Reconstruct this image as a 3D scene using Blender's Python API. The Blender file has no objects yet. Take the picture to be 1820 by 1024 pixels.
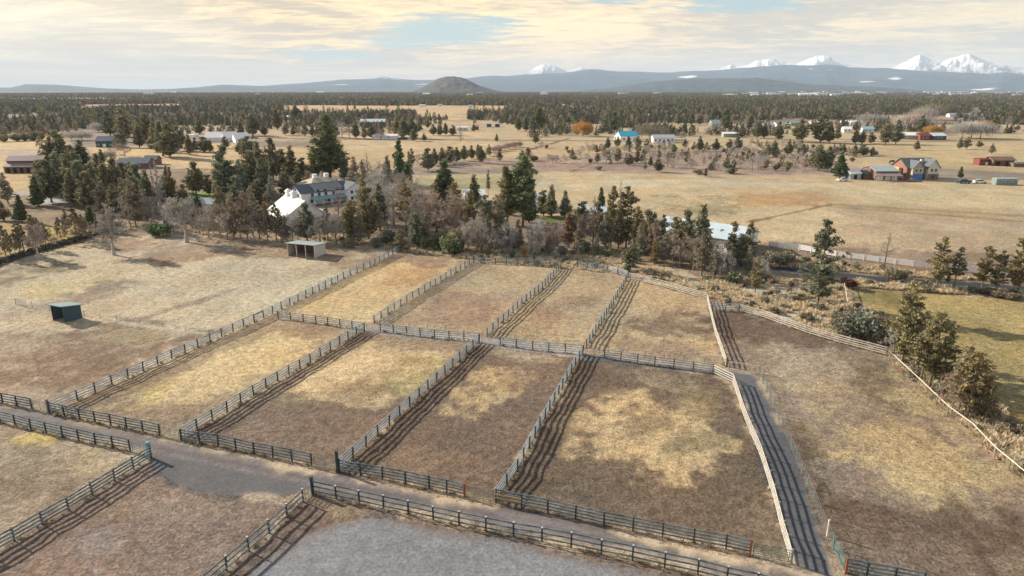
import bpy, math, random
import numpy as np
from mathutils import Vector, Matrix
R = math.radians
SC = bpy.context.scene
COL = SC.collection

# ------------------------------------------------------------------ camera
FPX, PITCH, CH = 1200.0, R(16.44), 38.0          # focal length for a 1820 px wide frame, tilt down, height over the fields
cam = bpy.data.objects.new('camera', bpy.data.cameras.new('camera'))
COL.objects.link(cam)
cam.location = (0, 0, CH)
cam.rotation_euler = (R(90) - PITCH, 0, 0)
cam.data.sensor_width = 36.0
cam.data.lens = 36.0 * FPX / 1820.0
cam.data.clip_start = 0.5
cam.data.clip_end = 200000.0
SC.camera = cam

# ------------------------------------------------------------------ light, sky, exposure
SUN_AZ, SUN_EL = 150.0, 25.0                      # azimuth counter-clockwise from +x
sd = Vector((math.cos(R(SUN_AZ)) * math.cos(R(SUN_EL)), math.sin(R(SUN_AZ)) * math.cos(R(SUN_EL)), math.sin(R(SUN_EL))))
sl = bpy.data.lights.new('sun', 'SUN')
sl.energy = 5.0
sl.angle = R(0.7)
sl.color = (1.0, 0.87, 0.70)
sun = bpy.data.objects.new('sun', sl)
COL.objects.link(sun)
sun.rotation_euler = sd.to_track_quat('Z', 'Y').to_euler()
SC.view_settings.view_transform = 'Standard'
SC.view_settings.look = 'None'
SC.view_settings.gamma = 1.0
SC.view_settings.exposure = 0.80
SC.cycles.max_bounces = 6
SC.cycles.diffuse_bounces = 2
SC.cycles.glossy_bounces = 2
SC.cycles.transmission_bounces = 3
SC.cycles.transparent_max_bounces = 6
SC.cycles.volume_bounces = 1
SC.cycles.use_adaptive_sampling = True
SC.cycles.adaptive_threshold = 0.012
SC.cycles.use_denoising = True
try:
    SC.cycles.denoiser = 'OPENIMAGEDENOISE'
    SC.cycles.denoising_prefilter = 'ACCURATE'
    SC.cycles.denoising_input_passes = 'RGB_ALBEDO_NORMAL'
except Exception:
    pass


class NT:
    """a few shortcuts for building node trees"""
    def __init__(s, tree):
        s.t = tree
        s.n = tree.nodes
        s.l = tree.links
        s.n.clear()

    def add(s, kind, **kw):
        nd = s.n.new(kind)
        for k, v in kw.items():
            setattr(nd, k, v)
        return nd

    def put(s, sock, v):
        if isinstance(v, bpy.types.NodeSocket):
            s.l.new(v, sock)
        elif v is not None:
            if sock.type == 'RGBA' and len(v) == 3:
                v = (*v, 1)
            sock.default_value = v

    def math(s, op, a, b=None, c=None, clamp=False):
        nd = s.add('ShaderNodeMath', operation=op, use_clamp=clamp)
        s.put(nd.inputs[0], a); s.put(nd.inputs[1], b)
        if c is not None:
            s.put(nd.inputs[2], c)
        return nd.outputs[0]

    def vmath(s, op, a, b=None, scale=None):
        nd = s.add('ShaderNodeVectorMath', operation=op)
        s.put(nd.inputs[0], a)
        if b is not None:
            s.put(nd.inputs[1], b)
        if scale is not None:
            s.put(nd.inputs['Scale'], scale)
        return nd.outputs['Value'] if op in ('LENGTH', 'DISTANCE', 'DOT_PRODUCT') else nd.outputs[0]

    def rng(s, v, a, b, c=0.0, d=1.0, smooth=False):
        nd = s.add('ShaderNodeMapRange')
        if smooth:
            nd.interpolation_type = 'SMOOTHSTEP'
        s.put(nd.inputs[0], v)
        for i, x in enumerate((a, b, c, d)):
            s.put(nd.inputs[i + 1], x)
        return nd.outputs[0]

    def mix(s, f, a, b, blend='MIX'):
        nd = s.add('ShaderNodeMix', data_type='RGBA', blend_type=blend)
        s.put(nd.inputs[0], f); s.put(nd.inputs[6], a); s.put(nd.inputs[7], b)
        return nd.outputs[2]

    def noise(s, vec, scale, detail=4, rough=0.55, dist=0.0):
        nd = s.add('ShaderNodeTexNoise')
        s.put(nd.inputs['Vector'], vec)
        nd.inputs['Scale'].default_value = scale
        nd.inputs['Detail'].default_value = detail
        nd.inputs['Roughness'].default_value = rough
        nd.inputs['Distortion'].default_value = dist
        return nd.outputs['Fac']


def px_dir(x, y):
    u, v = (x - 910) / FPX, (512 - y) / FPX
    return Vector((u, math.cos(PITCH) + v * math.sin(PITCH), -math.sin(PITCH) + v * math.cos(PITCH))).normalized()


def make_world():
    w = bpy.data.worlds.new('World')
    SC.world = w
    w.use_nodes = True
    t = NT(w.node_tree)
    sky = t.add('ShaderNodeTexSky', sky_type='NISHITA')
    sky.sun_disc = False
    sky.sun_elevation = R(SUN_EL)
    sky.sun_rotation = R(90 - SUN_AZ)
    sky.altitude = 900
    sky.air_density = 1.0
    sky.dust_density = 1.5
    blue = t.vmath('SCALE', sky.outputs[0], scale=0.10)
    d = t.add('ShaderNodeTexCoord').outputs['Generated']
    sep = t.add('ShaderNodeSeparateXYZ'); t.l.new(d, sep.inputs[0])
    z = t.math('MAXIMUM', sep.outputs[2], 0.0)
    # the cloud deck as a plane overhead
    inv = t.math('DIVIDE', 1.0, t.math('ADD', z, 0.055))
    comb = t.add('ShaderNodeCombineXYZ')
    t.put(comb.inputs[0], t.math('MULTIPLY', sep.outputs[0], inv))
    t.put(comb.inputs[1], t.math('MULTIPLY', sep.outputs[1], inv))
    comb.inputs[2].default_value = 3.7
    p = comb.outputs[0]
    n1 = t.noise(p, 0.42, 7, 0.6, 0.6)
    n2 = t.noise(t.vmath('MULTIPLY', p, (1.0, 1.5, 1.0)), 2.3, 7, 0.66, 0.8)
    n3 = t.noise(t.vmath('MULTIPLY', p, (0.6, 1.0, 1.0)), 8.0, 4, 0.7, 0.4)
    # direction towards the sun, for the warm side of the deck
    az = t.vmath('DOT_PRODUCT', t.vmath('NORMALIZE', t.vmath('MULTIPLY', d, (1, 1, 0))), (math.cos(R(SUN_AZ - 8)), math.sin(R(SUN_AZ - 8)), 0))
    warm = t.rng(az, -0.1, 1.0, 0, 1, True)
    lit = t.mix(warm, (0.86, 0.71, 0.47), (1.24, 0.87, 0.41))
    dark = t.mix(warm, (0.52, 0.49, 0.42), (0.58, 0.46, 0.31))
    tex = t.math('ADD', t.math('MULTIPLY', n1, 0.50), t.math('ADD', t.math('MULTIPLY', n2, 0.36), t.math('MULTIPLY', n3, 0.16)))
    cl = t.mix(t.rng(tex, 0.45, 0.60, 0, 1, True), dark, lit)
    # bright patch low on the left
    g = px_dir(20, 48)
    gl = t.vmath('LENGTH', t.vmath('MULTIPLY', t.vmath('SUBTRACT', d, tuple(g)), (1, 1, 4.5)))
    cl = t.mix(t.math('MULTIPLY', t.rng(gl, 0.36, 0.0, 0, 1, True), t.rng(tex, 0.36, 0.58, 0.3, 1)), cl, (1.02, 0.90, 0.66))
    # grey-blue haze bank near the horizon with faint bands
    zb = t.math('ADD', z, t.math('MULTIPLY', t.math('SUBTRACT', t.noise(t.vmath('MULTIPLY', d, (3, 3, 60)), 1.0, 4, 0.6), 0.5), 0.022))
    bank = t.mix(warm, (0.64, 0.58, 0.48), (0.66, 0.54, 0.42))
    bandn = t.noise(t.vmath('MULTIPLY', d, (2.2, 2.2, 95)), 1.3, 5, 0.6)
    bank = t.mix(t.rng(bandn, 0.42, 0.62, 0, 0.9, True), bank, (0.90, 0.76, 0.52))
    cl = t.mix(t.rng(zb, 0.040, 0.020, 0, 0.9, True), cl, bank)
    cl = t.mix(t.rng(z, 0.022, 0.0, 0, 0.8, True), cl, (0.66, 0.66, 0.60))
    # openings in the deck
    gap = None
    for (gx, gy, sx, sz, th) in ((800, 55, 1.0, 4.6, 0.13), (715, 72, 1.0, 6.5, 0.085), (600, 97, 1.0, 9.0, 0.09), (880, 38, 1.0, 7.0, 0.06), (1330, 6, 1.0, 6.0, 0.10), (1230, 14, 1, 9, 0.07), (1090, -2, 1, 9, 0.06)):
        c = px_dir(gx, gy)
        v = t.vmath('LENGTH', t.vmath('MULTIPLY', t.vmath('SUBTRACT', d, tuple(c)), (sx, sx, sz)))
        m = t.rng(t.math('ADD', v, t.math('MULTIPLY', t.math('SUBTRACT', n2, 0.5), 0.22)), th, th * 0.35, 0, 1, True)
        gap = m if gap is None else t.math('MAXIMUM', gap, m)
    gapc = t.mix(0.8, blue, (0.34, 0.49, 0.50))
    cl = t.mix(t.math('MULTIPLY', gap, 0.95), cl, gapc)
    # higher up the deck thins out and the sky behind it is darker
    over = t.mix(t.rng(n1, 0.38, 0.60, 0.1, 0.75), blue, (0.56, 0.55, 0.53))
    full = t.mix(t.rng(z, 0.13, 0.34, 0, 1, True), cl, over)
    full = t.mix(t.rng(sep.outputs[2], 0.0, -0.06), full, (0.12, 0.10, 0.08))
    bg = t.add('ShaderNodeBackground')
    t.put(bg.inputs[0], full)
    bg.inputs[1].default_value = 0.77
    out = t.add('ShaderNodeOutputWorld')
    t.l.new(bg.outputs[0], out.inputs[0])


make_world()


# ------------------------------------------------------------------ helpers
def G(x, y, z=0.0):
    """ground point (or point at height z) seen at photo pixel x, y"""
    u, v = (x - 910) / FPX, (512 - y) / FPX
    dz = -math.sin(PITCH) + v * math.cos(PITCH)
    t = (z - CH) / dz
    return Vector((u * t, (math.cos(PITCH) + v * math.sin(PITCH)) * t, z))


def height_for(x, y, hpx):
    """height in metres of something standing at pixel (x, y) and hpx pixels tall"""
    g = G(x, y)
    yt = y - hpx
    v = (512 - yt) / FPX
    # solve up/dep = v for Z at distance g.y
    c, s = math.cos(PITCH), math.sin(PITCH)
    z = g.y * (v * c - s) / (c + v * s)
    return CH + z


def mpp(y):
    """metres per photo pixel across, at ground row y"""
    g = G(910, y)
    return (g.y * math.cos(PITCH) + CH * math.sin(PITCH)) / FPX


def _hash(ix, iy, seed):
    h = (ix.astype(np.int64) * 374761393 + iy.astype(np.int64) * 668265263 + seed * 982451653) & 0xFFFFFFFF
    h = ((h ^ (h >> 13)) * 1274126177) & 0xFFFFFFFF
    h = (h ^ (h >> 16)) & 0xFFFFFFFF
    return h.astype(np.float64) / 4294967295.0


def vnoise(x, y, seed=0):
    ix, iy = np.floor(x), np.floor(y)
    fx, fy = x - ix, y - iy
    fx = fx * fx * (3 - 2 * fx); fy = fy * fy * (3 - 2 * fy)
    a, b = _hash(ix, iy, seed), _hash(ix + 1, iy, seed)
    c, d = _hash(ix, iy + 1, seed), _hash(ix + 1, iy + 1, seed)
    return (a * (1 - fx) + b * fx) * (1 - fy) + (c * (1 - fx) + d * fx) * fy


def fbm(x, y, seed=0, octaves=4, gain=0.5):
    s, a, f, tot = 0.0, 1.0, 1.0, 0.0
    for o in range(octaves):
        s = s + a * vnoise(x * f + 17.3 * o, y * f - 9.1 * o, seed + o)
        tot += a; a *= gain; f *= 2.03
    return s / tot


def poly_sdf(X, Y, poly):
    """signed distance (negative inside) to a polygon in world metres"""
    n = len(poly)
    d = np.full(X.shape, 1e18)
    inside = np.zeros(X.shape, bool)
    for i in range(n):
        ax, ay = poly[i]; bx, by = poly[(i + 1) % n]
        ex, ey = bx - ax, by - ay
        wx, wy = X - ax, Y - ay
        tt = np.clip((wx * ex + wy * ey) / (ex * ex + ey * ey + 1e-12), 0, 1)
        dx, dy = wx - ex * tt, wy - ey * tt
        d = np.minimum(d, dx * dx + dy * dy)
        c = ((ay <= Y) & (by > Y)) | ((by <= Y) & (ay > Y))
        with np.errstate(divide='ignore', invalid='ignore'):
            xi = ax + (Y - ay) / (by - ay if by != ay else 1e-12) * ex
        inside ^= c & (X < xi)
    d = np.sqrt(d)
    return np.where(inside, -d, d)


def wpoly(pts):
    return [(G(*p).x, G(*p).y) for p in pts]


def mat(name, color, rough=0.8, var=0.15, scale=1.0, bump=0.0, color2=None, metallic=0.0, spec=0.3, stretch=(1, 1, 1)):
    m = bpy.data.materials.new(name)
    m.use_nodes = True
    t = NT(m.node_tree)
    b = t.add('ShaderNodeBsdfPrincipled')
    o = t.add('ShaderNodeOutputMaterial')
    t.l.new(b.outputs[0], o.inputs[0])
    co = t.add('ShaderNodeTexCoord').outputs['Object']
    info = t.add('ShaderNodeObjectInfo')
    co = t.vmath('ADD', t.vmath('MULTIPLY', co, stretch), t.vmath('SCALE', info.outputs['Location'], scale=0.37))
    n = t.noise(co, scale, 5, 0.6)
    lo = tuple(c * (1 - var) for c in color)
    hi = tuple(min(1, c * (1 + var)) for c in (color2 or color))
    c = t.mix(t.rng(n, 0.3, 0.7), lo, hi)
    t.put(b.inputs['Base Color'], c)
    b.inputs['Roughness'].default_value = rough
    b.inputs['Metallic'].default_value = metallic
    b.inputs['Specular IOR Level'].default_value = spec
    if bump:
        bp = t.add('ShaderNodeBump')
        bp.inputs['Strength'].default_value = bump
        bp.inputs['Distance'].default_value = 0.05
        t.put(bp.inputs['Height'], t.noise(co, scale * 6, 3))
        t.l.new(bp.outputs[0], b.inputs['Normal'])
    return m


class MB:
    """collects faces and links them as ONE mesh object"""
    def __init__(s):
        s.v, s.f, s.mi, s.mats = [], [], [], []

    def quadset(s, vs, fs, mi=0):
        k = len(s.v)
        s.v += [tuple(v) for v in vs]
        s.f += [tuple(i + k for i in f) for f in fs]
        s.mi += [mi] * len(fs)
        return s

    def box(s, c, size, rz=0.0, mi=0):
        cx, cy, cz = c; a, b, h = size[0] / 2, size[1] / 2, size[2] / 2
        co, si = math.cos(rz), math.sin(rz)
        vs = []
        for z in (-h, h):
            for x, y in ((-a, -b), (a, -b), (a, b), (-a, b)):
                vs.append((cx + x * co - y * si, cy + x * si + y * co, cz + z))
        return s.quadset(vs, [(3, 2, 1, 0), (4, 5, 6, 7), (0, 1, 5, 4), (1, 2, 6, 5), (2, 3, 7, 6), (3, 0, 4, 7)], mi)

    def beam(s, p0, p1, w, h, mi=0):
        """box section from p0 to p1, w across, h up"""
        p0, p1 = Vector(p0), Vector(p1)
        d = (p1 - p0).normalized()
        up = Vector((0, 0, 1)) if abs(d.z) < 0.98 else Vector((1, 0, 0))
        side = d.cross(up).normalized() * (w / 2)
        up = side.cross(d).normalized() * (h / 2)
        vs = []
        for p in (p0, p1):
            vs += [p - side - up, p + side - up, p + side + up, p - side + up]
        return s.quadset(vs, [(0, 1, 2, 3), (7, 6, 5, 4), (0, 4, 5, 1), (1, 5, 6, 2), (2, 6, 7, 3), (3, 7, 4, 0)], mi)

    def tube(s, p0, p1, r0, r1, n=6, mi=0, cap=True):
        p0, p1 = Vector(p0), Vector(p1)
        d = (p1 - p0).normalized()
        a = d.cross(Vector((0, 0, 1)) if abs(d.z) < 0.9 else Vector((1, 0, 0))).normalized()
        b = d.cross(a)
        vs = []
        for p, r in ((p0, r0), (p1, r1)):
            for i in range(n):
                t = 2 * math.pi * i / n
                vs.append(p + a * (r * math.cos(t)) + b * (r * math.sin(t)))
        fs = [(i, (i + 1) % n, n + (i + 1) % n, n + i) for i in range(n)]
        if cap:
            fs += [tuple(range(n - 1, -1, -1)), tuple(range(n, 2 * n))]
        return s.quadset(vs, fs, mi)

    def prism(s, pts, y0, y1, mi=0):
        """profile pts (x, z) pushed along y"""
        n = len(pts)
        vs = [(x, y0, z) for x, z in pts] + [(x, y1, z) for x, z in pts]
        fs = [(i, (i + 1) % n, n + (i + 1) % n, n + i) for i in range(n)] + [tuple(range(n - 1, -1, -1)), tuple(range(n, 2 * n))]
        return s.quadset(vs, fs, mi)

    def mesh(s, name, m):
        me = bpy.data.meshes.new(name)
        me.from_pydata([tuple(v) for v in s.v], [], s.f)
        for mm in (m if isinstance(m, (list, tuple)) else [m]):
            me.materials.append(mm)
        if any(s.mi):
            me.polygons.foreach_set('material_index', s.mi)
        me.validate()
        me.update()
        return me

    def build(s, name, m, parent=None, loc=None):
        return link(name, s.mesh(name, m), parent, loc)


def link(name, data, parent=None, loc=None, rz=0.0):
    o = bpy.data.objects.new(name, data)
    COL.objects.link(o)
    if parent:
        o.parent = parent
    if loc is not None:
        o.location = loc
    o.rotation_euler[2] = rz
    return o


def tag(o, label, cat, group=None, kind=None):
    o['label'] = label
    if cat:
        o['category'] = cat
    if group:
        o['group'] = group
    if kind:
        o['kind'] = kind
    return o


def thing(name, label, cat, loc, rz=0.0, group=None):
    o = bpy.data.objects.new(name, None)
    COL.objects.link(o)
    o.empty_display_size = 0.5
    o.location = loc
    o.rotation_euler[2] = rz
    return tag(o, label, cat, group)


def fast_mesh(name, verts, faces, mats, smooth=False, attrs=None):
    """verts (N,3), faces (M,k) as numpy arrays"""
    verts = np.asarray(verts, np.float32); faces = np.asarray(faces, np.int32)
    me = bpy.data.meshes.new(name)
    me.vertices.add(len(verts)); me.vertices.foreach_set('co', verts.ravel())
    m, k = faces.shape
    me.loops.add(m * k); me.loops.foreach_set('vertex_index', faces.ravel())
    me.polygons.add(m)
    me.polygons.foreach_set('loop_start', np.arange(m, dtype=np.int32) * k)
    me.polygons.foreach_set('loop_total', np.full(m, k, np.int32))
    for mm in mats:
        me.materials.append(mm)
    me.update(calc_edges=True)
    if smooth:
        me.polygons.foreach_set('use_smooth', np.ones(m, bool))
    for an, (typ, arr) in (attrs or {}).items():
        a = me.attributes.new(an, typ, 'POINT')
        a.data.foreach_set('color' if typ == 'FLOAT_COLOR' else 'value', np.asarray(arr, np.float32).ravel())
    return me

# ------------------------------------------------------------------ ground: one sheet out to the horizon, cut into ground, roads and arena
ILL = (1.16, 1.05, 0.89)       # sunlight plus sky on level ground, used to turn observed tones into base colours


def s2l(c):
    return tuple((v / 255 / 12.92 if v <= 10 else ((v / 255 + 0.055) / 1.055) ** 2.4) for v in c)


def alb(c, k=1.0):
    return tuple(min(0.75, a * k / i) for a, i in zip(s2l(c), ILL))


ROAD = [(-60, 716), (5, 722), (57, 732), (88, 742), (142, 752), (284, 781), (322, 791), (450, 815), (556, 838), (602, 847), (700, 868), (826, 893), (881, 903), (1000, 926), (1120, 953), (1233, 977), (1333, 998), (1406, 1013), (1470, 1030), (1560, 1060),
        (1440, 1062), (1240, 1012), (1120, 986), (1015, 963), (912, 943), (816, 925), (725, 906), (640, 888), (557, 871),
        (500, 886), (440, 884), (390, 878), (345, 872), (310, 858), (282, 836), (262, 816), (232, 796), (141, 776), (60, 758), (0, 744), (-60, 732)]
LANE = [(1040, 632), (1075, 634), (1180, 648), (1262, 656), (1300, 657), (1342, 664), (1356, 690), (1380, 740), (1405, 800), (1428, 866), (1455, 940), (1478, 1000), (1486, 1030), (1470, 1029), (1407, 1008), (1390, 940), (1362, 845), (1330, 745), (1308, 682), (1275, 667), (1180, 657), (1075, 645), (1040, 640)]
ALLEY = [(648, 581), (680, 585), (760, 592), (852, 602), (895, 607), (970, 617), (1040, 627), (1042, 640), (970, 630), (890, 618), (850, 612), (760, 601), (676, 593), (648, 589)]
ARENA = [(405, 1070), (455, 1015), (525, 966), (580, 936), (655, 921), (740, 933), (860, 955), (1000, 984), (1150, 1017), (1330, 1062)]
DRIVE = [(1262, 458), (1310, 464), (1358, 471), (1420, 477), (1500, 486), (1589, 493), (1700, 500), (1840, 510), (2100, 527), (2100, 540), (1840, 520), (1700, 511), (1589, 503), (1500, 496), (1420, 487), (1358, 480), (1310, 473), (1262, 466)]
FARM_LANE = [(-60, 272), (60, 270), (150, 267), (150, 270), (82, 274), (84, 300), (90, 330), (60, 347), (-60, 352), (-60, 344), (50, 340), (78, 328), (74, 300), (72, 275), (-60, 277)]

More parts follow.
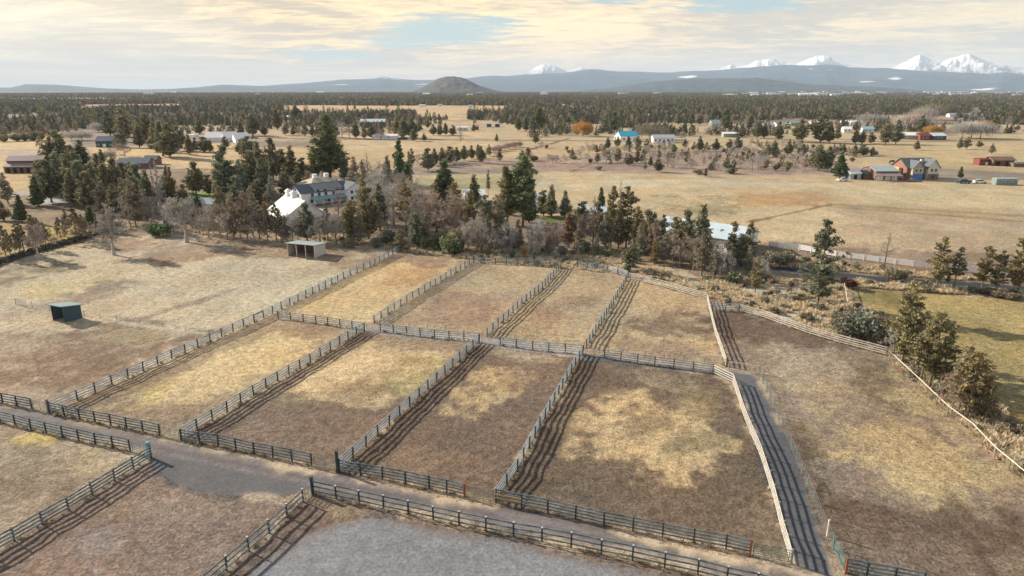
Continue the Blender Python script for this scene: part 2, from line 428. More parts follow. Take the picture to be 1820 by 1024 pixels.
# name, polygon in photo pixels, observed tone, softness (m), strength, break-up
PAINT = [
    # far fields
    ('f', [(-900, 232), (110, 232), (110, 268), (-900, 268)], (200, 172, 128), 6, 1, .3),
    ('f', [(-900, 268), (140, 268), (150, 345), (-900, 352)], (198, 168, 120), 3, 1, .3),
    ('f', [(150, 262), (420, 255), (440, 290), (300, 292), (160, 290)], (200, 170, 122), 5, 1, .4),
    ('f', [(280, 262), (560, 262), (1120, 246), (1160, 300), (900, 330), (560, 345), (290, 330)], (194, 166, 124), 6, 1, .3),
    ('f', [(330, 222), (900, 214), (1000, 232), (900, 246), (560, 250), (300, 250)], (196, 170, 132), 12, .9, .5),
    ('f', [(540, 244), (1100, 228), (1120, 252), (840, 262), (600, 268)], (202, 176, 134), 8, .9, .5),
    ('f', [(150, 185), (330, 184), (330, 193), (150, 196)], (200, 165, 130), 30, .9, .4),
    ('f', [(500, 187), (900, 187), (900, 202), (640, 204), (500, 201)], (196, 165, 126), 25, 1, .3),
    ('f', [(740, 196), (830, 197), (830, 216), (740, 213)], (200, 172, 130), 20, 1, .3),
    ('f', [(880, 216), (1120, 219), (1820, 222), (2300, 225), (2300, 300), (1400, 298), (880, 255)], (190, 167, 128), 10, .95, .4),
    ('f', [(1480, 205), (1700, 205), (1700, 211), (1480, 211)], (196, 168, 130), 25, .8, .4),
    ('f', [(700, 290), (1000, 278), (1300, 262), (1500, 275), (1520, 300), (1300, 318), (1000, 308), (760, 312)], (172, 148, 126), 6, .95, .5),
    ('f', [(900, 288), (1120, 290), (1160, 302), (960, 306), (890, 300)], (150, 128, 112), 4, .8, .6),
    ('f', [(720, 300), (905, 296), (900, 312), (725, 314)], (150, 136, 118), 4, .9, .4),
    ('f', [(730, 312), (1000, 306), (1600, 318), (2300, 326), (2300, 440), (1700, 440), (1360, 425), (900, 400), (740, 330)], (193, 170, 130), 4, 1, .3),
    ('f', [(740, 318), (950, 312), (1000, 330), (760, 336)], (150, 146, 104), 5, .7, .6),
    ('f', [(950, 322), (1250, 318), (1500, 330), (1200, 336), (960, 333)], (200, 182, 148), 5, .8, .5),
    ('f', [(1330, 346), (1480, 340), (1550, 350), (1440, 362), (1300, 366)], (182, 144, 98), 6, .8, .5),
    ('f', [(1160, 346), (1290, 350), (1300, 372), (1240, 380), (1150, 366)], (146, 132, 98), 5, .8, .7),
    ('f', [(1500, 368), (1900, 372), (1900, 440), (1600, 440), (1480, 420)], (178, 154, 124), 7, .7, .5),
    ('f', [(1400, 330), (1900, 338), (1900, 372), (1500, 360)], (202, 182, 142), 6, .6, .5),
    ('f', [(1560, 256), (1900, 250), (1900, 310), (1640, 300)], (192, 168, 124), 6, .8, .4),
    # long tracks and ditches across the fields
    ('f', [(1330, 393), (1478, 362), (1480, 364), (1334, 397)], (128, 106, 78), .8, .9, .3),
    ('f', [(1480, 362), (1820, 383), (1820, 386), (1480, 365)], (150, 132, 86), .8, .7, .3),
    ('f', [(1400, 362), (1560, 372), (1900, 399), (1900, 402), (1560, 375)], (150, 128, 92), .8, .7, .3),
    ('f', [(1014, 304), (1066, 284), (1069, 285), (1018, 305)], (104, 88, 74), .8, .95, .3),
    ('f', [(930, 268), (1010, 246), (1013, 247), (938, 269)], (110, 92, 78), 1.5, .95, .3),
    ('f', [(440, 245), (1120, 250), (1120, 252), (440, 247)], (130, 108, 90), 2, .8, .4),
    ('f', [(1330, 252), (1900, 248), (1900, 250), (1330, 255)], (140, 118, 92), 2, .7, .4),
    # belt of trees and farmyard
    ('b', [(-600, 352), (60, 346), (150, 300), (440, 300), (720, 322), (940, 380), (1200, 400), (1350, 430), (2300, 478), (2300, 545), (1510, 520), (1500, 560), (1577, 625), (1313, 552), (1258, 530), (1118, 488), (842, 458), (560, 430), (300, 416), (0, 462), (-600, 540)], (146, 125, 100), 3, 1, .5),
    ('b', [(470, 400), (560, 415), (700, 432), (900, 440), (1100, 455), (1250, 500), (1330, 540), (1300, 548), (1258, 530), (1118, 488), (842, 458), (640, 440), (470, 425)], (204, 188, 154), 3, .9, .9),
    ('b', [(1340, 500), (1500, 515), (1510, 560), (1577, 622), (1500, 605), (1320, 552), (1280, 530)], (212, 196, 162), 2.5, .95, .7),
    ('b', [(1360, 440), (1500, 462), (1800, 500), (1800, 508), (1500, 484), (1360, 468)], (160, 130, 102), 2, .9, .5),
    ('b', [(1340, 480), (1500, 497), (1840, 521), (2300, 548), (2300, 560), (1820, 534), (1500, 512), (1340, 494)], (180, 156, 118), 2, .8, .9),
    ('b', [(310, 345), (365, 341), (420, 343), (370, 358), (320, 360)], (140, 150, 72), 1.5, 1, .3),
    ('b', [(265, 395), (350, 372), (420, 395), (330, 415), (260, 412)], (160, 134, 112), 3, .9, .6),
    ('b', [(330, 398), (480, 398), (560, 410), (400, 415)], (185, 166, 130), 3, .8, .8),
    ('b', [(58, 352), (112, 346), (116, 360), (66, 364)], (196, 192, 186), 1.5, .9, .5),
    ('b', [(820, 345), (850, 345), (860, 372), (826, 372)], (200, 196, 192), 2, .7, .8),
    ('b', [(-400, 398), (60, 398), (180, 408), (150, 424), (60, 448), (-400, 520)], (178, 150, 96), 3, .9, .7),
    ('b', [(60, 404), (140, 406), (120, 424), (60, 420)], (168, 156, 66), 2, .8, .7),
    ('b', [(-300, 520), (0, 461), (190, 410), (250, 400), (255, 408), (190, 424), (0, 474), (-300, 540)], (100, 92, 76), 1.2, .8, .5),
    ('b', [(960, 385), (990, 390), (1010, 398), (970, 398)], (100, 116, 62), 2, .9, .3),
    # yellow-green pasture on the right
    ('y', [(1508, 512), (1700, 526), (2300, 560), (2300, 900), (1960, 880), (1830, 790), (1740, 690), (1640, 600), (1560, 570), (1518, 545)], (172, 150, 98), 2, 1, .3),
    ('y', [(1510, 514), (1620, 522), (1600, 545), (1520, 540)], (132, 118, 72), 2.5, .6, .6),
    ('y', [(1880, 760), (1760, 715), (1700, 690), (1640, 640), (1600, 630), (1650, 700), (1760, 800), (1900, 930), (2100, 960)], (150, 122, 66), 2, .9, .9),
    # left pasture
    ('p', [(-800, 560), (0, 470), (190, 420), (310, 418), (440, 428), (600, 440), (713, 447), (611, 497), (453, 574), (255, 661), (110, 718), (88, 735), (0, 712), (-800, 610)], (188, 170, 138), 1.5, 1, .35),
    ('p', [(180, 425), (300, 420), (470, 430), (600, 440), (700, 450), (640, 475), (560, 462), (400, 452), (300, 470), (200, 455)], (158, 132, 106), 3, .9, .7),
    ('p', [(-100, 480), (40, 464), (130, 462), (120, 486), (60, 500), (-100, 520)], (128, 116, 92), 2.5, .9, .9),
    ('p', [(30, 500), (180, 492), (200, 520), (60, 530)], (192, 172, 124), 2.5, .7, .6),
    ('p', [(100, 540), (200, 500), (235, 498), (180, 530), (110, 548)], (150, 128, 104), 1.6, .75, .7),
    ('p', [(110, 528), (190, 512), (200, 508), (120, 540)], (156, 136, 116), 1.6, .6, .6),
    ('p', [(205, 574), (330, 540), (430, 508), (432, 512), (335, 545), (215, 580)], (150, 132, 114), .6, .9, .4),
    ('p', [(-120, 590), (90, 590), (220, 570), (360, 592), (410, 580), (300, 640), (200, 680), (120, 716), (0, 700), (-200, 680)], (138, 115, 92), 3.5, 1, .5),
    ('p', [(-120, 600), (60, 600), (110, 612), (60, 630), (-100, 640)], (178, 158, 126), 3, .8, .6),
    ('p', [(180, 590), (290, 585), (320, 598), (240, 612), (190, 608)], (168, 152, 116), 2, .7, .8),
    ('p', [(-100, 680), (70, 690), (110, 700), (90, 725), (0, 708), (-100, 690)], (168, 146, 122), 1.5, .9, .5),
    ('p', [(208, 570), (368, 592), (366, 596), (205, 575)], (196, 182, 150), .4, .8, .5),
    ('p', [(430, 520), (520, 500), (600, 480), (640, 470), (560, 520), (450, 560), (400, 560)], (200, 184, 148), 3, .7, .5),
    ('p', [(-60, 560), (30, 540), (90, 545), (-40, 590)], (172, 156, 132), .8, .9, .4),
    # U1
    ('u', [(497, 556), (611, 500), (713, 448), (842, 463), (755, 520), (664, 577), (560, 570)], (200, 172, 126), .8, 1, .4),
    ('u', [(690, 470), (780, 465), (800, 480), (740, 505), (690, 500)], (192, 150, 104), 2, .8, .7),
    ('u', [(620, 478), (713, 448), (840, 462), (810, 478), (700, 470)], (150, 126, 104), 2, .8, .7),
    ('u', [(520, 555), (600, 520), (660, 520), (620, 560)], (206, 178, 128), 2.5, .7, .5),
    # U2
    ('u', [(680, 580), (755, 522), (842, 466), (997, 476), (928, 542), (866, 598), (760, 592)], (178, 154, 120), .8, 1, .5),
    ('u', [(730, 560), (800, 520), (900, 520), (880, 570), (800, 580)], (162, 134, 110), 2.5, .7, .7),
    ('u', [(830, 490), (960, 488), (930, 520), (850, 516)], (192, 168, 128), 2.5, .7, .6),
    # U3
    ('u', [(880, 600), (928, 545), (1000, 478), (1116, 495), (1078, 560), (1043, 618), (960, 610)], (180, 156, 120), .8, 1, .45),
    ('u', [(960, 540), (1040, 520), (1030, 570), (950, 580)], (168, 138, 110), 2, .6, .7),
    ('u', [(990, 490), (1080, 498), (1050, 520), (990, 510)], (188, 164, 126), 2, .6, .7),
    # U4
    ('u', [(1045, 620), (1078, 562), (1118, 496), (1256, 536), (1272, 596), (1291, 652), (1160, 640)], (184, 160, 122), .8, 1, .4),
    ('u', [(1160, 552), (1240, 566), (1262, 600), (1180, 600), (1120, 590)], (134, 112, 90), 3, .85, .8),
    ('u', [(1090, 600), (1200, 605), (1270, 640), (1120, 634)], (156, 134, 110), 2.5, .7, .7),
    ('u', [(1120, 520), (1200, 530), (1180, 552), (1130, 560)], (194, 168, 126), 2, .7, .5),
    # U5, the long paddock on the right
    ('r', [(1266, 554), (1313, 556), (1440, 594), (1577, 633), (1590, 652), (1650, 706), (1725, 772), (1819, 860), (2000, 1020), (2100, 1200), (1560, 1100), (1500, 1017), (1459, 925), (1398, 780), (1350, 668), (1293, 652)], (150, 130, 108), .8, 1, .45),
    ('r', [(1266, 554), (1320, 556), (1440, 594), (1500, 615), (1440, 625), (1340, 610), (1280, 600)], (118, 97, 80), 2.5, .95, .5),
    ('r', [(1370, 620), (1460, 625), (1560, 650), (1560, 690), (1440, 700), (1380, 680)], (180, 160, 130), 3, .85, .8),
    ('r', [(1400, 690), (1520, 700), (1500, 730), (1420, 760), (1390, 740)], (184, 162, 122), 2.5, .85, .7),
    ('r', [(1500, 640), (1570, 650), (1640, 720), (1700, 770), (1640, 760), (1560, 700)], (122, 104, 82), 2.5, .8, .8),
    ('r', [(1500, 770), (1640, 750), (1760, 830), (1780, 880), (1660, 900), (1560, 860), (1490, 820)], (192, 168, 124), 2.6, 1, .7),
    ('r', [(1590, 660), (1660, 715), (1760, 810), (1830, 870), (1800, 880), (1700, 800), (1600, 710)], (186, 168, 126), 1.6, .8, .7),
    ('r', [(1350, 690), (1400, 760), (1430, 860), (1520, 900), (1640, 930), (1820, 900), (1900, 1000), (1800, 1024), (1600, 1040), (1480, 960), (1410, 830)], (112, 92, 75), 3, .85, .6),
    ('r', [(1480, 950), (1600, 960), (1700, 1000), (1640, 1040), (1510, 1020)], (146, 126, 106), 2.5, .7, .7),
    ('r', [(1348, 665), (1360, 690), (1400, 790), (1440, 880), (1480, 985), (1496, 1010), (1484, 1010), (1430, 870), (1385, 760), (1345, 690)], (160, 136, 108), .6, .8, .6),
    # P1
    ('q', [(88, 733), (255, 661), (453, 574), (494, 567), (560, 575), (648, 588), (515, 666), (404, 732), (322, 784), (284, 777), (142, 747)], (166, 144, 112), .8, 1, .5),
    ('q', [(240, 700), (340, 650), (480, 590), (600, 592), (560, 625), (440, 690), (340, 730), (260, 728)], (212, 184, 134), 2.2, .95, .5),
    ('q', [(180, 720), (300, 716), (400, 712), (360, 745), (280, 760), (190, 748)], (146, 126, 102), 1.6, .8, .6),
    ('q', [(225, 690), (290, 690), (330, 720), (250, 725)], (186, 166, 108), 1.4, .6, .8),
    ('q', [(500, 580), (600, 585), (590, 605), (540, 600)], (150, 124, 100), 1.3, .7, .8),
    ('q', [(110, 722), (255, 664), (350, 625), (350, 650), (240, 700), (140, 735)], (134, 114, 92), 1.3, .7, .5),
    # P2
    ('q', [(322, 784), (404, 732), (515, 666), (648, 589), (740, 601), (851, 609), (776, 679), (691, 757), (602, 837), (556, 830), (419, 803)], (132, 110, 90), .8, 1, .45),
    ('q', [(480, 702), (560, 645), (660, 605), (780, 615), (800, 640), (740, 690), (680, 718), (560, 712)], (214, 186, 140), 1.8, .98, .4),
    ('q', [(660, 590), (790, 605), (840, 612), (790, 625), (720, 615), (670, 603)], (170, 142, 112), 1.2, .8, .6),
    ('q', [(470, 700), (520, 680), (560, 700), (520, 722), (480, 720)], (150, 138, 104), 1.5, .7, .7),
    ('q', [(720, 640), (800, 640), (740, 700), (690, 700)], (176, 158, 104), 1.3, .7, .9),
    ('q', [(410, 740), (520, 745), (600, 790), (480, 800), (380, 785)], (142, 120, 98), 2, .6, .6),
    # P3
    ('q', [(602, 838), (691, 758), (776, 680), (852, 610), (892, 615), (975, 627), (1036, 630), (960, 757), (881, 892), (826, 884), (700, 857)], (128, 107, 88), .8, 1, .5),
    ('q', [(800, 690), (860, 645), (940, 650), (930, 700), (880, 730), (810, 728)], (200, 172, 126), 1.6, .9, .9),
    ('q', [(870, 622), (1020, 634), (1000, 650), (900, 640)], (190, 164, 130), 1.0, .85, .6),
    ('q', [(880, 640), (1000, 645), (980, 700), (930, 690)], (142, 120, 98), 1.5, .7, .8),
    ('q', [(700, 810), (760, 800), (860, 830), (840, 860), (720, 850)], (156, 134, 108), 1.5, .6, .9),
    # P4
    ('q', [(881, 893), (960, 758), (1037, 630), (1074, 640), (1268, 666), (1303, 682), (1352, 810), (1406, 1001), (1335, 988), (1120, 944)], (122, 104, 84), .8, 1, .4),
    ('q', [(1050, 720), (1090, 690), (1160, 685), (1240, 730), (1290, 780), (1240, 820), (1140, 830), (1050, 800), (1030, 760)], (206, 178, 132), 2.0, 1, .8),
    ('q', [(1070, 645), (1240, 668), (1280, 690), (1200, 700), (1100, 670)], (160, 138, 110), 1.6, .75, .8),
    ('q', [(1180, 690), (1260, 700), (1280, 750), (1220, 740)], (156, 136, 98), 1.6, .6, .8),
    ('q', [(1080, 660), (1130, 665), (1110, 700), (1060, 700)], (112, 94, 76), 1.3, .7, .8),
    ('q', [(900, 890), (1000, 900), (1300, 965), (1300, 985), (1100, 945), (890, 900)], (150, 128, 102), 1.0, .7, .7),
    ('q', [(1330, 900), (1380, 900), (1404, 1000), (1340, 990)], (146, 124, 98), 1.2, .7, .7),
    ('q', [(1120, 740), (1180, 735), (1200, 760), (1140, 770), (1100, 762)], (134, 118, 92), .9, .7, .9),
    ('q', [(1210, 770), (1290, 770), (1250, 800), (1200, 790)], (140, 126, 92), .9, .6, .9),
    ('q', [(560, 690), (640, 680), (700, 700), (640, 716), (570, 708)], (150, 128, 98), .9, .6, .9),
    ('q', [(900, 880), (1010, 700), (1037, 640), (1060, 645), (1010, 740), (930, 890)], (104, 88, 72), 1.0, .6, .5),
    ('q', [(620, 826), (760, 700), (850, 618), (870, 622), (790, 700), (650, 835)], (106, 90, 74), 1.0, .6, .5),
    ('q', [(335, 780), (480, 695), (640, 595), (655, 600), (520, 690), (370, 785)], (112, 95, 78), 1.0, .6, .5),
    # lower left corner
    ('l', [(-500, 660), (0, 752), (232, 804), (268, 815), (164, 880), (0, 985), (-300, 1200), (-900, 1200)], (164, 146, 120), 1, 1, .4),
    ('l', [(36, 778), (60, 768), (92, 776), (88, 790), (46, 792)], (212, 186, 118), .6, .95, .7),
    ('l', [(0, 930), (60, 900), (130, 860), (60, 850), (-40, 880), (-40, 960)], (132, 114, 94), 1.6, .8, .6),
    ('l', [(40, 800), (160, 810), (200, 830), (100, 850), (20, 830)], (150, 134, 112), 1.6, .7, .8),
    ('l', [(150, 800), (240, 812), (200, 840), (160, 830)], (182, 164, 124), 1.2, .6, .7),
    # the dirt lot in the lower left middle
    ('l', [(0, 987), (122, 907), (268, 816), (350, 872), (540, 892), (479, 950), (375, 1030), (300, 1200), (-400, 1200)], (142, 121, 104), 1, 1, .3),
    ('l', [(230, 860), (330, 880), (420, 890), (380, 920), (280, 920), (200, 900)], (156, 134, 112), 1.5, .7, .4),
    ('l', [(120, 960), (200, 940), (230, 970), (160, 1000)], (160, 146, 134), 1.0, .6, .6),
    ('l', [(150, 1005), (190, 1000), (190, 1030), (150, 1040)], (176, 170, 164), .6, .7, .6),
    ('l', [(380, 940), (470, 920), (520, 900), (470, 960), (400, 1000)], (134, 114, 94), 1.0, .7, .7),
    # arena surround
    ('l', [(375, 1035), (479, 950), (541, 892), (557, 880), (640, 896), (816, 935), (1015, 972), (1240, 1022), (1400, 1062), (1300, 1200), (200, 1200)], (126, 106, 90), .8, 1, .35),
    ('l', [(570, 890), (650, 905), (640, 930), (580, 930)], (160, 138, 106), .8, .6, .7),
    ('l', ARENA, (138, 134, 128), 1.3, 1, .15),
    # roads
    ('g', ALLEY, (168, 156, 142), .8, .85, .4),
    ('g', ROAD, (118, 107, 96), .9, 1, .4),
    ('g', [(-60, 724), (60, 740), (280, 790), (556, 848), (830, 903), (1120, 966), (1450, 1040), (1440, 1050), (1120, 972), (830, 909), (556, 856), (280, 800), (60, 748), (-60, 730)], (108, 99, 96), .7, .7, .6),
    ('g', [(262, 806), (330, 812), (430, 838), (545, 858), (500, 884), (440, 882), (345, 870), (300, 848), (276, 826)], (104, 100, 95), 1.0, .9, .3),
    ('g', [(-60, 722), (60, 737), (280, 787), (556, 843), (830, 898), (1120, 960), (1450, 1034), (1450, 1037), (1120, 963), (830, 900.5), (556, 845), (280, 789), (60, 739), (-60, 724)], (150, 138, 128), .35, .6, .8),
    ('g', [(-60, 732), (60, 750), (280, 803), (556, 859), (830, 913), (1120, 976), (1450, 1052), (1450, 1056), (1120, 979), (830, 916), (556, 861), (280, 805), (60, 752), (-60, 734)], (150, 138, 128), .35, .6, .8),
    ('g', LANE, (101, 98, 95), .6, 1, .3),
    ('g', DRIVE, (64, 66, 66), .25, 1, .1),
    ('g', FARM_LANE, (160, 148, 138), .8, .9, .3),
]


def build_ground():
    th = np.concatenate([np.linspace(-180, -56, 50, endpoint=False), np.linspace(-56, 56, 780, endpoint=False), np.linspace(56, 180, 50, endpoint=False)])
    rr = np.concatenate([np.array([4., 10, 18, 26]), 32 * np.exp(np.arange(0, 520) * 0.0075), 1595 * np.exp(np.arange(0, 101) * 0.0303)])
    nt, nr = len(th), len(rr)
    T, RR = np.meshgrid(np.radians(th), rr, indexing='ij')
    X, Y = RR * np.sin(T), RR * np.cos(T)
    # far default: a patchwork of dry fields and dark juniper country
    f1 = fbm(X / 420, Y / 700, 5, 4)
    f2 = fbm(X / 90, Y / 160, 8, 4)
    straw, scrub, dark = np.array(alb((186, 162, 130))), np.array(alb((146, 130, 112))), np.array(alb((98, 94, 92)))
    w = np.clip((f1 - 0.42) * 5, 0, 1)[..., None]
    far = np.clip((RR - 1500) / 5000, 0, 1)[..., None]
    C = straw * (1 - w) + scrub * w
    C = C * (1 - far * .8) + dark * far * .8
    C = C * (0.8 + 0.4 * f2[..., None])
    near_n = fbm(X / 6.0, Y / 6.0, 21, 5)
    near_m = fbm(X / 1.7, Y / 1.7, 33, 4)
    mid_n = fbm(X / 30.0, Y / 30.0, 27, 4)
    near = RR < 1600
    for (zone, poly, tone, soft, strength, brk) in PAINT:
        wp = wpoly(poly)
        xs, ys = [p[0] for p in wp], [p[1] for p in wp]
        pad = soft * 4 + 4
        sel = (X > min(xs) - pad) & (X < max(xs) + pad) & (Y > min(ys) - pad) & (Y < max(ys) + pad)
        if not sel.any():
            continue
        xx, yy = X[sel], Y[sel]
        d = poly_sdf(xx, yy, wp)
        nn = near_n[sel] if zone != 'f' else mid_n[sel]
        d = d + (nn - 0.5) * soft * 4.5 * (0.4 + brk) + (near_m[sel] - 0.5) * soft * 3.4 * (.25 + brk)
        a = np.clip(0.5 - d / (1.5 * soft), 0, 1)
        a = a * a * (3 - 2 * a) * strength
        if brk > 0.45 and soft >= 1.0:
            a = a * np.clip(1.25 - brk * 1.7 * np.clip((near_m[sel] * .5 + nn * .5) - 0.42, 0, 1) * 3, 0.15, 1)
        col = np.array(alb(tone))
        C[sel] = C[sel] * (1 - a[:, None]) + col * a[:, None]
    # mottling that belongs to the soil: damp and dry patches, thin grass
    m = 0.70 + 0.34 * near_n + 0.24 * near_m
    C = C * np.where(near, m, 1.0)[..., None]
    # micro relief of the trampled paddocks
    Z = np.zeros_like(X)
    nearrel = RR < 210
    rel = (fbm(X / 2.6, Y / 2.6, 51, 3) - 0.5) * 0.22 + (fbm(X / 0.9, Y / 0.9, 57, 2) - 0.5) * 0.07
    Z[nearrel] = rel[nearrel]
    flat = np.zeros_like(X, bool)
    keys = []
    for nm, poly in (('gravel_road', ROAD), ('gravel_lane', LANE), ('arena_sand', ARENA), ('asphalt_driveway', DRIVE), ('farm_track', FARM_LANE), ('alley_path', ALLEY)):
        wp = wpoly(poly)
        d = poly_sdf(X, Y, wp) + (near_n - 0.5) * (0.8 if nm != 'asphalt_driveway' else .1)
        keys.append((nm, d))
        k = np.clip((d + 0.0) / 1.5, 0, 1)
        Z = Z * (0.12 + 0.88 * k)
    C = np.clip(C, 0.01, 0.8)
    verts = np.stack([X, Y, Z], -1).reshape(-1, 3)
    cols = np.concatenate([C, np.ones(C.shape[:2] + (1,))], -1).reshape(-1, 4)
    # grain: how coarse and clumpy the surface is (0 smooth gravel .. 1 churned soil and grass)
    i = np.arange(nt)[:, None]; j = np.arange(nr - 1)[None, :]
    a = i * nr + j; b = ((i + 1) % nt) * nr + j
    F = np.stack([a, b, b + 1, a + 1], -1)
    cls = np.zeros(F.shape[:2], int)
    for k, (nm, d) in enumerate(keys):
        dc = (d + np.roll(d, -1, axis=0))[:, :-1] / 2
        cls[(dc < 0) & (cls == 0)] = k + 1
    gm = ground_material(1.0, 'soil_and_grass')
    sm = ground_material(0.35, 'packed_gravel')
    am = ground_material(0.55, 'arena_footing')
    dm = ground_material(0.12, 'asphalt')
    mats = {'gravel_road': sm, 'gravel_lane': sm, 'arena_sand': am, 'asphalt_driveway': dm, 'farm_track': sm, 'alley_path': sm}
    labels = {'gravel_road': 'gravel road running between the dark board fences', 'gravel_lane': 'gravel lane beside the pale fence, striped by its shadow',
              'arena_sand': 'blue grey riding arena footing below the road', 'asphalt_driveway': 'narrow dark asphalt driveway below the white fence',
              'farm_track': 'pale farm track beside the brown barn', 'alley_path': 'pale trodden alley between the upper and lower paddocks'}
    for k, nm in enumerate(['ground'] + [q[0] for q in keys]):
        ff = F[cls == k].reshape(-1, 4)
        if nm == 'ground':      # close the centre
            pass
        used, inv = np.unique(ff, return_inverse=True)
        me = fast_mesh(nm, verts[used], inv.reshape(-1, 4), [gm if k == 0 else mats[nm]], True, {'tone': ('FLOAT_COLOR', cols[used])})
        o = link(nm, me)
        o['kind'] = 'structure'
        o['label'] = labels.get(nm, 'dry pasture, trampled paddock soil and fields reaching the horizon')
    # small disc right under the drone
    mb = MB()
    ring = [(4 * math.sin(R(a)), 4 * math.cos(R(a)), 0) for a in th]
    mb.quadset([(0, 0, 0)] + ring, [(0, (i + 1) % nt + 1, i + 1) for i in range(nt)])
    o = mb.build('ground', mat('plain_soil', alb((140, 120, 98)), 0.95))
    o['kind'] = 'structure'


def ground_material(grain, name):
    m = bpy.data.materials.new(name)
    m.use_nodes = True
    t = NT(m.node_tree)
    b = t.add('ShaderNodeBsdfPrincipled'); o = t.add('ShaderNodeOutputMaterial')
    t.l.new(b.outputs[0], o.inputs[0])
    at = t.add('ShaderNodeAttribute'); at.attribute_name = 'tone'
    p = t.add('ShaderNodeNewGeometry').outputs['Position']
    c = at.outputs['Color']
    n_fine = t.noise(p, 3.3, 5, 0.80)
    n_mid = t.noise(p, 1.05, 6, 0.7, 0.5)
    n_big = t.noise(t.vmath('MULTIPLY', p, (1, 0.6, 1)), 0.09, 6, 0.65)
    n_far = t.noise(t.vmath('MULTIPLY', p, (1, 0.35, 1)), 0.012, 5, 0.65)
    g = grain
    lum = t.math('MULTIPLY', t.rng(n_fine, 0.36, 0.64, 1 - .38 * g - .10, 1 + .34 * g + .12), t.rng(n_mid, 0.38, 0.62, 1 - .28 * g, 1 + .24 * g))
    lum = t.math('MULTIPLY', lum, t.rng(n_big, 0.3, 0.7, 1 - .16 * g, 1 + .14 * g))
    lum = t.math('MULTIPLY', lum, t.rng(n_far, 0.3, 0.7, 1 - .14 * g, 1 + .14 * g))
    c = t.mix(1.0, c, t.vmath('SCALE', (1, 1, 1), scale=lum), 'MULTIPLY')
    if g > 0.9:
        # trodden wet soil in ragged streaks, and droppings and hoof pits as small dark specks
        mud = t.rng(t.noise(t.vmath('MULTIPLY', p, (1, 0.7, 1)), 0.33, 8, 0.75, 1.2), 0.56, 0.70)
        c = t.mix(t.math('MULTIPLY', mud, 0.42), c, (0.095, 0.072, 0.052))
        dry = t.rng(t.noise(t.vmath('ADD', p, (40, 9, 3)), 0.30, 8, 0.75, 0.8), 0.58, 0.72)
        c = t.mix(t.math('MULTIPLY', dry, 0.34), c, (0.42, 0.345, 0.25))
        speck = t.math('MULTIPLY', t.rng(t.noise(p, 1.5, 2, 0.4), 0.70, 0.75), t.rng(t.noise(p, 0.07, 4, 0.6), 0.46, 0.58))
        c = t.mix(t.math('MULTIPLY', speck, 0.75), c, (0.055, 0.044, 0.030))
        # tufts: sparse darker green-grey dots and pale dry ones
        vor = t.noise(p, 1.9, 2, 0.5, 1.5)
        tuft = t.math('MULTIPLY', t.rng(vor, 0.62, 0.70), t.rng(t.noise(p, 0.11, 4, 0.6), 0.48, 0.62))
        c = t.mix(t.math('MULTIPLY', tuft, 0.55), c, (0.075, 0.080, 0.038))
        pale = t.math('MULTIPLY', t.rng(t.noise(p, 2.6, 3, 0.6, 1.0), 0.60, 0.72), t.rng(t.noise(p, 0.2, 3, 0.6), 0.5, 0.66))
        c = t.mix(t.math('MULTIPLY', pale, 0.35), c, t.mix(0.6, c, (0.52, 0.42, 0.27)))
        hue = t.rng(t.noise(p, 0.05, 5, 0.65), 0.40, 0.62)
        c = t.mix(hue, t.mix(1.0, c, (1.06, 0.985, 0.90), 'MULTIPLY'), t.mix(1.0, c, (0.97, 1.0, 1.02), 'MULTIPLY'))
    elif g < 0.5:
        stones = t.rng(t.noise(p, 9.0, 2, 0.5), 0.66, 0.74)
        c = t.mix(t.math('MULTIPLY', stones, 0.4), c, (0.40, 0.39, 0.38))
    t.put(b.inputs['Base Color'], c)
    b.inputs['Roughness'].default_value = 0.95
    b.inputs['Specular IOR Level'].default_value = 0.12
    # relief, fading out with distance so that the far fields stay calm
    bp = t.add('ShaderNodeBump')
    bp.inputs['Strength'].default_value = 1.0 * min(1, g + 0.15)
    bp.inputs['Distance'].default_value = 0.26 * g + 0.02
    hgt = t.math('ADD', t.math('MULTIPLY', n_fine, 0.5), t.math('ADD', t.math('MULTIPLY', n_mid, 0.8), t.math('MULTIPLY', t.noise(p, 7.0, 2, 0.5), 0.18)))
    t.put(bp.inputs['Height'], hgt)
    t.l.new(bp.outputs[0], b.inputs['Normal'])
    return m


build_ground()


# ------------------------------------------------------------------ hills and mountains, built where they stand
def terrain_material(name, c_lo, c_hi, scale, snow=None, snow_z=(0, 1), patch=None):
    m = bpy.data.materials.new(name)
    m.use_nodes = True
    t = NT(m.node_tree)
    b = t.add('ShaderNodeBsdfPrincipled'); o = t.add('ShaderNodeOutputMaterial')
    t.l.new(b.outputs[0], o.inputs[0])
    geo = t.add('ShaderNodeNewGeometry')
    p = geo.outputs['Position']
    n = t.noise(p, scale, 7, 0.68)
    c = t.mix(t.rng(n, 0.35, 0.65), c_lo, c_hi)
    if snow:
        sep = t.add('ShaderNodeSeparateXYZ'); t.l.new(p, sep.inputs[0])
        sn = t.add('ShaderNodeSeparateXYZ'); t.l.new(geo.outputs['Normal'], sn.inputs[0])
        z = t.math('ADD', sep.outputs[2], t.math('MULTIPLY', t.math('SUBTRACT', n, 0.5), (snow_z[1] - snow_z[0]) * 1.6))
        s = t.rng(z, snow_z[0], snow_z[1])
        rock = t.rng(t.math('ADD', sn.outputs[2], t.math('MULTIPLY', t.math('SUBTRACT', t.noise(p, scale * 5, 6, 0.7), 0.5), 0.9)), 0.50, 0.66)
        c = t.mix(t.math('MULTIPLY', s, rock), c, snow)
    if patch:
        pn = t.noise(t.vmath('MULTIPLY', p, (1, 1, 3)), patch, 3, 0.5)
        c = t.mix(t.rng(pn, 0.665, 0.70), c, (0.75, 0.76, 0.78))
    t.put(b.inputs['Base Color'], c)
    b.inputs['Roughness'].default_value = 0.95
    b.inputs['Specular IOR Level'].default_value = 0.05
    return m


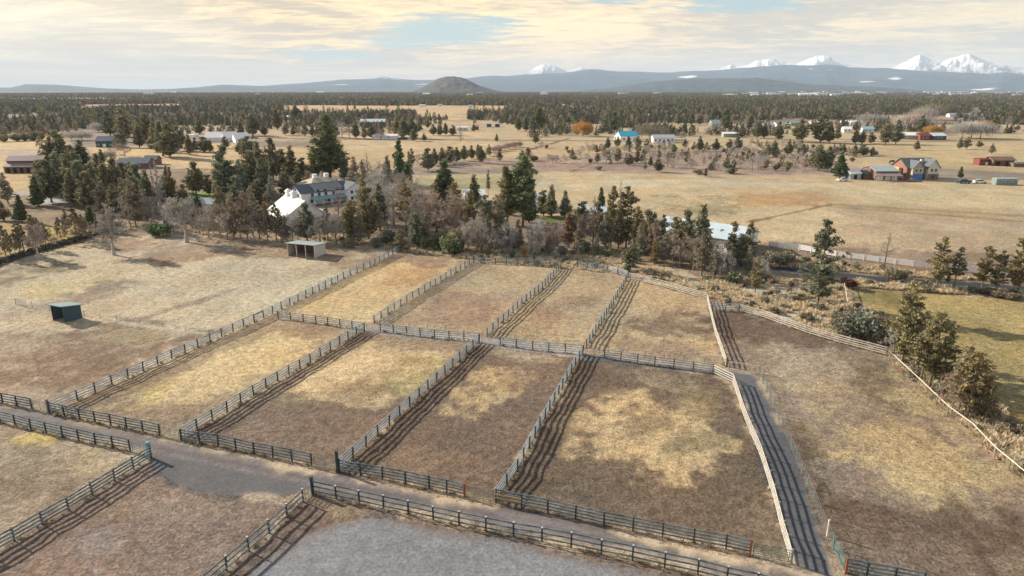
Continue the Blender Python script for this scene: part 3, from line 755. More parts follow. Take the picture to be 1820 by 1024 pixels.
def ridge(name, label, pts, r0, depth, m, rough=0.12, seed=1, step=3.0, nd=26, base_noise=1.0, sharp=1.0, group=None):
    """pts: skyline (photo x, y), crest at distance r0, flanks `depth` deep front and back"""
    xs = np.arange(pts[0][0], pts[-1][0] + step, step)
    ys = np.interp(xs, [p[0] for p in pts], [p[1] for p in pts])
    v, f = [], []
    hz = []
    for x, y in zip(xs, ys):
        d = px_dir(x, y)
        hz.append((d.x / math.hypot(d.x, d.y), d.y / math.hypot(d.x, d.y), CH + r0 * d.z / math.hypot(d.x, d.y)))
    hz = np.array(hz)
    s = np.linspace(-1, 1, nd)
    S, I = np.meshgrid(s, np.arange(len(xs)), indexing='xy')
    D = r0 + S * depth
    X = hz[:, 0][:, None] * D; Y = hz[:, 1][:, None] * D
    crest = np.maximum(hz[:, 2], 5)[:, None]
    sc = depth / 3.2
    n = fbm(X / sc, Y / sc, seed, 6, 0.55) - 0.5
    rid = 1 - np.abs(fbm(X / (sc * .7), Y / (sc * .7), seed + 9, 5) * 2 - 1)
    prof = np.clip(1 - np.abs(S) ** sharp, 0, 1)
    wgt = 4 * prof * (1 - prof)
    Z = crest * (prof + rough * wgt * (n * 2 + (rid - .75)) * base_noise) - 12
    small = (fbm(X / (sc * .16), Y / (sc * .16), seed + 3, 3) - 0.5) * crest * 0.07
    Z = Z + small * np.where(prof > 0.02, 1, 0)
    Z = np.maximum(Z, -0.8)
    nx, ny = X.shape
    verts = np.stack([X, Y, Z], -1).reshape(-1, 3)
    i = np.arange(nx - 1)[:, None]; j = np.arange(ny - 1)[None, :]
    a = i * ny + j
    F = np.stack([a, a + ny, a + ny + 1, a + 1], -1).reshape(-1, 4)
    o = link(name, fast_mesh(name, verts, F, [m], True))
    tag(o, label, None, None, 'structure')
    return o


m_far = terrain_material('far_forest_slope', (0.040, 0.085, 0.135), (0.095, 0.145, 0.20), 0.0018, patch=0.00085)  # the blue of distant haze is painted into this forest base colour
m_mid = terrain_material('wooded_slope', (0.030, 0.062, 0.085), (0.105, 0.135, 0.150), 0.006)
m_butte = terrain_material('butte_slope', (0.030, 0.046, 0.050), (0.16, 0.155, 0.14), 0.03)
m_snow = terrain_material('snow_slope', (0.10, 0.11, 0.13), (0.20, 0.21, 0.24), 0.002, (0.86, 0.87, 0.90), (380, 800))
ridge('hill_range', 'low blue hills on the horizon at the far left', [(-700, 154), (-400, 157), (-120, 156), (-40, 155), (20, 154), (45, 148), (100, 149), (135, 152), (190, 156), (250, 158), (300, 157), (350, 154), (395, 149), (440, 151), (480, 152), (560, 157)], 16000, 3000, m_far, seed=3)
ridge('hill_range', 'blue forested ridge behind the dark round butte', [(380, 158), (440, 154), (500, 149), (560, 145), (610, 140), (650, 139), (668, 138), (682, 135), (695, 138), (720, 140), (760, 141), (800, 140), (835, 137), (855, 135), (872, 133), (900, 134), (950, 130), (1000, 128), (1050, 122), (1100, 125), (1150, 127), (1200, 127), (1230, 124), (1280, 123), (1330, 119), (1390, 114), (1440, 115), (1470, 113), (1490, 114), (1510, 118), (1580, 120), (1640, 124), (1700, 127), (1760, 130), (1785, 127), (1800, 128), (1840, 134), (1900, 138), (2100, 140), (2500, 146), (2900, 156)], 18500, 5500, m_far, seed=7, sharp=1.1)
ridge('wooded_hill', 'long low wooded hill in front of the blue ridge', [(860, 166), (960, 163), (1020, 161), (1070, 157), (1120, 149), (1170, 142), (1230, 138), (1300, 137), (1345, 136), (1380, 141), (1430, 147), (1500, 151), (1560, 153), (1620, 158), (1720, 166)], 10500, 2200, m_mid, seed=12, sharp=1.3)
ridge('butte', 'dark round wooded butte rising from the plain', [(715, 168), (735, 160), (748, 154), (762, 147), (777, 138), (791, 134.5), (807, 133.5), (822, 136), (838, 143), (852, 150), (868, 155), (888, 160), (920, 164), (960, 169)], 6800, 800, m_butte, seed=5, step=1.5, nd=40, sharp=1.6, rough=.2)
for nm, lb, pts in (
    ('snow_peak', 'single snow cone above the blue ridge, nearest the round butte', [(900, 140), (925, 130), (940, 126), (955, 117), (965, 112.5), (973, 112), (985, 115), (1000, 123), (1020, 127), (1040, 135)]),
    ('snow_peak', 'small broken snow peak just right of the single snow cone', [(985, 135), (1010, 124), (1022, 122), (1032, 119), (1042, 121), (1060, 125), (1100, 132)]),
    ('snow_peak', 'low jagged snow peak in the middle of the skyline', [(1250, 126), (1280, 121), (1298, 114), (1310, 117), (1330, 115), (1345, 107), (1358, 105), (1368, 103), (1378, 104), (1388, 107), (1400, 110), (1430, 116)]),
    ('snow_peak', 'broad snow dome left of the twin snow peaks', [(1395, 116), (1420, 112), (1438, 102), (1450, 98), (1465, 97), (1476, 99), (1482, 107), (1500, 114), (1530, 118)]),
    ('snow_peak', 'pointed left summit of the twin snow peaks', [(1550, 130), (1590, 117), (1610, 109), (1628, 99), (1636, 96), (1646, 99), (1656, 104), (1675, 107), (1700, 118)]),
    ('snow_peak', 'highest snow summit at the far right', [(1640, 128), (1665, 112), (1685, 103), (1705, 98), (1715, 94.5), (1725, 94), (1735, 98), (1755, 108), (1780, 114), (1800, 117), (1830, 122), (1900, 132)]),
):
    ridge(nm, lb, pts, 26500, 2900, m_snow, seed=int(pts[0][0]), step=1.0, nd=64, sharp=1.0, rough=.34)

# ------------------------------------------------------------------ fences, posts and gates
M = {}
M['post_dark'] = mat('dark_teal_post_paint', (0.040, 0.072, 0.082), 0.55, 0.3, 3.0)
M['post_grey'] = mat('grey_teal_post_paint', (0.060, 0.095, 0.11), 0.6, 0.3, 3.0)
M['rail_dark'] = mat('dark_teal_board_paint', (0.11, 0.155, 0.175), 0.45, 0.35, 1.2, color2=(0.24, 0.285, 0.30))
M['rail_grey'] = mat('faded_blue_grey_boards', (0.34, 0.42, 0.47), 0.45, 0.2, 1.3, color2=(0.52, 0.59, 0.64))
M['rail_pale'] = mat('bleached_grey_boards', (0.40, 0.38, 0.33), 0.6, 0.2, 1.5, color2=(0.55, 0.52, 0.45))
M['rail_cream'] = mat('cream_weathered_boards', (0.50, 0.48, 0.43), 0.6, 0.2, 1.5, color2=(0.66, 0.63, 0.56))
M['post_pale'] = mat('bleached_grey_posts', (0.30, 0.28, 0.24), 0.7, 0.2, 2)
M['post_red'] = mat('rust_red_stained_post', (0.30, 0.10, 0.05), 0.7, 0.2, 2)
M['fresh_wood'] = mat('fresh_tan_lumber', (0.50, 0.33, 0.18), 0.7, 0.2, 2)
M['rust_rail'] = mat('rusty_orange_board', (0.34, 0.13, 0.06), 0.7, 0.2, 2)
M['cap_white'] = mat('white_post_cap', (0.55, 0.56, 0.56), 0.5, 0.1, 2)
M['gate_green'] = mat('green_grey_gate_pipe', (0.16, 0.22, 0.20), 0.45, 0.2, 2)
M['gate_teal'] = mat('teal_gate_pipe', (0.06, 0.17, 0.15), 0.45, 0.2, 2)
M['gate_galv'] = mat('galvanised_gate_pipe', (0.34, 0.37, 0.39), 0.4, 0.15, 2, metallic=0.3)
M['vinyl'] = mat('white_vinyl', (0.90, 0.90, 0.90), 0.4, 0.05, 1)
M['wire'] = mat('galvanised_wire', (0.35, 0.36, 0.36), 0.5, 0.1, 1)
M['tpost'] = mat('steel_tee_post', (0.20, 0.21, 0.19), 0.6, 0.3, 1)
M['wood_grey'] = mat('weathered_post_wood', (0.30, 0.25, 0.19), 0.85, 0.25, 2)
M['rope_cream'] = mat('cream_top_rail', (0.62, 0.56, 0.44), 0.7, 0.12, 2)

_post_cache = {}


def post_mesh(h, w, m, key):
    if key not in _post_cache:
        mb = MB()
        mb.box((0, 0, h / 2 - 0.1), (w, w, h + 0.2))
        mb.box((0, 0, h + 0.012), (w * 1.12, w * 1.12, 0.025))
        _post_cache[key] = mb.mesh('post', m)
    return _post_cache[key]


def resample(pts, spacing):
    out = [pts[0]]
    for a, b in zip(pts[:-1], pts[1:]):
        L = math.hypot(b[0] - a[0], b[1] - a[1])
        n = max(1, round(L / spacing))
        for k in range(1, n + 1):
            out.append((a[0] + (b[0] - a[0]) * k / n, a[1] + (b[1] - a[1]) * k / n))
    return out


def rail_fence(label, px, style, rails=4, h=1.42, spacing=2.44, side=1, caps=False, special=None, end_posts=None, group='board fences round the paddocks', rng=None):
    """px: ground points along the fence in photo pixels; one thing with every post and every rail line a part"""
    rnd = random.Random(sum(ord(c) for c in label))
    w = [(G(*p).x, G(*p).y) for p in px]
    P = resample(w, spacing)
    o = thing('rail_fence', label, 'fence', (P[0][0], P[0][1], 0), group=group)
    pm, rm = style
    key = (h, rails, pm)
    me = post_mesh(h, 0.125, M[pm], key)
    loc = [(x - P[0][0], y - P[0][1]) for x, y in P]
    n = len(loc)
    lean = [rnd.uniform(-0.05, 0.05) for _ in range(n)]
    for i, (x, y) in enumerate(loc):
        mm = me
        lab = None
        if end_posts and i in end_posts:
            mm = post_mesh(h * 1.04, 0.17, M[end_posts[i]], ('end', end_posts[i], h)); lab = 'rust red post'
        elif end_posts and i - n in end_posts:
            mm = post_mesh(h * 1.04, 0.17, M[end_posts[i - n]], ('end', end_posts[i - n], h)); lab = 'rust red post'
        j = min(i, n - 2)
        a = math.atan2(loc[j + 1][1] - loc[j][1], loc[j + 1][0] - loc[j][0])
        po = link('post', mm, o, (x, y, 0), a)
        po.rotation_euler[0] = lean[i]
        if lab:
            po['label'] = lab
        if caps:
            cb = MB().box((0, 0, h + 0.05), (0.155, 0.155, 0.07)) if 'capmesh' not in _post_cache else None
            if cb:
                _post_cache['capmesh'] = cb.mesh('cap', M['cap_white'])
            link('cap', _post_cache['capmesh'], po, (0, 0, 0))
    gap = (h - 0.12) / rails
    z0 = [rnd.uniform(-.045, .045) for _ in range(n)]
    for k in range(rails):
        z = 0.30 + (h - 0.30 - 0.09) * k / (rails - 1)
        mb = MB()
        for i in range(n - 1):
            (x0, y0), (x1, y1) = loc[i], loc[i + 1]
            L = math.hypot(x1 - x0, y1 - y0)
            nx, ny = -(y1 - y0) / L * side * 0.098, (x1 - x0) / L * side * 0.098
            e = 0.006
            dx, dy = (x1 - x0) / L * e, (y1 - y0) / L * e
            mb.beam((x0 + nx + dx, y0 + ny + dy, z + z0[i] + rnd.uniform(-.015, .015)), (x1 + nx - dx, y1 + ny - dy, z + z0[i + 1] + rnd.uniform(-.015, .015)), 0.04, {'rail_cream': .125, 'rail_dark': .165}.get(rm, .15))
        mb.build('rail', M[rm], o)
    if special:
        for (i, k), mk in special.items():
            if i > n - 2:
                continue
            z = 0.30 + (h - 0.30 - 0.09) * k / (rails - 1)
            (x0, y0), (x1, y1) = loc[i], loc[i + 1]
            L = math.hypot(x1 - x0, y1 - y0)
            nx, ny = -(y1 - y0) / L * side * -0.092, (x1 - x0) / L * side * -0.092
            r = MB().beam((x0 + nx, y0 + ny, z), (x1 + nx, y1 + ny, z), 0.05, 0.18).build('rail', M[mk], o)
            r['label'] = 'fresh tan replacement board' if mk == 'fresh_wood' else 'rusty orange board'
    return o


def pipe_gate(label, p0, p1, m='gate_green', h=1.25, bars=5, mesh=True, group='pipe gates between the fences', z0=0.12):
    a, b = G(*p0), G(*p1)
    o = thing('pipe_gate', label, 'gate', (a.x, a.y, 0), group=group)
    d = b - a
    u = d.normalized()
    s = u * 0.16
    e = d - u * 0.16
    fr = MB()
    fr.tube(s + Vector((0, 0, z0)), s + Vector((0, 0, h)), 0.03, 0.03)
    fr.tube(e + Vector((0, 0, z0)), e + Vector((0, 0, h)), 0.03, 0.03)
    fr.tube(s + Vector((0, 0, h)), e + Vector((0, 0, h)), 0.03, 0.03)
    fr.tube(s + Vector((0, 0, z0)), e + Vector((0, 0, z0)), 0.03, 0.03)
    mid = (s + e) / 2
    fr.tube(mid + Vector((0, 0, z0)), mid + Vector((0, 0, h)), 0.022, 0.022)
    fr.build('frame', M[m], o)
    for k in range(1, bars):
        z = z0 + (h - z0) * k / bars
        MB().tube(s + Vector((0, 0, z)), e + Vector((0, 0, z)), 0.022, 0.022).build('bar', M[m], o)
    if mesh:
        mb = MB()
        nv = max(6, int(d.length / 0.22))
        for k in range(1, nv):
            q = s + (e - s) * (k / nv)
            mb.tube(q + Vector((0, 0, z0)), q + Vector((0, 0, h)), 0.006, 0.006, 4)
        mb.build('wire_mesh', M['wire'], o)
    return o


def line_fence(label, px, spacing, h=1.25, post='tpost', wires=3, top=None, cat='wire fence', name='wire_fence', pw=0.06, capw=False, group=None, mesh=False):
    w = [(G(*p).x, G(*p).y) for p in px]
    P = resample(w, spacing)
    o = thing(name, label, cat, (P[0][0], P[0][1], 0), group=group)
    loc = [(x - P[0][0], y - P[0][1]) for x, y in P]
    rnd = random.Random(len(label))
    me = post_mesh(h, pw, M[post], ('wf', h, pw, post))
    for i, (x, y) in enumerate(loc):
        po = link('post', me, o, (x, y, 0), rnd.uniform(0, 1))
        po.rotation_euler[0] = rnd.uniform(-.04, .04)
        if capw:
            if 'wcap' not in _post_cache:
                _post_cache['wcap'] = MB().box((0, 0, h + 0.03), (0.10, 0.10, 0.10)).mesh('cap', M['cap_white'])
            link('cap', _post_cache['wcap'], po)
    for k in range(wires):
        z = 0.25 + (h - 0.32) * k / max(1, wires - 1)
        mb = MB()
        for i in range(len(loc) - 1):
            mb.tube((*loc[i], z), (*loc[i + 1], z), 0.008, 0.008, 4, cap=False)
        mb.build('wire', M['wire'], o)
    if mesh:
        mb = MB()
        for i in range(len(loc) - 1):
            L = math.hypot(loc[i + 1][0] - loc[i][0], loc[i + 1][1] - loc[i][1])
            nn = int(L / 0.25)
            for q in range(1, nn):
                x = loc[i][0] + (loc[i + 1][0] - loc[i][0]) * q / nn
                y = loc[i][1] + (loc[i + 1][1] - loc[i][1]) * q / nn
                mb.tube((x, y, 0.1), (x, y, h - 0.05), 0.006, 0.006, 3, cap=False)
        mb.build('wire_mesh', M['gate_galv'], o)
    if top:
        mb = MB()
        for i in range(len(loc) - 1):
            mb.tube((*loc[i], h + .02), (*loc[i + 1], h + .02), 0.055, 0.055, 6)
        mb.build('top_rail', M[top], o)
    return o


DK, GR, PL, CR = ('post_dark', 'rail_dark'), ('post_grey', 'rail_grey'), ('post_pale', 'rail_pale'), ('post_pale', 'rail_cream')
# side paddock fences running away from the road
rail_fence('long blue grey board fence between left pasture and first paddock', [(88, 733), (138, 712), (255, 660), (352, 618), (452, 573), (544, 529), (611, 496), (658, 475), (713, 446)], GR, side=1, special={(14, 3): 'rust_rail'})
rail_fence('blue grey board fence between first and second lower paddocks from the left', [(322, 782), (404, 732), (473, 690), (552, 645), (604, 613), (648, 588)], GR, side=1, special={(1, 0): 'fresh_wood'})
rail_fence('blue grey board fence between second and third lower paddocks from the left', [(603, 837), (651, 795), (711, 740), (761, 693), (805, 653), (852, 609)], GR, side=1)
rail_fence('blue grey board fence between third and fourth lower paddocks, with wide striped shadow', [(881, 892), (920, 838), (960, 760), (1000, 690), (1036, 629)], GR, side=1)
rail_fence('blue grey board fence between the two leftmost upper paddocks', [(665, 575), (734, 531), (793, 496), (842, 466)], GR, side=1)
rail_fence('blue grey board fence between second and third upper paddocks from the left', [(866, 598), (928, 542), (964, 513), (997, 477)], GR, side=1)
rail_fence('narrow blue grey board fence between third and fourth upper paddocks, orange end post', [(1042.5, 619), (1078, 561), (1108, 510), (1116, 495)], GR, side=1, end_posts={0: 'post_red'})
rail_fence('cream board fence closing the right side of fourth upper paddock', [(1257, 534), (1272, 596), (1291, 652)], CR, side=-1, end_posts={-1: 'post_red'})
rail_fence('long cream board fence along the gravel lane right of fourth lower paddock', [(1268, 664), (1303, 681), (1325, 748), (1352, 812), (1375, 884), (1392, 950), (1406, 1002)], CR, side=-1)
# road side
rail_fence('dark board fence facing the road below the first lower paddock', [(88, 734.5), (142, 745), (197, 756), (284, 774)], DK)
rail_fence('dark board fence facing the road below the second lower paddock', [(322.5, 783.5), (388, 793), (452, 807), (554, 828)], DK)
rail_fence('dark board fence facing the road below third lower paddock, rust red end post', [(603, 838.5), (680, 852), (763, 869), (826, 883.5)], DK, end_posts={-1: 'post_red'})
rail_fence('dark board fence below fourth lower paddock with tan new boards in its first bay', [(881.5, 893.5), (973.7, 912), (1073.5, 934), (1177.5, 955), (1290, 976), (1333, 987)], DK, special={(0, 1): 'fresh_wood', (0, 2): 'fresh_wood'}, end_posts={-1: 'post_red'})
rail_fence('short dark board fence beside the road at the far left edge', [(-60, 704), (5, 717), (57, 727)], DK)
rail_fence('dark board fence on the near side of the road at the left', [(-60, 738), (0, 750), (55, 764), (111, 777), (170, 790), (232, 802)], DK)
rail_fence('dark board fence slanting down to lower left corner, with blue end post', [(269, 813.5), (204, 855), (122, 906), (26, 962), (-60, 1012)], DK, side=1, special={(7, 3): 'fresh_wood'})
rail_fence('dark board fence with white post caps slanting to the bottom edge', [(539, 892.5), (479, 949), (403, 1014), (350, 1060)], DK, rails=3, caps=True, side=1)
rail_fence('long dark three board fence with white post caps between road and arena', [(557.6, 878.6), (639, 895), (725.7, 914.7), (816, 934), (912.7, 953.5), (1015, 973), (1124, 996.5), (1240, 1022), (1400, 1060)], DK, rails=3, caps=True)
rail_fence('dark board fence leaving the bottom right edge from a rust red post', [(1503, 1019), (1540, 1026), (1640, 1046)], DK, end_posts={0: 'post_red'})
# the cross fences
rail_fence('blue grey cross fence at the far end of the first lower paddock', [(494.6, 567), (562, 575), (648, 588)], GR, side=1)
rail_fence('blue grey cross fence at the far end of the second lower paddock', [(676, 589), (747, 598), (851, 608)], GR, side=1)
rail_fence('blue grey cross fence above the third lower paddock, rusty top board at its right', [(889, 614), (946.5, 622), (1034, 629.5)], GR, side=1, special={(5, 3): 'rust_rail'})
rail_fence('blue grey cross fence at the far end of the fourth lower paddock', [(1074, 637), (1163.5, 650), (1267, 664)], GR, side=1)
rail_fence('shaded blue grey board fence along the back of second upper paddock', [(842, 467), (900, 470), (997, 475)], ('post_dark', 'rail_dark'), side=1)  # dark paint pair puts the shade on this blue grey fence into its colour
rail_fence('blue grey board fence along the back of third upper paddock', [(1026, 476), (1079, 483), (1116, 493)], GR, side=1)
rail_fence('bleached grey board fence along the back of fourth upper paddock', [(1143, 502), (1176, 510), (1256, 533)], PL, side=-1)
rail_fence('short blue grey board fence at the top of the long right paddock', [(1266, 552), (1313, 554)], GR, side=1)
rail_fence('long bleached board fence slanting down to the junipers on the right', [(1314, 554), (1358.5, 566), (1432, 592), (1509, 615), (1574, 632)], PL, side=-1)

pipe_gate('pipe gate at the far left between board fence and first paddock corner', (58, 727), (87, 733))
pipe_gate('pipe gate at the road corner of first and second lower paddocks', (285, 774.5), (321, 782))
pipe_gate('pipe gate at the road corner of second and third lower paddocks', (556, 828.5), (601, 837))
pipe_gate('pipe gate at the road corner of third and fourth lower paddocks', (827, 884), (880, 892.5))
pipe_gate('teal pipe gate closing the road side of the fence by the gravel lane', (1335, 988), (1405, 1001.5), 'gate_teal')
pipe_gate('pipe gate across the near corner beside the blue end post', (234, 802.5), (267, 811))
pipe_gate('pipe gate between the two white capped fences at the arena', (541, 891.5), (556, 879.5))
pipe_gate('teal pipe gate at the bottom end of the lane wire fence', (1480, 976), (1501, 1017), 'gate_teal')
pipe_gate('galvanised gate between first and second cross fences', (650, 587), (675, 589), 'gate_galv')
pipe_gate('galvanised gate between second and third cross fences', (854, 609), (888, 613), 'gate_galv')
pipe_gate('galvanised gate between third and fourth cross fences', (1038, 630), (1073, 636), 'gate_galv')
pipe_gate('galvanised gate at the far right corner of third upper paddock', (1118, 495), (1141, 501), 'gate_galv')
pipe_gate('small pipe gate near the green shed at the left edge', (28, 541), (48, 546), 'gate_galv')


def gate_post(label, p, h, w, m):
    mb = MB()
    mb.box((0, 0, h / 2 - .1), (w, w, h + .2))
    mb.box((0, 0, h + .04), (w * 1.2, w * 1.2, .08))
    o = mb.build('gate_post', M[m], loc=G(*p))
    tag(o, label, 'post')
    return o


M['post_blue'] = mat('pale_blue_post_paint', (0.16, 0.33, 0.42), 0.5, 0.1, 2)
gate_post('tall dark post at the road corner of third lower paddock', (600.5, 838), 2.3, 0.26, 'post_dark')
gate_post('pale blue post ending the slanting fence at the road', (266, 813), 1.75, 0.28, 'post_blue')
gate_post('tall dark post where the capped arena fence starts', (556, 879), 1.9, 0.26, 'post_dark')
gate_post('olive post at the first paddock corner on the left', (87, 733), 1.7, 0.22, 'wood_grey')
gate_post('pale yellow wooden post in the lane wire fence', (1470, 953), 1.6, 0.13, 'rope_cream')

# wire fences
line_fence('green wire mesh fence along the right side of the gravel lane', [(1350, 668), (1398, 780), (1434, 866), (1470, 953), (1480, 976)], 2.44, 1.35, 'gate_green', 4, pw=0.09, mesh=True)
line_fence('single rail fence across the top of the gravel lane', [(1295, 656), (1349, 664)], 3.2, 1.1, 'wood_grey', 1, top='rope_cream', cat='fence', pw=0.11)
line_fence('cream topped wire fence slanting past the junipers to the right edge', [(1580, 640), (1632, 690), (1682, 739), (1725, 771), (1766, 815), (1819, 860), (1900, 930)], 3.0, 1.3, 'wood_grey', 3, top='rope_cream', cat='fence', pw=0.12)
line_fence('thin electric fence in front of second upper paddock', [(695, 581), (760, 587), (858, 597)], 3.0, 1.2, 'tpost', 2, capw=True, group='thin electric fences above the alley')
line_fence('thin electric fence in front of third upper paddock', [(900, 605), (970, 613), (1038, 621)], 3.0, 1.2, 'tpost', 2, capw=True, group='thin electric fences above the alley')
line_fence('thin electric fence in front of fourth upper paddock', [(1082, 628), (1180, 640), (1288, 652)], 3.0, 1.2, 'tpost', 2, capw=True, group='thin electric fences above the alley')
line_fence('low wire fence from the green shed across the left pasture', [(88, 552), (150, 561), (208, 571), (290, 582), (372, 597)], 4.5, 1.0, 'tpost', 2)
line_fence('wire fence running left from the green shed', [(-60, 528), (28, 541), (88, 552)], 4.0, 1.1, 'wood_grey', 2)
line_fence('thin post and wire fence below the asphalt driveway', [(1498, 505), (1505, 548)], 5.0, 1.2, 'wood_grey', 3, top='rope_cream')
line_fence('dark wire fence along the far edge of the central field', [(1380, 256), (1600, 252), (1830, 250)], 8.0, 1.3, 'tpost', 3, pw=.12)


def vinyl_fence(label, px, spacing=3.0, h=1.45, rails=3):
    w = [(G(*p).x, G(*p).y) for p in px]
    P = resample(w, spacing)
    o = thing('vinyl_fence', label, 'fence', (P[0][0], P[0][1], 0))
    loc = [(x - P[0][0], y - P[0][1]) for x, y in P]
    me = post_mesh(h, 0.16, M['vinyl'], 'vinylpost')
    for i, (x, y) in enumerate(loc):
        j = min(i, len(loc) - 2)
        link('post', me, o, (x, y, 0), math.atan2(loc[j + 1][1] - loc[j][1], loc[j + 1][0] - loc[j][0]))
    for k in range(rails):
        mb = MB()
        z = 0.40 + (h - 0.5) * k / (rails - 1)
        for i in range(len(loc) - 1):
            d = Vector((loc[i + 1][0] - loc[i][0], loc[i + 1][1] - loc[i][1], 0)).normalized() * 0.085
            mb.beam(Vector((*loc[i], z)) + d, Vector((*loc[i + 1], z)) - d, 0.05, 0.23)
        mb.build('rail', M['vinyl'], o)
    return o


vinyl_fence('long white vinyl rail fence above the asphalt driveway', [(1366, 439), (1420, 445), (1485, 457), (1560, 467), (1622, 475), (1727, 485), (1860, 500)], rails=4)
# dark pickets beside its left end
ob = MB()
for k in range(7):
    q = G(1366 + k * 2.6, 441 + k * 0.4)
    if k == 0:
        q0 = q
    ob.tube(q - q0 + Vector((0, 0, -.1)), q - q0 + Vector((0.05, 0, 1.7 + .2 * math.sin(k * 3))), 0.07, 0.06)
tag(ob.build('stake_fence', M['wood_grey'], loc=q0), 'short run of dark upright stakes at the left end of white fence', 'fence')


def rock_wall():
    rnd = random.Random(4)
    w = [(G(*p).x, G(*p).y) for p in [(-120, 512), (0, 469), (60, 449), (110, 436), (160, 421), (190, 410), (215, 402)]]
    P = resample(w, 0.55)
    mb = MB()
    x0, y0 = P[0]
    for (x, y) in P:
        for lay in range(3):
            for q in range(3 - lay):
                r = rnd.uniform(.34, .55)
                cx, cy = x - x0 + rnd.uniform(-.25, .25) + (q - (2 - lay) / 2) * .28, y - y0 + rnd.uniform(-.5, .5)
                cz = 0.22 + lay * 0.42 + rnd.uniform(-.06, .08)
                vs = []
                for a in range(6):
                    t = a * math.pi / 3 + rnd.uniform(-.3, .3)
                    vs.append((cx + r * math.cos(t) * rnd.uniform(.7, 1.1), cy + r * math.sin(t) * rnd.uniform(.7, 1.1), cz + rnd.uniform(-.15, .15)))
                vs.append((cx + rnd.uniform(-.1, .1), cy, cz + r * .75)); vs.append((cx, cy, cz - r * .7))
                mb.quadset(vs, [(a, (a + 1) % 6, 6) for a in range(6)] + [((a + 1) % 6, a, 7) for a in range(6)])
    o = mb.build('stone_wall', mat('dark_lava_stone', (0.060, 0.066, 0.058), 0.9, 0.5, 0.8, color2=(0.12, 0.12, 0.10)), loc=(x0, y0, 0))
    tag(o, 'low dark lava stone wall along the far edge of left pasture', 'stone wall')


rock_wall()

# ------------------------------------------------------------------ trees and shrubs
def leaf_material(name, dark, light, trans=0.25, obj_var=0.2):
    m = bpy.data.materials.new(name)
    m.use_nodes = True
    t = NT(m.node_tree)
    at = t.add('ShaderNodeAttribute'); at.attribute_name = 'v'
    info = t.add('ShaderNodeObjectInfo')
    f = t.math('ADD', t.math('MULTIPLY', at.outputs['Fac'], 0.8), t.math('MULTIPLY', info.outputs['Random'], obj_var), clamp=True)
    c = t.mix(f, dark, light)
    hue = t.math('FRACT', t.math('MULTIPLY', info.outputs['Random'], 7.31))
    c = t.mix(hue, t.mix(1.0, c, (1.12, 0.97, 0.88), 'MULTIPLY'), t.mix(1.0, c, (0.92, 1.0, 1.02), 'MULTIPLY'))
    d = t.add('ShaderNodeBsdfDiffuse'); t.put(d.inputs[0], c)
    tr = t.add('ShaderNodeBsdfTranslucent'); t.put(tr.inputs[0], c)
    mx = t.add('ShaderNodeMixShader'); mx.inputs[0].default_value = trans
    t.l.new(d.outputs[0], mx.inputs[1]); t.l.new(tr.outputs[0], mx.inputs[2])
    o = t.add('ShaderNodeOutputMaterial'); t.l.new(mx.outputs[0], o.inputs[0])
    return m


L = {
    'juniper': leaf_material('juniper_foliage', (0.095, 0.110, 0.072), (0.47, 0.46, 0.31), .25),
    'green': leaf_material('fir_foliage', (0.060, 0.098, 0.058), (0.30, 0.36, 0.20), .25),
    'pine': leaf_material('pine_foliage', (0.080, 0.108, 0.062), (0.40, 0.43, 0.23), .25),
    'olive': leaf_material('olive_juniper_foliage', (0.13, 0.12, 0.062), (0.52, 0.46, 0.26), .25),
    'browny': leaf_material('bronze_foliage', (0.155, 0.145, 0.110), (0.44, 0.405, 0.30), .25),
    'rusty': leaf_material('orange_brown_foliage', (0.17, 0.125, 0.078), (0.45, 0.345, 0.23), .25),
    'farwood': leaf_material('far_juniper_foliage', (0.050, 0.064, 0.052), (0.25, 0.245, 0.185), .22),
    'gold': leaf_material('golden_willow_twigs', (0.34, 0.20, 0.065), (0.66, 0.44, 0.17), .25),
    'twig': leaf_material('grey_mauve_twigs', (0.33, 0.305, 0.29), (0.74, 0.70, 0.66), .15),
    'twigbrown': leaf_material('brown_twigs', (0.27, 0.235, 0.205), (0.58, 0.51, 0.45), .15),
    'twigpink': leaf_material('reddish_twigs', (0.26, 0.195, 0.175), (0.54, 0.43, 0.385), .15),
    'sage': leaf_material('sage_foliage', (0.15, 0.145, 0.105), (0.42, 0.40, 0.31), .2),
    'drygrass': leaf_material('dry_grass_blades', (0.46, 0.39, 0.27), (0.82, 0.73, 0.55), .3),
    'redbush': leaf_material('dark_red_foliage', (0.08, 0.042, 0.036), (0.22, 0.12, 0.10), .2),
}
BK = {
    'bark': mat('grey_brown_bark', (0.19, 0.145, 0.11), 0.9, 0.35, 3),
    'bark_red': mat('orange_pine_bark', (0.20, 0.12, 0.075), 0.9, 0.35, 2),
    'bark_grey': mat('pale_grey_bark', (0.26, 0.235, 0.21), 0.9, 0.3, 3),
    'bark_mauve': mat('mauve_grey_bark', (0.30, 0.27, 0.25), 0.9, 0.3, 3),
    'bark_dead': mat('dead_tree_wood', (0.22, 0.155, 0.135), 0.9, 0.3, 3),
    'bark_pale': mat('whitish_bark', (0.42, 0.39, 0.35), 0.9, 0.25, 3),
}


def leaf_quads(centers, sizes, vals, rng, flat=0.0, stretch=1.6):
    n = len(centers)
    a = rng.normal(size=(n, 3)); a[:, 2] *= (1 - flat)
    a /= np.linalg.norm(a, axis=1)[:, None] + 1e-9
    b = rng.normal(size=(n, 3)); b -= a * (a * b).sum(1)[:, None]
    b /= np.linalg.norm(b, axis=1)[:, None] + 1e-9
    s = sizes[:, None]
    u, w = a * s * 0.5 * stretch, b * s * 0.5
    V = np.stack([centers - u - w * .7, centers + u * .7 - w, centers + u + w * .7, centers - u * .7 + w], 1).reshape(-1, 3)
    F = np.arange(n * 4).reshape(-1, 4)
    return V, F, np.repeat(vals, 4)


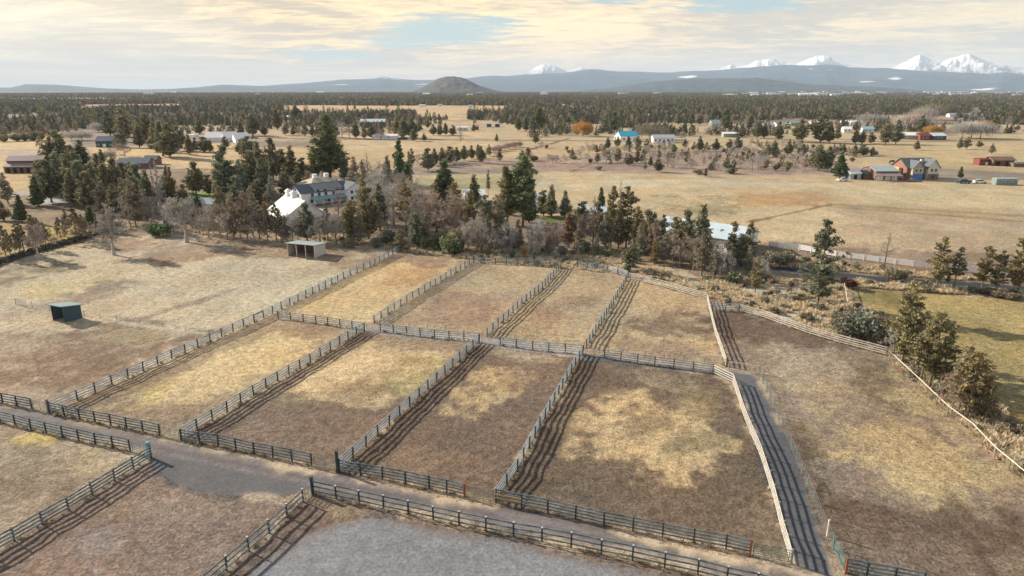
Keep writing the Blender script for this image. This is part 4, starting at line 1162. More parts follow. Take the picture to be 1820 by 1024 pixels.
class TubeSet:
    def __init__(s, n=4):
        s.V, s.F, s.n, s.k = [], [], n, 0

    def path(s, pts, rad):
        n = s.n
        pts = np.asarray(pts, float); m = len(pts)
        d = np.gradient(pts, axis=0); d /= np.linalg.norm(d, axis=1)[:, None] + 1e-9
        ref = np.array([0, 0, 1.0]) if abs(d[0, 2]) < 0.9 else np.array([1.0, 0, 0])
        a = np.cross(d, ref); a /= np.linalg.norm(a, axis=1)[:, None] + 1e-9
        b = np.cross(d, a)
        t = np.arange(n) * 2 * math.pi / n
        ring = a[:, None, :] * np.cos(t)[None, :, None] + b[:, None, :] * np.sin(t)[None, :, None]
        V = pts[:, None, :] + ring * np.asarray(rad)[:, None, None]
        s.V.append(V.reshape(-1, 3))
        i = np.arange(m - 1)[:, None] * n; j = np.arange(n)[None, :]
        q = np.stack([i + j, i + (j + 1) % n, i + n + (j + 1) % n, i + n + j], -1).reshape(-1, 4) + s.k
        s.F.append(q); s.k += m * n

    def mesh(s, name, m):
        return fast_mesh(name, np.concatenate(s.V), np.concatenate(s.F), [m])


def trunk_path(h, r, rng, wob=0.02, n=9):
    z = np.linspace(-0.3, h, n)
    wx = np.cumsum(rng.normal(0, wob * h / n, n)); wy = np.cumsum(rng.normal(0, wob * h / n, n))
    wx -= wx[0]; wy -= wy[0]
    P = np.stack([wx, wy, z], 1)
    rad = r * (1 - 0.92 * np.clip(z / h, 0, 1)) + 0.01
    rad[0] *= 1.25
    return P, rad


def conifer(seed, h=8, rmax=2.2, t0=0.12, limbs=80, power=0.8, peak=0.28, clump=0.55, leaves=26, leaf=0.26, leafmat='juniper', bark='bark', lump=0.35, gap=0.0, fill=1.0, up=0.25, tiers=0, trunk_r=None, tops=1, bare_top=0):
    """evergreen: trunk and limbs in one mesh, crown of small leaf sprays gathered in clumps along the limbs"""
    rng = np.random.default_rng(seed)
    T = TubeSet(6)
    P, rad = trunk_path(h * 0.97, trunk_r or h * 0.022, rng, 0.03)
    T.path(P, rad)
    TB = TubeSet(3)
    C, S, Vv = [], [], []
    phase = rng.uniform(0, 6.28, 4)
    for k in range(limbs):
        t = t0 + (1 - t0) * (1 - rng.random() ** 0.85) if k > limbs * .12 else rng.uniform(t0, .6)
        t = min(t, 0.985)
        if tiers:
            t = t0 + (1 - t0) * (round((t - t0) / (1 - t0) * tiers) + rng.normal(0, .12)) / tiers
            t = min(max(t, t0), .985)
        az = rng.uniform(0, 2 * math.pi)
        s = (t - t0) / (1 - t0)
        env = (min(1, (s + 0.05) / peak)) ** 0.7 * (max(0, 1 - s) ** power if s > peak * .5 else max(0, 1 - s) ** power)
        lmp = 1 + lump * (math.sin(3 * az + phase[0] + 5 * s) * .6 + math.sin(2 * az + phase[1] - 9 * s) * .5)
        if gap and math.sin(az * 2 + phase[2] + s * 11) + math.sin(az * 3 - s * 17 + phase[3]) > 2 - gap * 2.4:
            continue
        ln = max(0.25, rmax * env * lmp * rng.uniform(0.72, 1.08))
        z0 = t * h
        c = np.array([np.interp(z0, P[:, 2], P[:, 0]), np.interp(z0, P[:, 2], P[:, 1]), z0])
        dirv = np.array([math.cos(az), math.sin(az), up * rng.uniform(.2, 1.6) + (0.9 * s)])
        dirv /= np.linalg.norm(dirv[:2])
        end = c + dirv * ln * np.array([1, 1, .55])
        mid = (c + end) / 2 + np.array([0, 0, -0.04 * ln])
        TB.path([c, mid, end], [0.010 * h * (1 - s) * .7 + .015, 0.02 + .002 * h, 0.01])
        # fine dead twigs along the limb
        for q in range(4):
            f = rng.uniform(.25, 1.0)
            a0 = c + (end - c) * f
            dv = rng.normal(0, 1, 3) + (end - c) / (ln + .01)
            dv /= np.linalg.norm(dv)
            TB.path([a0, a0 + dv * ln * .18, a0 + dv * ln * .38 + rng.normal(0, .05, 3)], [.012 + .0012 * h, .012 + .0008 * h, .008])
        nc = max(1, int(ln / clump * 1.1 * fill + rng.random()))
        for q in range(nc):
            f = 1 - (q + rng.uniform(0, .8)) / (nc + .3) * 0.85
            cc = c + (end - c) * f + rng.normal(0, clump * .28, 3)
            nl = int(leaves * rng.uniform(.6, 1.3))
            cr = clump * rng.uniform(.7, 1.25)
            g = rng.normal(0, 1, (nl, 3)); g /= np.linalg.norm(g, axis=1)[:, None]
            g *= (rng.random(nl) ** .45)[:, None] * cr
            g[:, 2] *= .62
            C.append(cc + g); S.append(leaf * rng.uniform(.6, 1.5, nl))
            Vv.append(np.clip(rng.uniform(.05, .75) + rng.normal(0, .14, nl) + 0.12 * (g[:, 2] / cr), 0, 1))
    for tp in range(tops):
        nl = int(leaves * 2)
        z = rng.uniform(.88, 1.0, nl) * h
        g = np.stack([rng.normal(0, .05 * rmax, nl), rng.normal(0, .05 * rmax, nl), z], 1)
        g[:, 0] += np.interp(z, P[:, 2], P[:, 0]); g[:, 1] += np.interp(z, P[:, 2], P[:, 1])
        C.append(g); S.append(leaf * rng.uniform(.5, 1.2, nl)); Vv.append(rng.uniform(.2, .7, nl))
    V, F, vv = leaf_quads(np.concatenate(C), np.concatenate(S), np.concatenate(Vv), rng, .2)
    T.V += TB.V
    k0 = T.k
    F4 = [f for f in T.F]
    # limbs are three-sided: their faces index after the trunk
    F4 += [f + k0 for f in TB.F]
    trunk = fast_mesh('trunk', np.concatenate(T.V), np.concatenate(F4), [BK[bark]])
    crown = fast_mesh('crown', V, F, [L[leafmat]], attrs={'v': ('FLOAT', vv)})
    return dict(h=h, trunk=trunk, crown=crown)


def bare_tree(seed, h=10, spread=0.9, levels=4, limbs=9, trunk_r=None, clear=0.18, bark='bark_mauve', twigmat='twig', leaves=0, leafmat=None, leafsize=.16, upward=0.45, twig=0.016, fan=(9, 5, 5, 4), conical=False, droop=0.0):
    """leafless tree: trunk with the big limbs, crown of fine branching twigs (and a few withered leaves)"""
    rng = np.random.default_rng(seed)
    T, W = TubeSet(5), TubeSet(3)
    C, S, Vv = [], [], []
    P, rad = trunk_path(h * (0.95 if conical else 0.72), trunk_r or h * 0.022, rng, 0.05)
    T.path(P, rad)

    def grow(p, d, ln, r, lev):
        n = 3 if lev > 2 else 4
        pts = [p]
        dd = d.copy()
        for i in range(n - 1):
            dd = dd + rng.normal(0, 0.16, 3) + np.array([0, 0, (0.09 if lev < 3 else -0.02) - droop * (lev >= 2)])
            dd /= np.linalg.norm(dd)
            pts.append(pts[-1] + dd * ln / (n - 1))
        rr = np.linspace(r, r * 0.45, n)
        (T if lev <= 1 else W).path(pts, np.maximum(rr, twig * .5))
        if lev >= levels:
            if leaves:
                for q in range(leaves):
                    C.append(pts[rng.integers(1, n)] + rng.normal(0, ln * .16, 3)); S.append(leafsize * rng.uniform(.5, 1.4)); Vv.append(rng.random())
            return
        m = fan[min(lev, len(fan) - 1)]
        for k in range(m):
            f = rng.uniform(0.25, 1.0)
            i = min(int(f * (n - 1)), n - 2)
            q = pts[i] + (pts[i + 1] - pts[i]) * (f * (n - 1) - i)
            side = rng.normal(0, 1, 3); side -= dd * side.dot(dd); side /= np.linalg.norm(side) + 1e-9
            nd = dd * rng.uniform(.45, .9) + side * rng.uniform(.5, 1.0) + np.array([0, 0, upward * .35])
            nd /= np.linalg.norm(nd)
            grow(q, nd, ln * rng.uniform(.42, .68), max(r * .42, twig), lev + 1)

    for k in range(limbs):
        f = clear + (1 - clear) * (k + rng.random()) / limbs
        z0 = f * P[-1, 2]
        c = np.array([np.interp(z0, P[:, 2], P[:, 0]), np.interp(z0, P[:, 2], P[:, 1]), z0])
        az = k * 2.4 + rng.uniform(-.5, .5)
        el = upward * rng.uniform(.5, 1.5) + f * .5
        d = np.array([math.cos(az), math.sin(az), el]); d /= np.linalg.norm(d)
        if conical:
            ln = h * .34 * spread * (1.08 - f) * rng.uniform(.8, 1.15)
        else:
            ln = h * .34 * spread * (1.1 - .45 * f) * rng.uniform(.8, 1.15)
        grow(c, d, ln, (trunk_r or h * .022) * (.5 - .25 * f), 1)
    tr = T.mesh('trunk', BK[bark])
    V, F = np.concatenate(W.V), np.concatenate(W.F)
    vv = np.repeat(rng.random(len(V) // 3 + 1), 3)[:len(V)]
    if C:
        lv, lf, lvv = leaf_quads(np.array(C), np.array(S), np.array(Vv), rng)
        me = bpy.data.meshes
        F2 = np.concatenate([F, lf + len(V)]); V2 = np.concatenate([V, lv]); v2 = np.concatenate([vv, lvv])
        crown = fast_mesh('crown', V2, F2, [L[twigmat], L[leafmat or twigmat]], attrs={'v': ('FLOAT', v2)})
        mi = np.zeros(len(F2), np.int32); mi[len(F):] = 1
        crown.polygons.foreach_set('material_index', mi)
    else:
        crown = fast_mesh('crown', V, F, [L[twigmat]], attrs={'v': ('FLOAT', vv)})
    return dict(h=h, trunk=tr, crown=crown)


def bush(seed, h=1.2, r=0.9, n=500, leaf=0.13, leafmat='sage', bark='bark', lobes=7):
    rng = np.random.default_rng(seed)
    T = TubeSet(3)
    C, Vv = [], []
    for k in range(lobes):
        az = rng.uniform(0, 6.28); d = rng.uniform(0, r * .65)
        c = np.array([math.cos(az) * d, math.sin(az) * d, h * rng.uniform(.35, .75)])
        T.path([[0, 0, -.05], c * .5, c], [.035 * h, .02 * h, .01])
        m = n // lobes
        g = rng.normal(0, 1, (m, 3)); g /= np.linalg.norm(g, axis=1)[:, None]
        g *= (rng.random(m) ** .4)[:, None] * np.array([r * .5, r * .5, h * .36])
        q = c + g; q[:, 2] = np.maximum(q[:, 2], 0.02)
        C.append(q); Vv.append(np.clip(rng.uniform(.1, .8) + rng.normal(0, .15, m), 0, 1))
    C = np.concatenate(C)
    V, F, vv = leaf_quads(C, leaf * rng.uniform(.6, 1.5, len(C)), np.concatenate(Vv), rng)
    return dict(h=h, trunk=T.mesh('stem', BK[bark]), crown=fast_mesh('foliage', V, F, [L[leafmat]], attrs={'v': ('FLOAT', vv)}), bush=True)


def willow(seed, h=9, r=5, leafmat='gold', n=5200):
    rng = np.random.default_rng(seed)
    T = TubeSet(5)
    P, rad = trunk_path(h * .5, h * .03, rng)
    T.path(P, rad)
    W = TubeSet(3)
    vals = []
    for k in range(60):
        az = rng.uniform(0, 6.28); rr = r * math.sqrt(rng.random()) * .85
        top = np.array([math.cos(az) * rr, math.sin(az) * rr, h * (.5 + .48 * math.sqrt(max(0, 1 - (rr / r) ** 2))) * rng.uniform(.85, 1.02)])
        W.path([P[-3], (P[-1] + top) / 2, top], [.09, .05, .02]); vals += [.1] * 9
        for q in range(n // 240):
            s = top + rng.normal(0, r * .16, 3)
            ln = rng.uniform(.15, .45) * h
            e = s + np.array([rng.normal(0, .3), rng.normal(0, .3), -ln]) + np.array([math.cos(az), math.sin(az), 0]) * .5
            e[2] = max(e[2], .4)
            W.path([s, (s + e) / 2 + rng.normal(0, .1, 3), e], [.035, .035, .02]); vals += [rng.random()] * 9
    V, F = np.concatenate(W.V), np.concatenate(W.F)
    return dict(h=h, trunk=T.mesh('trunk', BK['bark']), crown=fast_mesh('crown', V, F, [L[leafmat]], attrs={'v': ('FLOAT', np.array(vals))}))


PROTO = {}


def proto(kind):
    if kind in PROTO:
        return PROTO[kind]
    k = kind
    i = int(k[-1]) if k[-1].isdigit() else 0
    b = k.rstrip('0123456789')
    if b == 'juniper':      # dense rounded to conical
        p = conifer(10 + i, 8.5, [2.7, 2.3, 3.1, 2.5][i], .10, 150, [.62, .85, .5, .75][i], .22, .50, 13, .20, 'juniper', gap=.12, lump=[.3, .25, .4, .35][i])
    elif b == 'fir':        # conical bright green
        p = conifer(20 + i, 8.5, [2.5, 2.1, 2.6][i], .07, 150, .95, .12, .48, 17, .21, 'green', lump=.15)
    elif b == 'pine':       # tall ponderosa
        p = conifer(30 + i, 24, [5.2, 4.6, 6.2][i], [.16, .22, .12][i], 230, [.62, .5, .7][i], .2, 1.0, 17, .34, 'pine', 'bark_red', lump=.38, gap=.16, trunk_r=.42)
    elif b == 'open':       # open crowned juniper, trunk showing, foliage in tufts
        p = conifer(40 + i, 13, [3.2, 2.8, 3.8, 3.3][i], [.16, .30, .14, .22][i], [110, 80, 105, 95][i], .6, .25, .46, 19, .19, 'olive' if i in (0, 3) else 'juniper', 'bark', lump=.45, gap=.30, fill=.75, trunk_r=.20)
    elif b == 'olive':
        p = conifer(50 + i, 9, [2.1, 2.5][i], .12, 120, .7, .25, .46, 14, .20, 'olive', lump=.4, gap=.12)
    elif b == 'bronze':
        p = conifer(60 + i, 9, [2.6, 3.0, 2.3][i], .14, 110, [.8, .6, .9][i], .2, .50, 9, .18, 'browny', 'bark_mauve', lump=.3, gap=.16)
    elif b == 'orange':
        p = conifer(70 + i, 9, 2.8, .08, 120, .9, .2, .50, 11, .20, 'rusty', 'bark', lump=.3, gap=.12)
    elif b == 'bare':
        p = bare_tree(80 + i, 10, [1.0, 1.15, .9, 1.05][i], 4, 10, bark=['bark_mauve', 'bark_grey', 'bark_mauve', 'bark_dead'][i], twigmat=['twig', 'twig', 'twigbrown', 'twig'][i], twig=.024, fan=(9, 6, 6, 5))
    elif b == 'stout':      # pale thick trunk, dense greyish broom of twigs
        p = bare_tree(90 + i, 9, [1.05, .9, .8][i], 4, 11, trunk_r=.36, clear=.30, bark='bark_pale', twigmat='twig', twig=.024, fan=(9, 6, 6, 5), leaves=1, leafmat='twigbrown')
    elif b == 'thin':       # thin single leafless tree
        p = bare_tree(100 + i, 8, .85, 3, 14, trunk_r=.13, clear=.25, bark='bark', twigmat='twigbrown', twig=.022, fan=(8, 5, 4), conical=True)
    elif b == 'brown':      # brown leafless larch-like
        p = bare_tree(110 + i, 10, [.85, .7, 1.0][i], 4, 18, trunk_r=.18, clear=.16, bark='bark', twigmat='twigbrown', twig=.024, fan=(9, 5, 5, 3), leaves=2, leafmat=['browny', 'browny', 'rusty'][i], leafsize=.22, conical=True, upward=.3)
    elif b == 'dead':
        p = bare_tree(120 + i, 12, [.75, .6][i], 4, 22, trunk_r=.20, clear=.12, bark='bark_dead', twigmat='twigpink', twig=.022, fan=(9, 4, 4, 3), conical=True, upward=.15)
    elif b == 'poplar':
        p = bare_tree(130 + i, 18, .38, 4, 20, trunk_r=.35, clear=.08, bark='bark_pale', twigmat='twig', twig=.03, fan=(9, 5, 5, 4), conical=True, upward=1.8)
    elif b == 'willow':
        p = willow(140 + i)
    elif b == 'brush':      # mauve or reddish bare thicket crown
        p = willow(145 + i, 7, 5.5, ['twig', 'twigpink', 'browny'][i], 3600)
    elif b == 'sagebrush':
        p = bush(150 + i, [1.1, 1.5, .9][i], [.95, 1.2, .8][i], 420, .15, 'sage')
    elif b == 'shrub':
        p = bush(160 + i, [3.0, 4.0, 2.6][i], [1.9, 2.6, 2.2][i], 1500, .22, ['juniper', 'browny', 'sage'][i], lobes=11)
    elif b == 'darkbush':
        p = bush(170 + i, 2.6, 2.0, 1200, .22, ['green', 'redbush'][i], lobes=11)
    elif b == 'goldbush':
        p = bush(175 + i, 2.6, 1.0, 600, .2, ['gold', 'rusty'][i], lobes=7)
    PROTO[kind] = p
    return p


KIND = {   # name, category, describing words
    'juniper': ('juniper_tree', 'juniper'), 'fir': ('fir_tree', 'fir tree'), 'pine': ('pine_tree', 'pine tree'), 'open': ('juniper_tree', 'juniper'),
    'olive': ('juniper_tree', 'juniper'), 'bronze': ('juniper_tree', 'juniper'), 'orange': ('juniper_tree', 'juniper'),
    'bare': ('bare_tree', 'bare tree'), 'stout': ('bare_tree', 'bare tree'), 'thin': ('bare_tree', 'bare tree'), 'brown': ('bare_tree', 'bare tree'), 'dead': ('dead_tree', 'dead tree'),
    'poplar': ('poplar_tree', 'poplar'), 'willow': ('willow_tree', 'willow'), 'brush': ('bare_tree', 'bare tree'), 'sagebrush': ('sagebrush', 'sagebrush'),
    'shrub': ('shrub', 'shrub'), 'darkbush': ('shrub', 'shrub'), 'goldbush': ('shrub', 'shrub'),
}
WORD = {
    'juniper': 'dark juniper', 'fir': 'green conical fir', 'pine': 'tall ponderosa pine', 'open': 'open crowned juniper', 'olive': 'olive yellow juniper', 'bronze': 'bronze brown juniper',
    'orange': 'orange brown juniper', 'bare': 'grey leafless tree', 'stout': 'leafless tree with thick pale trunk', 'thin': 'thin leafless tree', 'brown': 'brown twiggy leafless tree',
    'dead': 'dead pinkish brown tree', 'poplar': 'pale narrow poplar', 'willow': 'golden willow', 'brush': 'mauve leafless tree', 'sagebrush': 'grey sagebrush', 'shrub': 'bushy shrub', 'darkbush': 'dark round bush', 'goldbush': 'golden shrub',
}
ORD = ['first', 'second', 'third', 'fourth', 'fifth', 'sixth', 'seventh', 'eighth', 'ninth', 'tenth', 'eleventh', 'twelfth', 'thirteenth', 'fourteenth', 'fifteenth', 'sixteenth', 'seventeenth', 'eighteenth', 'nineteenth', 'twentieth',
       'twenty-first', 'twenty-second', 'twenty-third', 'twenty-fourth', 'twenty-fifth', 'twenty-sixth', 'twenty-seventh', 'twenty-eighth', 'twenty-ninth', 'thirtieth'] + ['%d-th' % k for k in range(31, 90)]
NTREE = 0
_rr = random.Random(11)


def plant(kind, x, y, hpx, wf=1.0, lean=0.0, loc=None, h=None, parts=True):
    """put one tree at photo pixel x, y (its foot), hpx pixels tall"""
    p = proto(kind)
    b = kind.rstrip('0123456789')
    loc = loc or G(x, y)
    h = h or height_for(x, y, hpx)
    s = h / p['h']
    name, cat = KIND[b]
    o = bpy.data.objects.new(name, None)
    COL.objects.link(o)
    o.location = loc
    o.scale = (s * wf, s * wf, s)
    o.rotation_euler = (lean * math.sin(x), lean, _rr.uniform(0, 6.28))
    t = link('stem' if p.get('bush') else 'trunk', p['trunk'], o)
    c = link('foliage' if p.get('bush') else 'crown', p['crown'], o)
    o['category'] = cat
    return o


def grove(where, group, rows):
    """rows of (kind, x, y, hpx[, width factor[, lean[, label]]]); labels count each kind from the left within the grove"""
    by = {}
    for r in rows:
        r = list(r)
        if r[2] < 320 and len(r) < 6:
            r = r[:4] + [(r[4] if len(r) > 4 else 1.0) * 1.22]
        o = plant(*r[:6])
        o['group'] = group
        if len(r) > 6:
            o['label'] = r[6]
            continue
        by.setdefault(r[0].rstrip('0123456789'), []).append((r[1], o))
    for b, lst in by.items():
        lst.sort(key=lambda q: q[0])
        for i, (x, o) in enumerate(lst):
            n = len(lst)
            if n == 1:
                o['label'] = 'only %s %s' % (WORD[b], where)
            else:
                o['label'] = '%s, %s from left %s' % (WORD[b], ORD[i], where)


grove('beyond the lava stone wall', 'trees beyond the stone wall', [
    ('bronze0', 15, 363, 55), ('fir0', 40, 394, 46, 1.1), ('fir1', 68, 366, 52, 1.1), ('juniper0', 92, 360, 75), ('juniper1', 110, 352, 80, .9), ('juniper3', 128, 358, 74), ('juniper2', 150, 360, 72, .8),
    ('juniper1', 172, 365, 76), ('juniper0', 192, 368, 76, .9), ('juniper3', 212, 366, 84, .8), ('bronze1', 242, 404, 84, .8), ('juniper0', 250, 380, 88, .9), ('bronze0', 222, 378, 60),
    ('brown0', 37, 452, 56), ('brown1', 44, 452, 60), ('brown1', 12, 460, 62), ('brown0', 19, 455, 48, .8), ('brown2', 138, 430, 62, 1.1), ('brown2', 150, 424, 44), ('fir2', 163, 409, 42, 1.2),
    ('bronze0', 120, 412, 40), ('shrub1', 8, 392, 24), ('shrub1', 60, 400, 14), ('juniper2', 0, 380, 30), ('brown0', 190, 412, 48),
    ('juniper1', 268, 384, 80, .8), ('juniper3', 160, 345, 50), ('juniper1', 205, 335, 48), ('juniper0', 235, 330, 40),
])
grove('at the left pasture edge', 'thick pale trees at the pasture edge', [
    ('stout0', 332, 431, 84, 1.05), ('stout1', 203, 453, 84, .9), ('stout2', 68, 461, 72, .75),
])
grove('left of the white barn', 'trees left of the farmhouse', [
    ('poplar0', 288, 384, 114, 1.3), ('poplar0', 281, 378, 90, 1.2), ('olive0', 309, 372, 74, .6), ('juniper0', 349, 346, 58, 1.1), ('juniper2', 372, 347, 36, .9, .1), ('fir2', 352, 403, 60, 1.2), ('juniper2', 405, 362, 100, .72),
    ('bronze0', 416, 425, 78, .9), ('bronze1', 440, 426, 86, .8), ('darkbush0', 282, 419, 22, 1.3), ('juniper1', 430, 352, 66), ('juniper0', 452, 345, 76, .9), ('juniper3', 470, 352, 70), ('juniper1', 388, 375, 52, .9),
    ('brown0', 462, 425, 68), ('orange0', 474, 404, 46, .9), ('bronze2', 487, 376, 62, 1.1), ('bare0', 425, 400, 40), ('shrub1', 300, 400, 14), ('juniper1', 318, 392, 30, .8), ('bare2', 380, 418, 40),
])
grove('behind the white farmhouse', 'evergreens behind the farmhouse', [
    ('juniper0', 486, 322, 76, .8), ('juniper3', 462, 320, 66), ('juniper1', 520, 320, 60, 1.0), ('juniper2', 540, 322, 40), ('juniper0', 504, 318, 52), ('juniper2', 447, 325, 56), ('pine2', 587, 318, 112, 1.05),
    ('juniper1', 560, 318, 50, .9), ('juniper3', 612, 320, 48, .9), ('bronze0', 631, 336, 56), ('olive0', 577, 334, 30, 1.1), ('juniper0', 530, 340, 40), ('bare0', 655, 340, 56), ('bare3', 680, 345, 60), ('fir1', 712, 345, 94, .75),
    ('fir2', 724, 352, 60, .9), ('open1', 729, 338, 68, .6), ('dead1', 657, 352, 88, .6), ('juniper1', 690, 330, 52, .9), ('juniper3', 508, 348, 52), ('bronze1', 548, 345, 42, .9), ('juniper2', 442, 340, 48), ('bronze2', 645, 345, 60),
])
grove('just before the farmhouse', 'trees in front of the farmhouse', [
    ('brown1', 492, 428, 70, .9), ('brown0', 476, 428, 60, .9), ('bronze2', 510, 430, 48, .9), ('juniper0', 546, 430, 68, .95), ('dead0', 603, 408, 84, 1.0), ('brown1', 583, 428, 62, 1.0), ('olive1', 628, 433, 76, 1.1), ('juniper2', 655, 424, 88, .85),
    ('bare1', 668, 378, 74, 1.1), ('bare0', 690, 384, 82, 1.1), ('bare3', 716, 386, 76, 1.1), ('bare1', 734, 376, 60, 1.1), ('bare2', 560, 425, 50, .9), ('shrub1', 690, 434, 26, 1.1), ('juniper3', 711, 446, 38, 1.15),
    ('bare2', 745, 416, 74), ('shrub2', 620, 440, 16), ('bronze1', 640, 436, 54, .9), ('bare0', 530, 432, 44), ('dead1', 612, 432, 60, .9), ('bronze0', 735, 400, 50), ('shrub1', 668, 440, 18),
])
grove('around the big central pine', 'trees round the big pine', [
    ('fir0', 790, 360, 72, 1.35), ('juniper1', 843, 376, 64, .9), ('open1', 868, 352, 50, .5), ('bare2', 762, 424, 84, 1.1), ('bare0', 792, 428, 90, 1.1), ('bare2', 818, 424, 82, 1.1), ('darkbush0', 800, 452, 28, 1.1), ('shrub0', 814, 446, 36),
    ('bare1', 848, 450, 68, 1.1), ('bare3', 832, 447, 50, 1.1), ('bronze1', 884, 440, 92, .8), ('pine1', 929, 402, 126, 1.15), ('pine0', 902, 400, 104, 1.0), ('juniper2', 872, 430, 70, .9), ('juniper0', 893, 446, 70, .8),
    ('goldbush0', 932, 459, 20, .8), ('bare1', 956, 455, 66, .85), ('bare3', 944, 452, 58, .8), ('orange0', 1010, 440, 62, .95), ('dead0', 1054, 440, 96, .85), ('juniper1', 980, 388, 58, .9), ('juniper3', 1004, 388, 48, .9), ('juniper2', 966, 384, 44),
    ('bronze0', 985, 446, 50), ('bronze2', 1028, 446, 56, .9), ('darkbush0', 770, 444, 22, 1.3), ('shrub1', 865, 452, 20, 1.2), ('bronze0', 975, 455, 36), ('bare2', 910, 450, 50, .9), ('fir1', 940, 395, 80, .9), ('shrub0', 1000, 456, 18), ('shrub0', 1040, 452, 22, 1.2),
])
grove('before the long white building', 'trees in front of the long building', [
    ('olive0', 1085, 438, 106, .72), ('fir1', 1068, 378, 44, .9), ('open2', 1112, 440, 108, .9), ('juniper1', 1098, 442, 80, .8), ('olive1', 1130, 448, 80, .9), ('juniper0', 1148, 452, 78, .8), ('juniper3', 1120, 480, 58, 1.0, .12),
    ('dead1', 1100, 398, 86, .5), ('open3', 1196, 464, 80, .95), ('open2', 1176, 456, 74, .8), ('open0', 1214, 462, 60, .8), ('juniper1', 1243, 470, 104, .85), ('bronze2', 1246, 490, 76, 1.0), ('orange0', 1226, 468, 56, .8), ('bronze0', 1268, 497, 62, .9),
    ('juniper2', 1281, 443, 34, .9), ('open3', 1328, 478, 86, .8), ('bronze1', 1312, 476, 60, .8), ('open0', 1342, 521, 64, .85), ('dead1', 1333, 470, 84, .5), ('bronze1', 1295, 484, 50, .9), ('olive1', 1162, 470, 44, .8), ('thin0', 1110, 410, 56, .7),
    ('shrub0', 1080, 456, 20, 1.3), ('shrub2', 1385, 470, 20, 1.5), ('shrub0', 1400, 466, 22, 1.2), ('bare0', 1165, 448, 60, .8), ('bronze0', 1060, 455, 40, .8), ('shrub0', 1305, 505, 22, 1.3), ('bare2', 1180, 430, 36), ('bare3', 1290, 500, 56, .8),
])
grove('filling the belt behind the paddocks', 'smaller trees filling the belt', [
    ('bronze0', 262, 398, 60, .9), ('bare2', 275, 404, 60, 1.1), ('juniper2', 256, 372, 60), ('bare0', 310, 418, 50), ('bronze1', 296, 372, 60, .8), ('juniper0', 330, 372, 44), ('bare2', 355, 416, 56, 1.1), ('bare0', 372, 424, 60, 1.0), ('bare2', 392, 420, 64, 1.0),
    ('juniper3', 395, 392, 60, .9), ('bare3', 405, 426, 50), ('juniper0', 424, 380, 66), ('bronze2', 448, 392, 60), ('juniper1', 440, 368, 60), ('bare0', 428, 424, 56), ('bare2', 452, 430, 60, 1.1), ('juniper2', 460, 372, 50), ('bronze0', 500, 428, 54),
    ('bare0', 520, 428, 56, 1.1), ('bare2', 570, 436, 60, 1.1), ('bare3', 598, 434, 56), ('olive1', 648, 396, 80, .9), ('bare0', 660, 402, 80, 1.1), ('juniper1', 676, 412, 84, .9), ('bare3', 700, 402, 80, 1.1), ('open3', 722, 412, 88, 1.1), ('bare2', 738, 425, 74, 1.1),
    ('bare0', 696, 428, 56, 1.1), ('juniper0', 740, 440, 60, 1.0), ('bronze1', 755, 436, 60, .9), ('juniper3', 776, 412, 84, .9), ('open0', 808, 418, 92, 1.1), ('olive0', 838, 430, 86, .9), ('open2', 862, 444, 96, 1.0), ('bronze0', 850, 430, 50), ('bare0', 872, 452, 60),
    ('bare3', 900, 452, 60, 1.0), ('bronze2', 920, 446, 56), ('bare2', 970, 452, 62, 1.0), ('bare0', 992, 450, 56), ('bronze1', 1020, 438, 66, .9), ('bare2', 1038, 438, 64), ('bronze0', 1075, 444, 66, .9), ('juniper0', 1060, 420, 60), ('juniper2', 1036, 410, 50),
    ('bronze2', 1135, 462, 64), ('bare0', 1196, 452, 66, 1.1), ('juniper0', 1216, 458, 84, .8), ('open3', 1300, 466, 74, .8), ('bare2', 1160, 458, 66), ('juniper3', 1160, 440, 60), ('bronze1', 1182, 470, 56), ('bare0', 1208, 474, 60), ('bare2', 1232, 480, 64), ('bronze0', 1256, 474, 66, .9), ('bare2', 1276, 482, 60), ('juniper1', 1316, 468, 50), ('bronze2', 1330, 488, 50),
    ('bare3', 1352, 500, 44), ('juniper1', 132, 368, 66), ('juniper0', 160, 372, 66), ('bronze1', 186, 378, 56), ('juniper3', 206, 384, 56), ('bare0', 230, 396, 50), ('bare2', 168, 402, 40), ('brown1', 108, 424, 40), ('brown2', 60, 420, 40, .9), ('brown0', 84, 444, 50),
    ('juniper2', 80, 346, 60), ('juniper0', 222, 345, 56), ('juniper3', 240, 350, 60), ('juniper1', 300, 340, 44), ('bare2', 310, 352, 40), ('juniper0', 178, 330, 56), ('juniper2', 138, 332, 60), ('bronze0', 120, 330, 56), ('juniper1', 100, 326, 50),
])
grove('along the asphalt driveway', 'trees along the driveway', [
    ('open2', 1452, 548, 156, .9), ('thin0', 1571, 473, 62, 1.3), ('open0', 1665, 511, 90, 1.0), ('open1', 1695, 514, 74, .95), ('open3', 1744, 516, 80, .95), ('open2', 1770, 518, 72, .85), ('open0', 1808, 524, 112, .9), ('open1', 1798, 518, 70, .9),
    ('open1', 1682, 512, 34, .8), ('darkbush1', 1507, 513, 17, 1.3), ('shrub2', 1592, 501, 22, .9), ('open3', 1836, 520, 90, 1), ('shrub1', 1545, 506, 10, 1.5), ('shrub1', 1700, 519, 9, 2.0), ('shrub1', 1772, 528, 12, 2.2), ('shrub1', 1800, 532, 12, 2.2),
    ('shrub1', 1747, 522, 10, 1.8), ('shrub1', 1640, 512, 8, 1.8), ('bare2', 1815, 500, 60, .9),
])
